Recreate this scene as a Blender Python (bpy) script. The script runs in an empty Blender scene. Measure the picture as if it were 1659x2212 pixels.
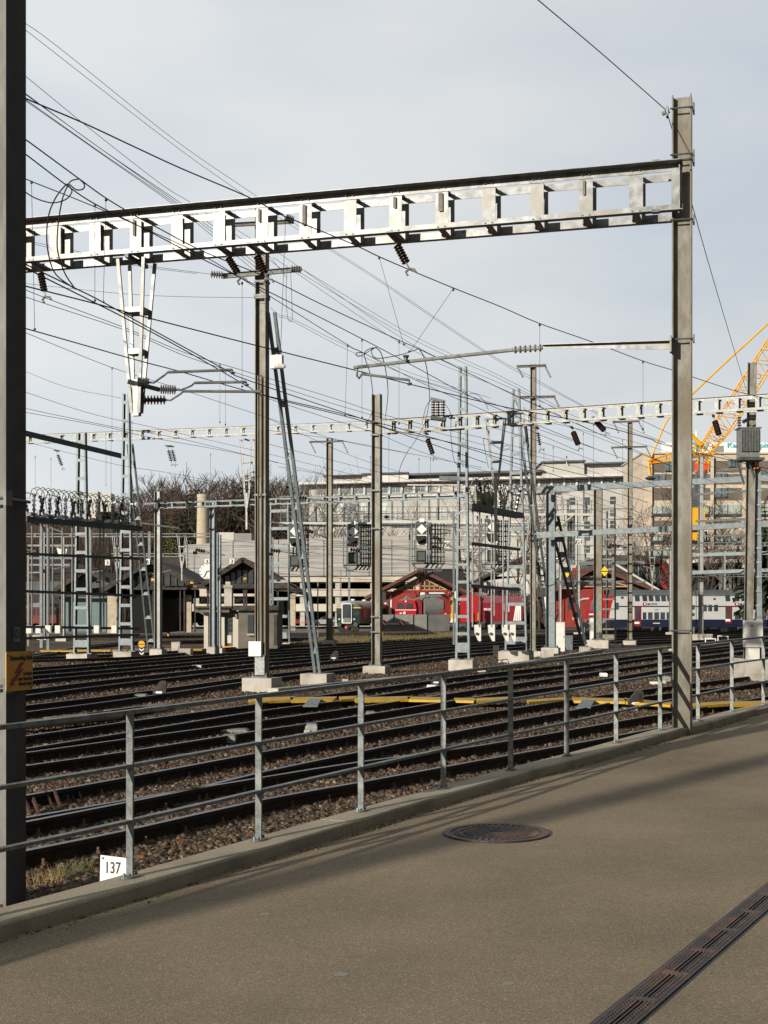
import bpy, math, random
import numpy as np
from mathutils import Vector, Matrix, noise as mnoise
random.seed(7); rng = np.random.default_rng(7)
C = bpy.context.scene.collection
sc = bpy.context.scene
R = math.radians
# ---------------------------------------------------------------- camera model (survey of the place)
F, CU, HV, CZ = 2949.0, 829.5, 1330.0, 2.0
def W(u, v, Y): return Vector(((u-CU)/F*Y, Y, CZ-(v-HV)/F*Y))
def G(u, v, z=0.0): return W(u, v, F*(CZ-z)/(v-HV))
def H(u, v, h): return W(u, v, F*h/(HV-v))
cam = bpy.data.cameras.new('camera'); camo = bpy.data.objects.new('camera', cam); C.objects.link(camo)
camo.location = (0, 0, CZ); camo.rotation_euler = (R(90), 0, 0)
cam.sensor_fit = 'VERTICAL'; cam.sensor_height = 36; cam.sensor_width = 27
cam.lens = F/2212*36; cam.shift_y = (HV-1106)/2212; cam.clip_start = .1; cam.clip_end = 6000
sc.camera = camo
# ---------------------------------------------------------------- mesh builder
def V3(p): return Vector(p)
class MB:
    def __init__(s): s.v = []; s.f = []; s.m = []; s.cur = 0
    def add(s, vs, fs):
        o = len(s.v); s.v += [tuple(p) for p in vs]
        for f in fs: s.f.append(tuple(i+o for i in f)); s.m.append(s.cur)
        return s
    def ob(s, c, a, b, d):            # centre + three half vectors
        c, a, b, d = V3(c), V3(a), V3(b), V3(d)
        if a.cross(b).dot(d) < 0: a = -a
        vs = [c-a-b-d, c+a-b-d, c+a+b-d, c-a+b-d, c-a-b+d, c+a-b+d, c+a+b+d, c-a+b+d]
        return s.add(vs, [(0,3,2,1),(4,5,6,7),(0,1,5,4),(1,2,6,5),(2,3,7,6),(3,0,4,7)])
    def box(s, lo, hi):
        lo, hi = V3(lo), V3(hi); c = (lo+hi)/2; h = (hi-lo)/2
        return s.ob(c, (h.x,0,0), (0,h.y,0), (0,0,h.z))
    def bar(s, p, q, w, h, side=None):  # w along side, h along the other
        p, q = V3(p), V3(q); d = q-p; L = d.length
        if L < 1e-6: return s
        d /= L
        if side is None: side = d.cross(Vector((0,0,1)))
        side = V3(side); side = side - d*side.dot(d)
        if side.length < 1e-5: side = Vector((1,0,0)) - d*d.x
        side.normalize(); up = d.cross(side)
        return s.ob((p+q)/2, d*L/2, side*w/2, up*h/2)
    def hsec(s, p, q, a, w=.26, d=.26, tf=.018, tw=.012):   # a = flange normal, d = depth along a, w = flange width
        p, q, a = V3(p), V3(q), V3(a).normalized(); ax = (q-p).normalized(); b = ax.cross(a).normalized()
        h = (q-p)/2; c = (p+q)/2
        s.ob(c+a*(d/2-tf/2), h, a*tf/2, b*w/2); s.ob(c-a*(d/2-tf/2), h, a*tf/2, b*w/2)
        return s.ob(c, h, a*(d/2-tf), b*tw/2)
    def usec(s, p, q, a, b, w=.08, d=.2, t=.012):   # channel: web in a-dir (depth d), flanges stick out along b by w
        p, q, a, b = V3(p), V3(q), V3(a).normalized(), V3(b).normalized(); h = (q-p)/2; c = (p+q)/2
        s.ob(c, h, a*(d/2-t), b*t/2)
        s.ob(c+a*(d/2-t/2)+b*(w/2-t/2), h, a*t/2, b*w/2); return s.ob(c-a*(d/2-t/2)+b*(w/2-t/2), h, a*t/2, b*w/2)
    def tube(s, pts, r, n=6, cap=True):
        pts = [V3(p) for p in pts]; k = len(pts)
        rs = r if isinstance(r, (list, tuple)) else [r]*k
        t0 = (pts[1]-pts[0]).normalized()
        u = t0.cross(Vector((0,0,1)))
        if u.length < 1e-3: u = t0.cross(Vector((1,0,0)))
        u.normalize(); vs = []
        for i, p in enumerate(pts):
            t = (pts[min(i+1,k-1)]-pts[max(i-1,0)])
            if t.length < 1e-9: t = t0.copy()
            t.normalize(); u = u - t*u.dot(t)
            if u.length < 1e-6: u = t.orthogonal()
            u.normalize(); w = t.cross(u)
            for j in range(n):
                a = 2*math.pi*j/n; vs.append(p + (u*math.cos(a)+w*math.sin(a))*rs[i])
        fs = []
        for i in range(k-1):
            for j in range(n): fs.append((i*n+j, i*n+(j+1)%n, (i+1)*n+(j+1)%n, (i+1)*n+j))
        if cap: fs.append(tuple(range(n-1,-1,-1))); fs.append(tuple((k-1)*n+j for j in range(n)))
        return s.add(vs, fs)
    def lathe(s, p, q, prof, n=10):     # prof: (t 0..1, r)
        p, q = V3(p), V3(q); return s.tube_var([p+(q-p)*t for t, _ in prof], [r for _, r in prof], (q-p).normalized(), n)
    def tube_var(s, pts, rs, ax, n):
        u = ax.orthogonal().normalized(); w = ax.cross(u); vs = []; k = len(pts)
        for p, r in zip(pts, rs):
            for j in range(n):
                a = 2*math.pi*j/n; vs.append(p+(u*math.cos(a)+w*math.sin(a))*r)
        fs = [(i*n+j, i*n+(j+1)%n, (i+1)*n+(j+1)%n, (i+1)*n+j) for i in range(k-1) for j in range(n)]
        fs += [tuple(range(n-1,-1,-1)), tuple((k-1)*n+j for j in range(n))]
        return s.add(vs, fs)
    def prism(s, poly, ext):            # planar polygon extruded by ext
        poly = [V3(p) for p in poly]; e = V3(ext); n = len(poly)
        nrm = Vector((0,0,0))
        for i in range(n): nrm += poly[i].cross(poly[(i+1)%n])
        if nrm.dot(e) < 0: poly = poly[::-1]
        vs = poly + [p+e for p in poly]
        fs = [tuple(range(n-1,-1,-1)), tuple(range(n, 2*n))]
        fs += [(i, (i+1)%n, (i+1)%n+n, i+n) for i in range(n)]
        return s.add(vs, fs)
    def face(s, poly): return s.add(poly, [tuple(range(len(poly)))])
    def insul(s, p, q, r=.07, n=6, core=.028, seg=10):
        prof = [(0, core)]
        for i in range(n):
            t = (i+.5)/n; d = .32/n
            prof += [(t-d, core), (t-d*.2, r), (t+d*.3, r*.96), (t+d, core)]
        prof.append((1, core)); return s.lathe(p, q, prof, seg)
def rawmesh(name, v, f, mi=None, loc=(0,0,0), smooth=False):
    me = bpy.data.meshes.new(name); l = V3(loc)
    me.from_pydata([(p[0]-l.x, p[1]-l.y, p[2]-l.z) for p in v], [], f)
    if mi and any(mi): me.polygons.foreach_set('material_index', mi)
    if smooth: me.polygons.foreach_set('use_smooth', [True]*len(me.polygons))
    me.update(); return me
def tag(o, label=None, cat=None, group=None, kind=None):
    if label: o['label'] = label
    if cat: o['category'] = cat
    if group: o['group'] = group
    if kind: o['kind'] = kind
    return o
def T(name, label, cat, loc=(0,0,0), group=None, rz=0):
    o = bpy.data.objects.new(name, None); C.objects.link(o); o.location = loc; o.rotation_euler = (0,0,rz)
    o.empty_display_size = .3; return tag(o, label, cat, group)
def P(name, mb, mat, parent=None, local=False, smooth=False, label=None):   # a part, built in world coordinates unless local
    loc = (0,0,0)
    if parent is not None and not local:
        q = parent
        while q is not None: loc = V3(loc)+q.location; q = q.parent
    me = rawmesh(name, mb.v, mb.f, mb.m, loc, smooth)
    for m in (mat if isinstance(mat, (list, tuple)) else [mat]): me.materials.append(m)
    o = bpy.data.objects.new(name, me); C.objects.link(o)
    if parent is not None: o.parent = parent
    if label: o['label'] = label
    return o
def S(name, mb, mat, label, cat, group=None, kind=None, smooth=False):       # a thing that is one mesh, origin at its base
    a = np.array(mb.v); loc = (float(a[:,0].mean()), float(a[:,1].mean()), float(a[:,2].min()))
    me = rawmesh(name, mb.v, mb.f, mb.m, loc, smooth)
    for m in (mat if isinstance(mat, (list, tuple)) else [mat]): me.materials.append(m)
    o = bpy.data.objects.new(name, me); o.location = loc; C.objects.link(o); return tag(o, label, cat, group, kind)
def dup(root, loc, label=None, rz=None, group=None):
    r = root.copy(); C.objects.link(r); r.location = loc
    if rz is not None: r.rotation_euler = (0,0,rz)
    if label: r['label'] = label
    if group: r['group'] = group
    for ch in list(root.children):
        c = ch.copy(); C.objects.link(c); c.parent = r
        for g in ch.children:
            d = g.copy(); C.objects.link(d); d.parent = c
    return r
def spline(pts, step=None, n=None):
    pts = [V3(p) for p in pts]
    if len(pts) == 2: pts = [pts[0], (pts[0]+pts[1])/2, pts[1]]
    ex = [pts[0]*2-pts[1]] + pts + [pts[-1]*2-pts[-2]]; out = []
    for i in range(1, len(ex)-2):
        p0, p1, p2, p3 = ex[i-1:i+3]; L = (p2-p1).length
        k = max(2, int(L/step)) if step else n
        for j in range(k):
            t = j/k
            out.append(.5*((2*p1)+(-p0+p2)*t+(2*p0-5*p1+4*p2-p3)*t*t+(-p0+3*p1-3*p2+p3)*t**3))
    out.append(ex[-2]); return out
# ---------------------------------------------------------------- materials
def M(name, c1, c2=None, scale=4, rough=.6, metal=0., bump=0., detail=5, lo=.35, hi=.65, spec=.5, stretch=None, c3=None, s3=1.2, bscale=None, rnd=0):
    m = bpy.data.materials.new(name); m.use_nodes = True; nt = m.node_tree; N = nt.nodes; L = nt.links
    b = N['Principled BSDF']; b.inputs['Roughness'].default_value = rough; b.inputs['Metallic'].default_value = metal
    b.inputs['Specular IOR Level'].default_value = spec; b.inputs['Base Color'].default_value = (*c1, 1)
    if c2 is None and not bump: return m
    tc = N.new('ShaderNodeTexCoord'); vec = tc.outputs['Object']
    if rnd:
        oi = N.new('ShaderNodeObjectInfo'); ad = N.new('ShaderNodeVectorMath'); ad.operation = 'ADD'
        sc_ = N.new('ShaderNodeMath'); sc_.operation = 'MULTIPLY'; sc_.inputs[1].default_value = 50; L.new(oi.outputs['Random'], sc_.inputs[0])
        L.new(vec, ad.inputs[0]); L.new(sc_.outputs[0], ad.inputs[1]); vec = ad.outputs[0]
    if stretch:
        mp = N.new('ShaderNodeMapping'); mp.inputs['Scale'].default_value = stretch; L.new(vec, mp.inputs[0]); vec = mp.outputs[0]
    nz = N.new('ShaderNodeTexNoise'); nz.inputs['Scale'].default_value = scale; nz.inputs['Detail'].default_value = detail; nz.inputs['Roughness'].default_value = .62
    L.new(vec, nz.inputs['Vector'])
    if c2 is not None:
        cr = N.new('ShaderNodeValToRGB'); cr.color_ramp.elements[0].position = lo; cr.color_ramp.elements[1].position = hi
        cr.color_ramp.elements[0].color = (*c1, 1); cr.color_ramp.elements[1].color = (*c2, 1); L.new(nz.outputs['Fac'], cr.inputs[0]); out = cr.outputs[0]
        if c3 is not None:
            n2 = N.new('ShaderNodeTexNoise'); n2.inputs['Scale'].default_value = s3; n2.inputs['Detail'].default_value = 4; L.new(vec, n2.inputs['Vector'])
            r2 = N.new('ShaderNodeValToRGB'); r2.color_ramp.elements[0].position = .48; r2.color_ramp.elements[1].position = .68; L.new(n2.outputs['Fac'], r2.inputs[0])
            mx = N.new('ShaderNodeMix'); mx.data_type = 'RGBA'; L.new(r2.outputs[0], mx.inputs[0]); L.new(out, mx.inputs[6]); mx.inputs[7].default_value = (*c3, 1); out = mx.outputs[2]
        L.new(out, b.inputs['Base Color'])
    if bump:
        bp = N.new('ShaderNodeBump'); bp.inputs['Strength'].default_value = bump; bp.inputs['Distance'].default_value = .02
        src = nz
        if bscale:
            src = N.new('ShaderNodeTexNoise'); src.inputs['Scale'].default_value = bscale; src.inputs['Detail'].default_value = 4; L.new(tc.outputs['Object'], src.inputs['Vector'])
        L.new(src.outputs['Fac'], bp.inputs['Height']); L.new(bp.outputs[0], b.inputs['Normal'])
    return m
m_galv = M('galvanised_steel', (.17,.183,.185), (.27,.285,.282), 14, .5, .3, .08, lo=.4, hi=.6, c3=(.2,.19,.16), s3=2.5, rnd=1)
m_galvL = M('galvanised_bright', (.11,.118,.12), (.25,.262,.27), 6, .42, .3, .04, lo=.36, hi=.64, c3=(.17,.16,.14), s3=1.6, rnd=1)
m_galvB = M('galvanised_blue_grey', (.13,.158,.172), (.2,.235,.25), 6, .55, .25, 0, rnd=1)
m_galvW = M('weathered_steel', (.12,.113,.09), (.205,.2,.172), 9, .55, .25, .06, lo=.38, hi=.62, stretch=(1,1,.35), c3=(.115,.085,.05), s3=1.5, rnd=1)
m_galvD = M('dark_steel', (.06,.07,.075), (.12,.135,.14), 6, .5, .4, 0)
m_rail_post = M('railing_steel', (.12,.135,.138), (.19,.21,.208), 26, .5, .3, .08, lo=.42, hi=.58, c3=(.25,.265,.26), s3=9, rnd=1)
m_conc = M('concrete', (.4,.37,.32), (.56,.53,.47), 3, .85, 0, .25, c3=(.3,.27,.22), s3=1.5, bscale=25, rnd=1)
m_kerb = M('kerb_concrete', (.32,.272,.19), (.46,.395,.285), 60, .9, 0, .12, detail=8, c3=(.27,.235,.175), s3=2, bscale=120)
m_railside = M('rail_side', (.02,.014,.01), (.045,.03,.021), 8, .8, 0, .1)
m_railtop = M('rail_head', (.06,.066,.075), (.13,.14,.155), 3, .3, .8, 0, stretch=(1,1,1))
m_rust = M('rust', (.05,.022,.014), (.1,.045,.028), 12, .85, 0, .2)
m_sleeper = M('steel_sleeper', (.05,.03,.026), (.085,.052,.044), 9, .85, 0, .2, rnd=1)
m_clip = M('rail_clip', (.1,.06,.035), (.2,.13,.08), 12, .8)
m_wire = M('wire_black', (.012,.012,.015), None, rough=.6)
m_wireb = M('wire_copper', (.03,.025,.025), None, rough=.5, metal=.3)
m_insB = M('insulator_brown', (.03,.015,.01), (.05,.026,.018), 5, .25)
m_insG = M('insulator_grey', (.2,.2,.19), (.3,.3,.28), 5, .4)
m_insR = M('insulator_red_brown', (.035,.018,.015), (.05,.026,.022), 5, .25)
m_white = M('white_paint', (.68,.67,.62), (.78,.77,.73), 3, .5, 0, 0, c3=(.6,.58,.5), s3=1)
m_whitep = M('sign_white', (.8,.8,.78), None, rough=.4)
m_black = M('black_paint', (.012,.012,.012), None, rough=.5)
m_yellow = M('yellow_paint', (.78,.42,.01), (.66,.35,.01), 8, .5)
m_glass = M('dark_glass', (.02,.025,.03), None, rough=.08, spec=.8)
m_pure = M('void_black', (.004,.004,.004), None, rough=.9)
# ---------------------------------------------------------------- light and sky
SUN_AZ, SUN_EL = R(38.6), R(13.6)     # light travels towards azimuth 37 deg right of the view axis
wd = bpy.data.worlds.new('World'); sc.world = wd; wd.use_nodes = True
nt = wd.node_tree; N = nt.nodes; L = nt.links; N.clear()
sky = N.new('ShaderNodeTexSky'); sky.sky_type = 'NISHITA'; sky.sun_disc = False
sky.sun_elevation = SUN_EL; sky.sun_rotation = R(180)+SUN_AZ
sky.dust_density = 2.5; sky.air_density = 1.2
tc = N.new('ShaderNodeTexCoord')
sep = N.new('ShaderNodeSeparateXYZ'); L.new(tc.outputs['Generated'], sep.inputs[0])
mp = N.new('ShaderNodeMapping'); mp.inputs['Scale'].default_value = (1,1,3.2); mp.inputs['Rotation'].default_value = (0,R(18),0)
L.new(tc.outputs['Generated'], mp.inputs[0])
nz = N.new('ShaderNodeTexNoise'); nz.inputs['Scale'].default_value = 2.1; nz.inputs['Detail'].default_value = 5; nz.inputs['Roughness'].default_value = .45
L.new(mp.outputs[0], nz.inputs[0])
cr = N.new('ShaderNodeValToRGB'); e = cr.color_ramp.elements
e[0].position = .4; e[0].color = (6.35,7.0,7.8,1); e[1].position = .58; e[1].color = (8.2,8.4,8.55,1)
L.new(nz.outputs['Fac'], cr.inputs[0])
# sky fades slightly rightwards; unseen parts behind and far right darkened to deepen shade
rx = N.new('ShaderNodeMapRange'); rx.inputs[1].default_value = -.3; rx.inputs[2].default_value = .35; rx.inputs[3].default_value = 1.04; rx.inputs[4].default_value = .87
L.new(sep.outputs[0], rx.inputs[0])
ry = N.new('ShaderNodeMapRange'); ry.interpolation_type = 'SMOOTHSTEP'; ry.inputs[1].default_value = .25; ry.inputs[2].default_value = .8; ry.inputs[3].default_value = .42; ry.inputs[4].default_value = 1
L.new(sep.outputs[1], ry.inputs[0])
mu0 = N.new('ShaderNodeMath'); mu0.operation = 'MULTIPLY'; L.new(rx.outputs[0], mu0.inputs[0]); L.new(ry.outputs[0], mu0.inputs[1])
rr = N.new('ShaderNodeMapRange'); rr.interpolation_type = 'SMOOTHSTEP'; rr.inputs[1].default_value = .32; rr.inputs[2].default_value = .75; rr.inputs[3].default_value = 1; rr.inputs[4].default_value = .1; L.new(sep.outputs[0], rr.inputs[0])
mu = N.new('ShaderNodeMath'); mu.operation = 'MULTIPLY'; L.new(mu0.outputs[0], mu.inputs[0]); L.new(rr.outputs[0], mu.inputs[1])
vm = N.new('ShaderNodeVectorMath'); vm.operation = 'SCALE'; L.new(cr.outputs[0], vm.inputs[0]); L.new(mu.outputs[0], vm.inputs['Scale'])
mx = N.new('ShaderNodeMix'); mx.data_type = 'RGBA'; mx.inputs[0].default_value = .9
L.new(sky.outputs[0], mx.inputs[6]); L.new(vm.outputs[0], mx.inputs[7])
bg = N.new('ShaderNodeBackground'); bg.inputs['Strength'].default_value = .1; L.new(mx.outputs[2], bg.inputs[0])
wo = N.new('ShaderNodeOutputWorld'); L.new(bg.outputs[0], wo.inputs[0])
sl = bpy.data.lights.new('sun', 'SUN'); sl.energy = 5; sl.angle = R(.5); sl.color = (1,.92,.79)
so = bpy.data.objects.new('sun', sl); C.objects.link(so)
d = Vector((math.sin(SUN_AZ)*math.cos(SUN_EL), math.cos(SUN_AZ)*math.cos(SUN_EL), -math.sin(SUN_EL)))
so.rotation_euler = d.to_track_quat('-Z', 'Y').to_euler(); so.location = (-20,-20,20)
sc.view_settings.view_transform = 'Standard'; sc.view_settings.look = 'None'; sc.view_settings.exposure = 0
try:
    sc.cycles.max_bounces = 5; sc.cycles.diffuse_bounces = 2; sc.cycles.glossy_bounces = 2
except Exception: pass
# ---------------------------------------------------------------- ground materials
def ground_mat():
    m = bpy.data.materials.new('ballast_ground'); m.use_nodes = True; nt = m.node_tree; N = nt.nodes; L = nt.links; b = N['Principled BSDF']
    b.inputs['Roughness'].default_value = .95; b.inputs['Specular IOR Level'].default_value = .2
    tc = N.new('ShaderNodeTexCoord')
    vo = N.new('ShaderNodeTexVoronoi'); vo.inputs['Scale'].default_value = 17; L.new(tc.outputs['Object'], vo.inputs[0])
    cr = N.new('ShaderNodeValToRGB'); cr.color_ramp.interpolation = 'LINEAR'; e = cr.color_ramp.elements
    e[0].position = 0; e[0].color = (.045,.035,.028,1); e[1].position = 1; e[1].color = (.34,.27,.2,1)
    k = cr.color_ramp.elements.new(.55); k.color = (.11,.085,.065,1)
    sp = N.new('ShaderNodeSeparateColor'); L.new(vo.outputs['Color'], sp.inputs[0]); L.new(sp.outputs[0], cr.inputs[0])
    n1 = N.new('ShaderNodeTexNoise'); n1.inputs['Scale'].default_value = .12; n1.inputs['Detail'].default_value = 5; L.new(tc.outputs['Object'], n1.inputs[0])
    r1 = N.new('ShaderNodeValToRGB'); r1.color_ramp.elements[0].position = .42; r1.color_ramp.elements[1].position = .6; L.new(n1.outputs['Fac'], r1.inputs[0])
    mx = N.new('ShaderNodeMix'); mx.data_type = 'RGBA'; mx.blend_type = 'MULTIPLY'; mx.inputs[7].default_value = (.62,.55,.5,1)
    L.new(r1.outputs[0], mx.inputs[0]); L.new(cr.outputs[0], mx.inputs[6]); L.new(mx.outputs[2], b.inputs['Base Color'])
    bp = N.new('ShaderNodeBump'); bp.inputs['Strength'].default_value = 1; bp.inputs['Distance'].default_value = .06; bp.invert = True
    L.new(vo.outputs['Distance'], bp.inputs['Height']); L.new(bp.outputs[0], b.inputs['Normal']); return m
m_ballast = ground_mat()
def asphalt_mat():
    m = bpy.data.materials.new('asphalt'); m.use_nodes = True; nt = m.node_tree; N = nt.nodes; L = nt.links; b = N['Principled BSDF']
    b.inputs['Roughness'].default_value = .9; b.inputs['Specular IOR Level'].default_value = .25
    tc = N.new('ShaderNodeTexCoord')
    vo = N.new('ShaderNodeTexVoronoi'); vo.inputs['Scale'].default_value = 170; L.new(tc.outputs['Object'], vo.inputs[0])
    sp = N.new('ShaderNodeSeparateColor'); L.new(vo.outputs['Color'], sp.inputs[0])
    cr = N.new('ShaderNodeValToRGB'); e = cr.color_ramp.elements
    e[0].position = 0; e[0].color = (.195,.152,.1,1); e[1].position = .88; e[1].color = (.312,.247,.166,1)
    k = e.new(.98); k.color = (.48,.41,.27,1)
    L.new(sp.outputs[0], cr.inputs[0])
    n1 = N.new('ShaderNodeTexNoise'); n1.inputs['Scale'].default_value = .5; n1.inputs['Detail'].default_value = 8; n1.inputs['Roughness'].default_value = .65; L.new(tc.outputs['Object'], n1.inputs[0])
    mr = N.new('ShaderNodeMapRange'); mr.inputs[1].default_value = .3; mr.inputs[2].default_value = .7; mr.inputs[3].default_value = .76; mr.inputs[4].default_value = 1.2; L.new(n1.outputs['Fac'], mr.inputs[0])
    vm = N.new('ShaderNodeVectorMath'); vm.operation = 'SCALE'; L.new(cr.outputs[0], vm.inputs[0]); L.new(mr.outputs[0], vm.inputs['Scale'])
    L.new(vm.outputs[0], b.inputs['Base Color'])
    bp = N.new('ShaderNodeBump'); bp.inputs['Strength'].default_value = .55; bp.inputs['Distance'].default_value = .004; L.new(vo.outputs['Distance'], bp.inputs['Height']); L.new(bp.outputs[0], b.inputs['Normal']); return m
m_asph = asphalt_mat()
m_moss = M('mossy_gravel', (.1,.07,.03), (.19,.15,.07), 3, .95, 0, .6, c3=(.07,.07,.025), s3=.6, bscale=30)
m_fine = M('fine_gravel', (.14,.13,.12), (.24,.22,.2), 60, .95, 0, .5, c3=(.12,.11,.09), s3=.8, bscale=90)
m_grass = M('dry_grass', (.09,.08,.03), (.2,.15,.07), 5, .9)
m_plank = M('old_timber', (.12,.1,.075), (.24,.2,.15), 12, .9, 0, .3, stretch=(1,8,1))
# ground: one sheet to the horizon
mb = MB(); mb.face([(-3000,-200,0),(3000,-200,0),(3000,4000,0),(-3000,4000,0)])
tag(P('ground', mb, m_ballast), kind='structure')
# ---------------------------------------------------------------- walkway and kerb
TD = Vector((.514,.857,0)); ND = Vector((.857,-.514,0))
def kerb_z(t): return CZ-(1.724-.01895*(min(max(t,-6),40)-6.85))
PU = [281,559,780,958,1103,1224,1331,1426,1508,1581,1649]; PV = [1895,1815,1752,1703,1663,1632,1603,1577,1557,1537,1522]
post = []
for i,(u,v) in enumerate(zip(PU,PV)):
    drop = 1.724-.0287*i; Y = F*drop/(v-HV); post.append(Vector(((u-CU)/F*Y, Y, CZ-drop)))
ln = [post[0]-TD*1.5*k for k in range(9,0,-1)] + post
dl = (post[-1]-post[-3])/2; dl.z = 0; ln += [post[-1]+dl*k for k in range(1,9)]
def with_z(p, off=0): t = p.x*TD.x+p.y*TD.y; return Vector((p.x, p.y, kerb_z(t)+off))
cline = spline([with_z(p) for p in ln], step=.25)
def offset(line, d):
    out = []
    for i,p in enumerate(line):
        t = line[min(i+1,len(line)-1)]-line[max(i-1,0)]; t.z = 0; t.normalize(); out.append(p+Vector((t.y,-t.x,0))*d)
    return out
def sweep_profile(mb, line, prof):      # prof: (offset, dz) closed loop
    n = len(prof); cols = [offset(line, o) for o,_ in prof]; vs = []
    for i in range(len(line)):
        for j,(o,dz) in enumerate(prof): q = cols[j][i]; vs.append((q.x,q.y,q.z+dz))
    fs = [(i*n+j,(i+1)*n+j,(i+1)*n+(j+1)%n,i*n+(j+1)%n) for i in range(len(line)-1) for j in range(n)]
    fs += [tuple(range(n)), tuple((len(line)-1)*n+j for j in range(n-1,-1,-1))]
    mb.add(vs, fs)
# kerb in cast lengths with open joints
kr = T('kerb', None, None); kr['kind'] = 'structure'
jt = [0]; acc = 0
for i in range(1,len(cline)):
    acc += (cline[i]-cline[i-1]).length
    if acc >= 6.0: jt.append(i); acc = 0
jt[-1] = len(cline)-1
ki = min(range(len(cline)), key=lambda i: abs(CU+cline[i].x/max(cline[i].y,.1)*F-700)+(1e6 if cline[i].y < 1 else 0))
mbk = MB()
shift = 9
bnds = [0]+[k for k in range(ki%24, len(cline)-1, 24) if k > 3]+[len(cline)-1]
for a,b in zip(bnds[:-1], bnds[1:]):
    seg = [p.copy() for p in cline[a:b+1]]
    if len(seg) > 2:
        seg[0] = seg[0].lerp(seg[1], .03); seg[-1] = seg[-1].lerp(seg[-2], .03)
    sweep_profile(mbk, seg, [(-.1,-.9),(-.1,-.008),(-.092,0),(.2,0),(.215,-.012),(.222,-.9)])
P('kerb_stones', mbk, m_kerb, kr)
# walkway: a sloped sheet that meets the kerb
edge = offset(cline, .2); mbp = MB(); rows = []
DR = [0,.6,1.5,3,5,8,12,18,30]
vs = []
for e in edge:
    t = e.x*TD.x+e.y*TD.y
    for dd in DR: p = e+ND*dd; vs.append((p.x,p.y,max(.03, kerb_z(t)-.09)))
n = len(DR); fs = [(i*n+j, i*n+j+1,(i+1)*n+j+1,(i+1)*n+j) for i in range(len(edge)-1) for j in range(n-1)]
mbp.add(vs, fs); tag(P('path', mbp, m_asph), kind='structure')
def PG(u, v, dz=0):                     # a point on the walkway from a sight line
    d = Vector(((u-CU)/F, 1, -(v-HV)/F)); g = .01895
    # z = CZ-1.814+g*(t-6.85)
    A = d.z - g*(d.x*TD.x+d.y*TD.y); s = (-1.814-g*6.85)/A
    p = Vector((0,0,CZ))+d*s; p.z += dz; return p
# ---------------------------------------------------------------- railing
rail = T('railing', 'grey galvanised three-bar pedestrian railing on the concrete kerb beside the walkway', 'railing', post[0])
rl = [with_z(post[0]-TD*1.5*k) for k in range(5,0,-1)] + [with_z(p)*1 for p in post] + [with_z(post[-1]+dl*k) for k in range(1,5)]
for i,p in enumerate(post): rl[5+i] = p.copy()
def tan_at(i):
    t = rl[min(i+1,len(rl)-1)]-rl[max(i-1,0)]; t.z = 0; return t.normalized()
for i,p in enumerate(rl):
    if i < 4: continue
    t = tan_at(i); s = Vector((t.y,-t.x,0)); mb = MB()
    mb.ob(p+Vector((0,0,.545)), t*.008, s*.027, (0,0,.535))
    o = P('post', mb, m_rail_post, rail); mb = MB()
    mb.prism([p+s*(.055*math.cos(a))+t*(.085*math.sin(a))+Vector((0,0,.001)) for a in [k*math.pi/10 for k in range(20)]], (0,0,.012))
    for q in (-1,1): mb.lathe(p+t*.06*q+Vector((0,0,.012)), p+t*.06*q+Vector((0,0,.035)), [(0,.011),(1,.009)], 6)
    P('base_plate', mb, m_rail_post, o)
for nm,hh,th in (('handrail',1.09,.014),('middle_rail',.735,.011),('lower_rail',.37,.011)):
    ln2 = spline([p+Vector((0,0,hh)) for p in rl], step=.5); mb = MB()
    sweep_profile(mb, ln2, [(-.027,-th),(-.027,th),(.027,th),(.027,-th)])
    P(nm, mb, m_rail_post, rail)
    if nm == 'handrail': continue
# ---------------------------------------------------------------- manhole cover and drain
mc = PG(1072, 1800); Rm = (PG(1188,1800)-PG(957,1800)).length/2
zu = Vector((-.01895*TD.x, -.01895*TD.y, 1)).normalized(); xu = Vector((1,0,.01895*TD.x)).normalized(); yu = zu.cross(xu)
def disc(mb, c, r0, r1, z0, z1, n=48):
    vs = []; 
    for r,z in ((r0,z0),(r0,z1),(r1,z1),(r1,z0)):
        for k in range(n): a = 2*math.pi*k/n; vs.append(c+xu*r*math.cos(a)+yu*r*math.sin(a)+zu*z)
    fs = []
    for q in range(3):
        for k in range(n): fs.append((q*n+k, q*n+(k+1)%n, (q+1)*n+(k+1)%n, (q+1)*n+k))
    mb.add(vs, [tuple(reversed(f)) for f in fs])
m_iron = M('cast_iron', (.035,.027,.024), (.08,.055,.045), 30, .55, .3, .3, c3=(.16,.075,.04), s3=4)
mh = T('manhole_cover', 'round rusty cast iron manhole cover with raised pattern in the asphalt walkway', 'manhole cover', mc)
mb = MB(); disc(mb, mc, Rm*.86, Rm, .001, .012); P('frame', mb, m_iron, mh)
mb = MB(); disc(mb, mc, Rm*.99, Rm*1.035, .0002, .0015); P('bitumen_seal', mb, m_black, mh)
mb = MB(); disc(mb, mc, .001, Rm*.845, .0, .005)
for ix in range(-12,13):
    for iy in range(-12,13):
        x = (ix+.5*(iy%2))*Rm*.085; y = iy*Rm*.075; r = math.hypot(x,y)
        if r < Rm*.62 and r > Rm*.12: mb.ob(mc+xu*x+yu*y+zu*.008, xu*Rm*.028, yu*Rm*.026, zu*.004)
for k in range(40):
    a = 2*math.pi*k/40
    d1 = xu*math.cos(a)+yu*math.sin(a); d2 = zu.cross(d1)
    mb.ob(mc+d1*Rm*.74+zu*.008, d1*Rm*.06, d2*Rm*.035, zu*.004)
P('lid', mb, m_iron, mh)
dA, dB = PG(1330,2212), PG(1659,1937)   # channel axis
dd = (dB-dA).normalized(); side = zu.cross(dd).normalized(); wch = .5*(PG(1380,2212)-PG(1285,2212)).dot(side)
wch = abs(wch)*1.02
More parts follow.
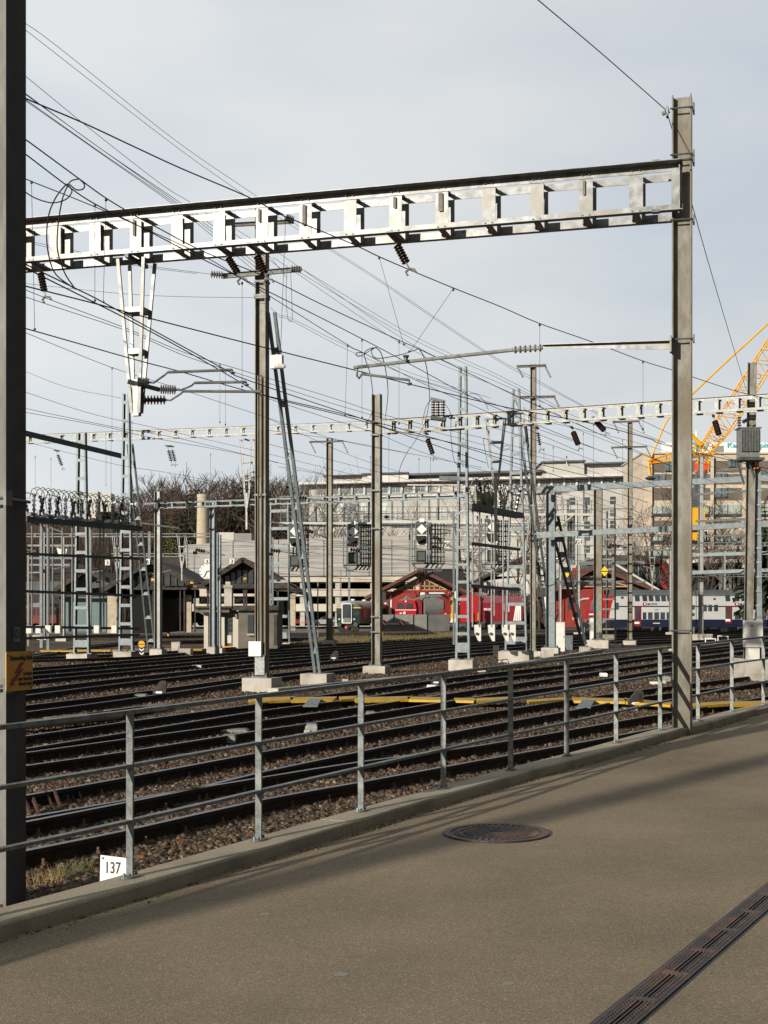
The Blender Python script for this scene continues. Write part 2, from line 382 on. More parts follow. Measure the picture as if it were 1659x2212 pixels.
dr = T('drain_channel', 'rusty cast iron drain grating running diagonally across the walkway corner', 'drain', dA)
o0 = dA-dd*3.1; Ltot = 18.0
mb = MB()
for sgn in (-1,1): mb.ob(o0+dd*Ltot/2+side*sgn*(wch-.008)+zu*.003, dd*Ltot/2, side*.009, zu*.006)
P('frame', mb, m_iron, dr)
for sgn in (-1,1): mb = MB(); mb.ob(o0+dd*Ltot/2+side*sgn*(wch+.009)+zu*.0005, dd*Ltot/2, side*.009, zu*.001); P('bitumen_seam', mb, m_black, dr)
mb = MB(); mb.ob(o0+dd*Ltot/2+zu*.0015, dd*Ltot/2, side*(wch-.018), zu*.001); P('channel_bottom', mb, m_pure, dr)
gl = .5; ng = int(Ltot/gl)
for k in range(ng):
    c = o0+dd*(gl*(k+.5)); mb = MB(); w = wch-.02
    for s_ in (-1,1): mb.ob(c+dd*s_*(gl/2-.016)+zu*.005, dd*.012, side*w, zu*.004)
    for j in range(7):
        y = (-w+.007)+(2*w-.014)*j/6; mb.ob(c+side*y+zu*.005, dd*(gl/2-.028), side*(.007 if j in (0,6) else .0045), zu*.004)
    for j in (0,1,4,5):
        y = (-w+.007)+(2*w-.014)*(j+.5)/6
        for q in range(14): mb.ob(c+side*y+dd*(-gl/2+.045+q*(gl-.09)/13)+zu*.0045, dd*.006, side*.012, zu*.0035)
    P('grate', mb, m_iron, dr)
# ---------------------------------------------------------------- tracks
def Z17(pts): return [G(u,v,.17) for u,v in pts]
RAILS = {
 'A': [(58,1836),(270,1793),(570,1726),(772,1690),(1029,1643),(1293,1596),(1428,1570),(1560,1548)],
 'E': [(58,1765),(270,1728),(570,1678),(772,1646),(1029,1611),(1293,1565),(1390,1548),(1503,1530),(1656,1504)],
 'D': [(58,1774),(270,1733),(433,1700),(570,1666),(772,1624),(1029,1571),(1217,1537),(1390,1504),(1503,1491),(1656,1474)],
 'Cc':[(58,1717),(270,1679),(570,1623),(772,1587),(1029,1543),(1217,1513),(1390,1489),(1503,1475),(1656,1456)],
 '2l':[(58,1653),(270,1623),(570,1576),(772,1546),(1029,1505),(1217,1480),(1390,1452),(1503,1431),(1656,1412)],
 '2u':[(58,1625),(270,1596),(570,1555),(772,1527),(1029,1489),(1217,1461),(1390,1436),(1503,1419),(1656,1401)],
 '3l':[(58,1616),(270,1582),(570,1534),(772,1508),(1029,1469),(1217,1447),(1390,1422),(1503,1409),(1656,1391)],
 '3u':[(58,1589),(270,1559),(570,1518),(772,1491),(1029,1457),(1217,1436),(1390,1414),(1503,1403),(1656,1386)],
 '4l':[(58,1537),(270,1510),(570,1467),(772,1443),(1029,1412),(1293,1393),(1503,1383),(1656,1377)],
 '4u':[(58,1523),(270,1498),(570,1458),(772,1435),(1029,1405),(1293,1387),(1503,1378),(1656,1372)],
 '5l':[(58,1501),(270,1475),(570,1441),(772,1422),(1029,1398),(1293,1381),(1503,1373),(1656,1368)],
 '5u':[(58,1489),(270,1464),(570,1432),(772,1415),(1029,1392),(1293,1376),(1503,1369),(1656,1364)],
 '6l':[(58,1470),(270,1451),(570,1424),(772,1410),(1029,1389),(1293,1373),(1503,1366),(1656,1361)],
 '6u':[(58,1460),(270,1443),(570,1417),(772,1404),(1029,1384),(1293,1369),(1503,1363),(1656,1358)],
 '7l':[(58,1451),(270,1434),(570,1411),(772,1399),(1029,1381),(1293,1368),(1503,1362)],
 '7u':[(58,1443),(270,1427),(570,1405),(772,1394),(1029,1377),(1293,1365),(1503,1360)],
 '8l':[(58,1425),(270,1419),(420,1408),(600,1396),(800,1387),(1029,1375)],
 '8u':[(58,1420),(270,1412),(420,1403),(600,1392),(800,1384),(1029,1373)],
 '9l':[(90,1414),(200,1396),(300,1388),(420,1386),(620,1381),(860,1377)],
 '9u':[(90,1410),(200,1393),(300,1385),(420,1383),(620,1378),(860,1375)],
}
def rail_line(key):
    p = Z17(RAILS[key]); 
    d0 = (p[0]-p[1]).normalized(); d1 = (p[-1]-p[-2]).normalized()
    return spline([p[0]+d0*12, p[0]+d0*5] + p + [p[-1]+d1*8, p[-1]+d1*22], step=1.0)
RL = {k: rail_line(k) for k in RAILS}
def rail_mesh(line):
    mb = MB(); prof = [(-.07,-.165),(.07,-.165),(.07,-.155),(.012,-.135),(.012,-.045),(.036,-.038),(.036,-.003),(.03,0),(-.03,0),(-.036,-.003),(-.036,-.038),(-.012,-.045),(-.012,-.135),(-.07,-.155)]
    n = len(prof); cols = [offset(line,o) for o,_ in prof]; vs = []
    for i in range(len(line)):
        for j,(o,dz) in enumerate(prof): q = cols[j][i]; vs.append((q.x,q.y,q.z+dz))
    for i in range(len(line)-1):
        for j in range(n):
            mb.f.append((i*n+j,(i+1)*n+j,(i+1)*n+(j+1)%n,i*n+(j+1)%n)); mb.m.append(1 if j == 7 else 0)
    mb.v = vs; return mb
slm = MB()                                # one steel sleeper, local, along x
slm.prism([(-1.2,-.13,-.06),(-1.2,-.09,.022),(-1.2,.09,.022),(-1.2,.13,-.06)], (2.4,0,0))
sleeper_me = rawmesh('sleeper', slm.v, slm.f); sleeper_me.materials.append(m_sleeper)
clm = MB(); clm.box((-.15,-.06,.008),(.15,.06,.03))
for o in (-.11,.11): clm.box((o-.028,-.04,.025),(o+.028,.04,.05)); clm.lathe((o,0,.04),(o,0,.1),[(0,.022),(.5,.022),(.5,.012),(1,.012)],6)
clip_me = rawmesh('rail_chair', clm.v, clm.f); clip_me.materials.append(m_clip)
NAMES = {'0':('A','E','nearest railway track, curving along the back of the concrete kerb'),
 '1':('D','Cc','second railway track from the walkway, with rusty check rail braces at its left end'),
 '2':('2l','2u','third railway track from the walkway, passing the grey signal boxes on the ballast'),
 '3':('3l','3u','fourth railway track from the walkway, crossed by the long yellow planks'),
 '4':('4l','4u','railway track just behind the foundation block of the twin rail channel mast'),
 '5':('5l','5u','second track behind the foundation block of the twin rail channel mast'),
 '6':('6l','6u','third track behind the foundation block of the twin rail channel mast'),
 '7':('7l','7u','fourth track behind the channel mast, passing in front of the ladder posts'),
 '8':('8l','8u','far track in front of the small grey hut'),
 '9':('9l','9u','farthest track, bending towards the dark timber sheds')}
sleeper_pts = []
for k,(lo,up,lab) in NAMES.items():
    a, b = RL[lo], RL[up]
    t = T('railway_track', lab, 'railway track', a[len(a)//2])
    for key in (lo,up): P('rail', rail_mesh(RL[key]), [m_railside, m_railtop], t, smooth=False)
    fine = [p for i,p in enumerate(a)]; run = 0; cnt = 0; nxt = .3
    bb = np.array([(p.x,p.y) for p in b])
    for i in range(len(a)-1):
        seg = (a[i+1]-a[i]).length
        while nxt <= run+seg and cnt < 100:
            p = a[i].lerp(a[i+1], (nxt-run)/seg); nxt += .62 if a[i].y < 60 else 1.24
            if not (-.33 < p.x/max(p.y,1) < .33): continue
            j = int(np.argmin(((bb-np.array((p.x,p.y)))**2).sum(1))); q = b[j]
            dr_ = (a[i+1]-a[i]).normalized(); nn = Vector((-dr_.y,dr_.x,0)); g = abs((q-p).dot(nn))
            if g > 2.6: continue
            if p.y > 130: continue
            ang = math.atan2(dr_.y,dr_.x)+math.pi/2; mid = p+nn*max(g,1.3)/2; mid.z = .0
            o = bpy.data.objects.new('sleeper', sleeper_me); C.objects.link(o); o.parent = t; o.location = mid-t.location; o.rotation_euler = (0,0,ang); cnt += 1
            o.scale.x = max(1, (g+.9)/2.4)
            if p.y < 34:
                for sg in (-1,1):
                    c = bpy.data.objects.new('rail_chair', clip_me); C.objects.link(c); c.parent = o; c.location.x = sg*g/2/o.scale.x; c.scale.x = 1/o.scale.x
            sleeper_pts.append((mid.x,mid.y,ang))
        run += seg
    if k == '1':
        for u,v in ((66,1740),(112,1722),(158,1708)):     # braces of the check rail
            base = G(u,v+22,.03); top = G(u-14,v-14,.17)
            mb = MB()
            for s_ in (0,.09): mb.bar(base+Vector((s_,0,0)), top+Vector((s_,0,0)), .02,.05)
            P('check_rail_brace', mb, m_rust, t)
# ---------------------------------------------------------------- ballast stones (stuff nobody could count)
def kerb_side(x, y): return (x-post[0].x)*ND.x+(y-post[0].y)*ND.y
def stones(n, ymin, ymax, s0, s1):
    Y = ymin*(ymax/ymin)**rng.random(n*3); X = (rng.random(n*3)*.62-.31)*Y
    lp = np.array([(p.x,p.y) for p in offset(cline,-.13)])
    X2, Y2 = [], []
    keep = np.zeros(len(X), bool)
    idx = np.searchsorted(lp[:,1], Y); idx = np.clip(idx,0,len(lp)-1); keep = X < lp[idx,0]-.0
    X = X[keep][:n]; Y = Y[keep][:n]; n = len(X)
    sz = (s0+(s1-s0)*rng.random(n)**2)
    Zc = rng.random(n)*.022+.004
    # sink the stones that fall on a sleeper
    sp = np.array(sleeper_pts); 
    on = np.zeros(n,bool)
    for sx,sy,sa in sp:
        if sy > ymax+1 or sy < ymin-1: continue
        dx = X-sx; dy = Y-sy; lx = dx*math.cos(sa)+dy*math.sin(sa); ly = -dx*math.sin(sa)+dy*math.cos(sa)
        on |= (np.abs(lx)<1.2)&(np.abs(ly)<.1)
    drop = on & (rng.random(n) < .95)
    X, Y, sz, Zc = X[~drop], Y[~drop], sz[~drop], Zc[~drop]; n = len(X)
    cube = np.array([(-1,-1,-1),(1,-1,-1),(1,1,-1),(-1,1,-1),(-1,-1,1),(1,-1,1),(1,1,1),(-1,1,1)], float)*.5
    v = cube[None]*(1+.55*(rng.random((n,8,3))-.5)); v *= (.7+.6*rng.random((n,1,3)))
    # random rotations
    q = rng.normal(size=(n,4)); q /= np.linalg.norm(q,axis=1)[:,None]; w,x,y,z = q.T
    Rm_ = np.stack([1-2*(y*y+z*z),2*(x*y-z*w),2*(x*z+y*w),2*(x*y+z*w),1-2*(x*x+z*z),2*(y*z-x*w),2*(x*z-y*w),2*(y*z+x*w),1-2*(x*x+y*y)],1).reshape(n,3,3)
    v = np.einsum('nij,nkj->nki', Rm_, v)*sz[:,None,None] + np.stack([X,Y,Zc],1)[:,None,:]
    fc = np.array([(0,3,2,1),(4,5,6,7),(0,1,5,4),(1,2,6,5),(2,3,7,6),(3,0,4,7)])
    f = (fc[None]+8*np.arange(n)[:,None,None]).reshape(-1)
    me = bpy.data.meshes.new('ballast_stones'); me.vertices.add(n*8); me.vertices.foreach_set('co', v.reshape(-1).astype(np.float32))
    nf = n*6; me.loops.add(nf*4); me.loops.foreach_set('vertex_index', f.astype(np.int32)); me.polygons.add(nf)
    me.polygons.foreach_set('loop_start', (np.arange(nf)*4).astype(np.int32)); me.polygons.foreach_set('loop_total', np.full(nf,4,np.int32))
    base = np.array([(.1,.082,.064),(.14,.112,.084),(.08,.078,.076),(.19,.155,.115),(.15,.08,.045),(.3,.27,.22),(.055,.045,.037)])
    pk = rng.choice(7, n, p=[.27,.2,.2,.12,.1,.03,.08]); col = base[pk]*(.62+.58*rng.random((n,1)))*(.98 if ymin < 10 else .84)*np.array([1.1,.97,.84])
    at = me.color_attributes.new('tint','FLOAT_COLOR','POINT'); c4 = np.concatenate([np.repeat(col,8,0), np.ones((n*8,1))],1); at.data.foreach_set('color', c4.reshape(-1).astype(np.float32))
    me.update(calc_edges=True); return me
ms = bpy.data.materials.new('ballast_stone'); ms.use_nodes = True; a_ = ms.node_tree.nodes.new('ShaderNodeAttribute'); a_.attribute_name = 'tint'
ms.node_tree.links.new(a_.outputs['Color'], ms.node_tree.nodes['Principled BSDF'].inputs['Base Color']); ms.node_tree.nodes['Principled BSDF'].inputs['Roughness'].default_value = .9
ms.node_tree.nodes['Principled BSDF'].inputs['Specular IOR Level'].default_value = .2
for nn_, y0, y1, s0, s1 in ((75000,8.2,17,.02,.05),(70000,16.5,34,.028,.055),(50000,33,75,.045,.08)):
    me = stones(nn_, y0, y1, s0, s1); me.materials.append(ms)
    o = bpy.data.objects.new('ballast_stones', me); C.objects.link(o); tag(o, 'loose brown and grey ballast stones %s' % {8.2:'beside the kerb and around the nearest rails',16.5:'around the middle tracks',33:'around the far tracks'}[y0], 'ballast', kind='stuff')
# ---------------------------------------------------------------- masts, gantry beams
FA = Vector((-.965,.262,0)).normalized(); FB = Vector((-.262,-.965,0)).normalized()     # beam axis, towards viewer
def blk(mb, c, w, h, d=None):
    d = d or w; b = .03
    mb.ob(c+Vector((0,0,h/2)), FA*w/2, FB*d/2, (0,0,h/2))
def hmast(name, label, u, vb, vt, size=.28, mat=None, block=None, Y=None, group=None, bh=.32, bw=1.0, wear=None):
    """H-section mast; vb = sight line of the ground at its foot, vt of its top"""
    g = G(u, vb) if Y is None else Vector(((u-CU)/F*Y, Y, 0)); top = CZ+(HV-vt)/F*g.y
    t = T(name, label, 'mast', g, group); z0 = bh if block is not False else -.3
    mb = MB(); mb.hsec(g+Vector((0,0,z0+.02)), Vector((g.x,g.y,top)), FA, size, size, .02, .014); P('column', mb, mat or m_galvW, t)
    if block is not False:
        mb = MB(); blk(mb, g-Vector((0,0,.3)), bw, bh+.3); P('foundation', mb, m_conc, t)
        mb = MB(); mb.ob(g+Vector((0,0,z0+.02)), FA*size*.75, FB*size*.75, (0,0,.02))
        for a in (-1,1):
            for b in (-1,1): mb.lathe(g+FA*a*size*.62+FB*b*size*.62+Vector((0,0,z0+.035)), g+FA*a*size*.62+FB*b*size*.62+Vector((0,0,z0+.13)), [(0,.03),(.5,.03),(.5,.015),(1,.015)], 6)
        P('base_plate', mb, m_galvD, t)
    t['top'] = top; del t['top']; return t, g, top
def clamp(t, g, z, size=.28, mat=None):
    mb = MB(); s = size/2+.015
    for b in (-1,1): mb.ob(g+Vector((0,0,z))+FB*b*s, FA*s, FB*.008, (0,0,.025))
    for a in (-1,1): mb.ob(g+Vector((0,0,z))+FA*a*s, FA*.008, FB*s, (0,0,.025))
    P('clamp_band', mb, mat or m_galvD, t)
def rod_clamp(t, g, z, size=.28):     # one round bar clamped across the open side
    mb = MB(); s = size/2+.02
    mb.tube([g+Vector((0,0,z))+FA*s+FB*s, g+Vector((0,0,z))-FA*s+FB*s], .012, 6)
    mb.tube([g+Vector((0,0,z))-FA*s+FB*s, g+Vector((0,0,z))-FA*s-FB*s], .012, 6)
    mb.ob(g+Vector((0,0,z))-FA*(s+.01)+FB*(s-.02), FA*.01, FB*.04, (0,0,.05)); P('clamp_rod', mb, m_galvD, t)
# right gantry mast, behind the kerb
MR = Vector((4.04,18.5,0)); tR = T('gantry_mast', 'tall weathered H-section mast carrying the right end of the big gantry beam', 'mast', MR)
mb = MB(); mb.hsec(MR+Vector((0,0,-.2)), MR+Vector((0,0,9.02)), FA, .26, .26, .02, .012); P('column', mb, m_galvW, tR)
for v in (238,338,350,478,735): rod_clamp(tR, MR, CZ+(HV-v)/F*18.45, .26)
for v in (1362,): rod_clamp(tR, MR, CZ+(HV-v)/F*18.45, .26)
mb = MB(); q = MR+FA*.16+FB*.12
mb.tube([q+Vector((0,0,CZ+(HV-238)/F*18.4)), q+FA*.1+Vector((0,0,CZ+(HV-243)/F*18.4))], .03, 8); mb.ob(q+FA*.03+Vector((0,0,CZ+(HV-240)/F*18.4)), FA*.015, FB*.05, (0,0,.07)); P('cable_clamp', mb, m_galv, tR)
# left mast, close to the viewer
ML = G(36, 1960, .26); ML = Vector((-2.52,9.1,0))+FA*.15-FB*.13; tL = T('gantry_mast', 'massive grey mast cut off by the left edge, with the yellow warning sign', 'mast', ML)
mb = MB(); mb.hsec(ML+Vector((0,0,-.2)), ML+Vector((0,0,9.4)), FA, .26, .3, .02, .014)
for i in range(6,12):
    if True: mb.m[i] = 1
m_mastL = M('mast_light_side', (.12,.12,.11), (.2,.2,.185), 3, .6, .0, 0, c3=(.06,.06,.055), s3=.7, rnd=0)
m_mastD = M('mast_shaded_side', (.03,.03,.03), (.05,.05,.052), 5, .7)  # shade on the right-facing sides, painted in as a darker colour
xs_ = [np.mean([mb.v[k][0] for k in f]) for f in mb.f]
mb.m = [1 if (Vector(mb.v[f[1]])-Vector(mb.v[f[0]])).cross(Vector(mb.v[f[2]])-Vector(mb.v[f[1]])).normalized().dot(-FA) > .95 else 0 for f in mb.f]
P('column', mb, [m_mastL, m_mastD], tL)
for v in (1080, 1480): rod_clamp(tL, ML, CZ+(HV-v)/F*9.2, .28)
# warning sign on its right flange
sgc = ML - FA*.165; zc = lambda v,Y=9.2: CZ+(HV-v)/F*Y
ws = T('warning_sign', 'yellow high voltage warning sign with red lightning arrow on the left mast', 'sign', sgc+Vector((0,0,zc(1450))))
cz_ = (zc(1407)+zc(1492))/2; hh = (zc(1407)-zc(1492))/2; sw = .172
m_signy = M('sign_yellow', (.55,.27,.005), (.5,.24,.005), 3, .45)
mb = MB(); cc = Vector((sgc.x,sgc.y,cz_))-FA*.012+FB*.01
pl = []
for a,b in ((-1,-1),(1,-1),(1,1),(-1,1)):
    for k in range(5):
        an = math.atan2(b,a)-math.pi/4+k*math.pi/8
        pl.append(cc+FB*(-(sw-.015)*a+ -.015*math.cos(an))+Vector((0,0,(hh-.015)*b+.015*math.sin(an))))
mb.prism(pl, -FA*.006); P('plate', mb, m_signy, ws)
cf = cc-FA*.007; right = -FB       # reading direction as seen from the walkway
def sp_(x, y): return cf+right*x*sw+Vector((0,0,y*hh))
m_red = M('sign_red', (.2,.012,.012), None, rough=.5)
mb = MB(); mb.prism([sp_(*p) for p in ((.32,.45),(.08,.45),(-.42,-.12),(-.18,-.08),(-.48,-.4),(-.53,-.28),(-.75,-.72),(-.36,-.68),(-.46,-.57),(-.22,-.4),(.3,.12),(.02,.1))], -FA*.002); P('lightning_arrow', mb, m_red, ws)
def text(s, size, loc, xdir, up, mat, parent=None, name='lettering', align='LEFT', bold=.0, ext=.001, sx=1):
    cu = bpy.data.curves.new('txt','FONT'); cu.body = s; cu.size = size; cu.align_x = align; cu.extrude = ext; cu.offset = bold
    o = bpy.data.objects.new('txt', cu); C.objects.link(o); bpy.context.view_layer.update()
    me = bpy.data.meshes.new_from_object(o); bpy.data.objects.remove(o)
    x = V3(xdir).normalized(); y = V3(up).normalized(); z = x.cross(y)
    n = len(me.vertices); co = np.zeros(n*3); me.vertices.foreach_get('co', co); co = co.reshape(-1,3)
    base = V3(loc)
    if parent is not None: base = base-parent.location
    w = np.outer(co[:,0]*sx, x)+np.outer(co[:,1], y)+np.outer(co[:,2], z)+np.array(base)
    me.vertices.foreach_set('co', w.reshape(-1)); me.update(); me.materials.clear(); me.materials.append(mat)
    r = bpy.data.objects.new(name, me); C.objects.link(r)
    if parent is not None: r.parent = parent
    return r
UP = Vector((0,0,1))
for s,x,y,sz,al in (('Stromschlag tötet',-.72,.56,.046,'LEFT'),('Leitungen',.93,-.22,.034,'RIGHT'),('unter Spannung',.93,-.48,.034,'RIGHT'),('Abstand halten',.93,-.74,.034,'RIGHT')):
    text(s, sz, sp_(x,y)-FA*.002, right, UP, m_black, ws, align=al, bold=.0006, sx=.86)
for x,y in ((-.85,.85),(.85,.85),(-.85,-.85),(.85,-.85)):
    mb = MB(); mb.lathe(sp_(x,y), sp_(x,y)-FA*.008, [(0,.009),(1,.007)], 8); P('screw', mb, m_galv, ws)
# small sticker
sk = T('sticker', 'small faded dark paper sticker on the left mast above the warning sign', 'sticker', ML-FA*.151+Vector((0,0,zc(1370))))
cs = sk.location-FA*.003; mb = MB(); mb.ob(cs, FA*.001, FB*.04, UP*.05); P('paper', mb, M('sticker_grey',(.1,.1,.1),(.28,.28,.28),30,.7), sk)
mb = MB(); mb.ob(cs-FA*.002, FA*.001, FB*.033, UP*.034); P('print', mb, M('sticker_print',(.015,.015,.015),(.14,.14,.14),40,.7), sk)
# ---- number board 137
nb = T('number_board', 'white enamel board reading 137 fixed behind the kerb at the first railing post', 'sign', G(244,1893,.0))
Yn = 9.25; bw = Vector((.957,-.29,0)).normalized(); c0 = W(217,1847,Yn); c1 = W(270,1855,Yn-.05)
xd = (c1-c0); xd.z = 0; xd.normalize(); 
mb = MB(); ll = (c1-c0).length; nrm = xd.cross(UP); bl = c0.copy()
p0 = c0; p1 = c0+xd*ll*1.12; mb.prism([p0+UP*0, p1-UP*.012, p1-UP*.32, p0-UP*.32+xd*-.008], nrm*-.004); P('plate', mb, m_whitep, nb)
text('137', .11, p0+xd*.03-UP*.118+nrm*.002, xd, UP, m_black, nb, bold=.001, sx=.74)
mb = MB(); mb.lathe(p0+xd*.02-UP*.02, p0+xd*.02-UP*.02+nrm*.006, [(0,.008),(1,.007)], 8); P('screw', mb, m_galvD, nb)
mb = MB(); mb.bar(p0+xd*.12-UP*.25-nrm*.02, p0+xd*.12-UP*.75-nrm*.02, .02,.02); P('bracket', mb, m_galv, nb)
# ---- Vierendeel beams
def beam(name, label, p, q, hgt, dep, spacing, mat, ch=.1, vw=.18, fl=.11, group=None, endplate=True, rear=True, mat2=None, start=.4):
    """ladder-panel gantry beam from p to q (points on the top edge of its front panel)"""
    p, q = V3(p), V3(q); ax = (q-p); Lh = ax.length; ax.normalize(); n = ax.cross(UP).normalized()
    if n.y > 0: n = -n                       # towards viewer
    t = T(name, label, 'gantry beam', p, group); t_ = .012; mat2 = mat2 or mat
    def chord(nm, off, zt, flz, out):        # flat web plus one projecting flange
        mb = MB(); a = p+n*off-UP*zt; b = q+n*off-UP*zt
        mb.ob((a+b)/2-UP*ch/2, ax*Lh/2, n*t_/2, UP*ch/2)
        z = 0.005 if flz > 0 else ch-.005
        if out: mb.ob((a+b)/2-UP*z+n*out/2, ax*(Lh/2), n*abs(out)/2, UP*.004)
        P(nm, mb, mat, t)
    chord('front_top_chord', 0, 0, 1, fl); chord('front_bottom_chord', 0, hgt-ch, -1, fl*.55)
    if rear:
        chord('rear_top_chord', -dep, 0, 1, -fl*.5); chord('rear_bottom_chord', -dep, hgt-ch, -1, -fl*.5)
    k = start
    while k < Lh-.1:
        for off in ((0,-dep) if rear else (0,)):
            c = p+ax*k+n*(off-(.014 if off == 0 else -.014))-UP*hgt/2; mb = MB(); mb.ob(c, ax*vw/2, n*.006, UP*(hgt/2-.02))
            mb.ob(c+ax*(vw/2-.006)-n*(.04 if off == 0 else -.04), ax*.006, n*.035, UP*(hgt/2-.03)); P('upright', mb, mat2, t)
        if rear:
            mb = MB(); c = p+ax*k-n*dep/2; mb.ob(c-UP*(hgt-.012), ax*.045, n*(dep/2-.02), UP*.007); P('bottom_strut', mb, mat2, t)
            mb = MB(); mb.ob(c-UP*.012, ax*.045, n*(dep/2-.02), UP*.007); P('top_strut', mb, mat2, t)
        k += spacing
    if endplate:
        for e,s_ in ((p,1),(q,-1)):
            mb = MB(); mb.ob(e+ax*.04*s_-UP*hgt/2+n*.03, ax*.006, n*.05, UP*(hgt/2+.002)); mb.ob(e+ax*.08*s_-UP*hgt/2+n*.004, ax*.07, n*.006, UP*(hgt/2)); P('end_plate', mb, mat, t)
    return t
bR = W(1475, 352, 18.28); bLx = W(57, 472, 21.0); axb = (bLx-bR); axb.z = 0; axb.normalize(); zb = bR.z
bL = bR + axb*((bLx-bR).length+1.6); 
BIG = beam('gantry_beam', 'big bright galvanised ladder-panel gantry beam spanning the tracks in front', bR, bL, .645, .42, .675, m_galvL, .1, .185, .2, start=.62)
def onbig(u, back=.2, below=.66):         # point under the big beam at screen column u
    d = Vector(((u-CU)/F, 1)); p = bR-FB*back; # intersect plan lines
    a = np.array([[axb.x,-d.x],[axb.y,-d.y]]); s = np.linalg.solve(a, np.array([-p.x,-p.y])); return Vector((p.x+axb.x*s[0], p.y+axb.y*s[0], zb-below))
# fixing bolts and bracket at the mast
mb = MB()
for z in (0,.66): mb.ob(bR+FB*.06+FA*.35-UP*(z-.02)*1, FA*.05, FB*.05, UP*.02)
P('fixing_bracket', mb, m_galvD, BIG)
# ---- drop post (tapered four-leg hanger) with registration arms
def drop_post(label, utop, wtop, zt, cbot, L1, L2, group=None, mat=m_galvL, sc_=1.0, cat='drop post'):
    """utop: centre point at the beam, legs converge at L1 below, post end at L2 below"""
    t = T('drop_post', label, cat, utop, group); c = V3(utop); s = wtop/2; dp = .2*sc_
    for a in (-1,1):
        for b in (-1,1):
            mb = MB(); mb.bar(c+FA*a*s+FB*b*dp, c+FA*a*.06*sc_+FB*b*.04*sc_-UP*L1, .05*sc_, .035*sc_, FA); P('leg', mb, mat, t)
    for f in (.33,.6):
        mb = MB(); ww = s*(1-f)+.06*f; mb.ob(c-UP*L1*f, FA*ww, FB*(dp*(1-f)+.04*f), UP*.04*sc_); P('tie_plate', mb, mat, t)
    mb = MB(); mb.ob(c-UP*(L1*.78+L2)/2, FA*.055*sc_, FB*.05*sc_, UP*(L2-L1*.78)/2); P('post', mb, mat, t)
    mb = MB(); mb.ob(c+UP*.0, FA*(s+.08), FB*.03, UP*.025); mb.ob(c, FA*.03, FB*(dp+.15), UP*.03); P('head_plate', mb, m_galvD, t)
    return t
dpt = onbig(295, .22, .68); dp1 = drop_post('large bright drop post hanging from the big beam with three insulated arms', dpt, .42, 0, 0, 2.62*.88, 2.35, mat=m_galvL)
def arm(t, u0, v0, u1, v1, u2, v2, u3, v3, Y, insm, il=.35):   # insulator, bent tube, straight arm
    a, b = W(u0,v0,Y), W(u1,v1,Y); mb = MB(); mb.insul(a, b, .075, 7, .03); P('insulator', mb, insm, t)
    mb = MB(); mb.tube([b, W(u1+10,v1+1,Y), W(u2-6,v2+6,Y), W(u2,v2,Y)], .016, 6)
    mb.tube([W(u2,v2,Y), W(u3,v3,Y)], .022, 8); P('registration_arm', mb, m_galvL, t)
    mb = MB(); mb.lathe(W(u3,v3,Y), W(u3+1,v3+9,Y), [(0,.012),(.6,.012),(.6,.04),(1,.03)], 8); P('wire_clamp', mb, m_galvD, t)
Yd = dpt.y
arm(dp1, 297,825, 322,826, 362,804, 502,799, Yd-.1, m_insG)
arm(dp1, 346,841, 380,842, 420,827, 532,825, Yd+.1, m_insG)
arm(dp1, 310,864, 358,864, 396,845, 565,846, Yd, m_insB)
mb = MB(); mb.bar(W(276,824,Yd-.1), W(345,842,Yd+.1), .05,.06); P('bracket', mb, m_galvD, dp1)
# ---- insulator strings under the big beam
def string(label, top, bot, r=.06, n=7, group=None, mat=m_insB, beamtab=True, hook=True):
    top, bot = V3(top), V3(bot); t = T('insulator_string', label, 'insulator', top, group); d = (bot-top)
    mb = MB(); mb.tube([top, top+d*.22], .012, 6); mb.tube([top+d*.8, bot], .012, 6); P('rod', mb, m_galv, t)
    mb = MB(); mb.insul(top+d*.2, top+d*.82, r, n, .022, 8); P('insulator', mb, mat, t)
    if hook:
        mb = MB(); mb.tube([bot, bot+FA*.05-UP*.05, bot+FA*.02-UP*.1], .018, 6); mb.tube([bot, bot-FA*.08-UP*.02, bot-FA*.1-UP*.06], .016, 6); P('wire_clamp', mb, m_galv, t)
    if beamtab:
        mb = MB(); mb.ob(top+UP*.03, FB*.26, FA*.04, UP*.02); P('hanger_bracket', mb, m_galvD, t)
    return t
i1 = onbig(851); string('insulator string hanging from the middle of the big beam against open sky', i1, W(884,580,i1.y-.1), .065, 7)
i2 = onbig(486); string('insulator string under the big beam, left of the rail channel mast', i2, W(520,600,i2.y-.1), .06, 7)
i3 = onbig(550); string('insulator string under the big beam, directly in front of the rail channel mast', i3, W(577,602,i3.y-.1), .065, 7)
i4 = onbig(85); string('insulator string under the left end of the big beam beside the left mast', i4, W(98,640,i4.y-.1), .06, 7)
# ---- cantilever on the right mast
ct = T('cantilever_arm', 'tapered steel arm with ribbed insulator and long tube reaching left from the right mast', 'cantilever', W(1450,745,18.45))
mb = MB(); a, b = W(1449,744,18.35), W(1172,748,18.9)
axc = (b-a).normalized(); nn = FB
mb.prism([a+UP*.045,a-UP*.07,b-UP*.02,b+UP*.012], nn*-.012); mb.prism([a+UP*.045,b+UP*.018,b+UP*.018-nn*.0+nn*.07,a+UP*.045+nn*.09], UP*-.01); P('bracket', mb, m_galvL, ct)
mb = MB(); mb.ob(a-FA*-.0, FA*.012, FB*.07, UP*.11); P('mounting_plate', mb, m_galv, ct)
mb = MB(); mb.insul(W(1172,751,18.9), W(1108,756,19.05), .055, 6, .028); P('insulator', mb, m_insG, ct)
mb = MB(); tA, tB = W(1108,756,19.05), W(765,794,20.3); mb.tube([tA,tB], .026, 10); P('tube', mb, m_galv, ct)
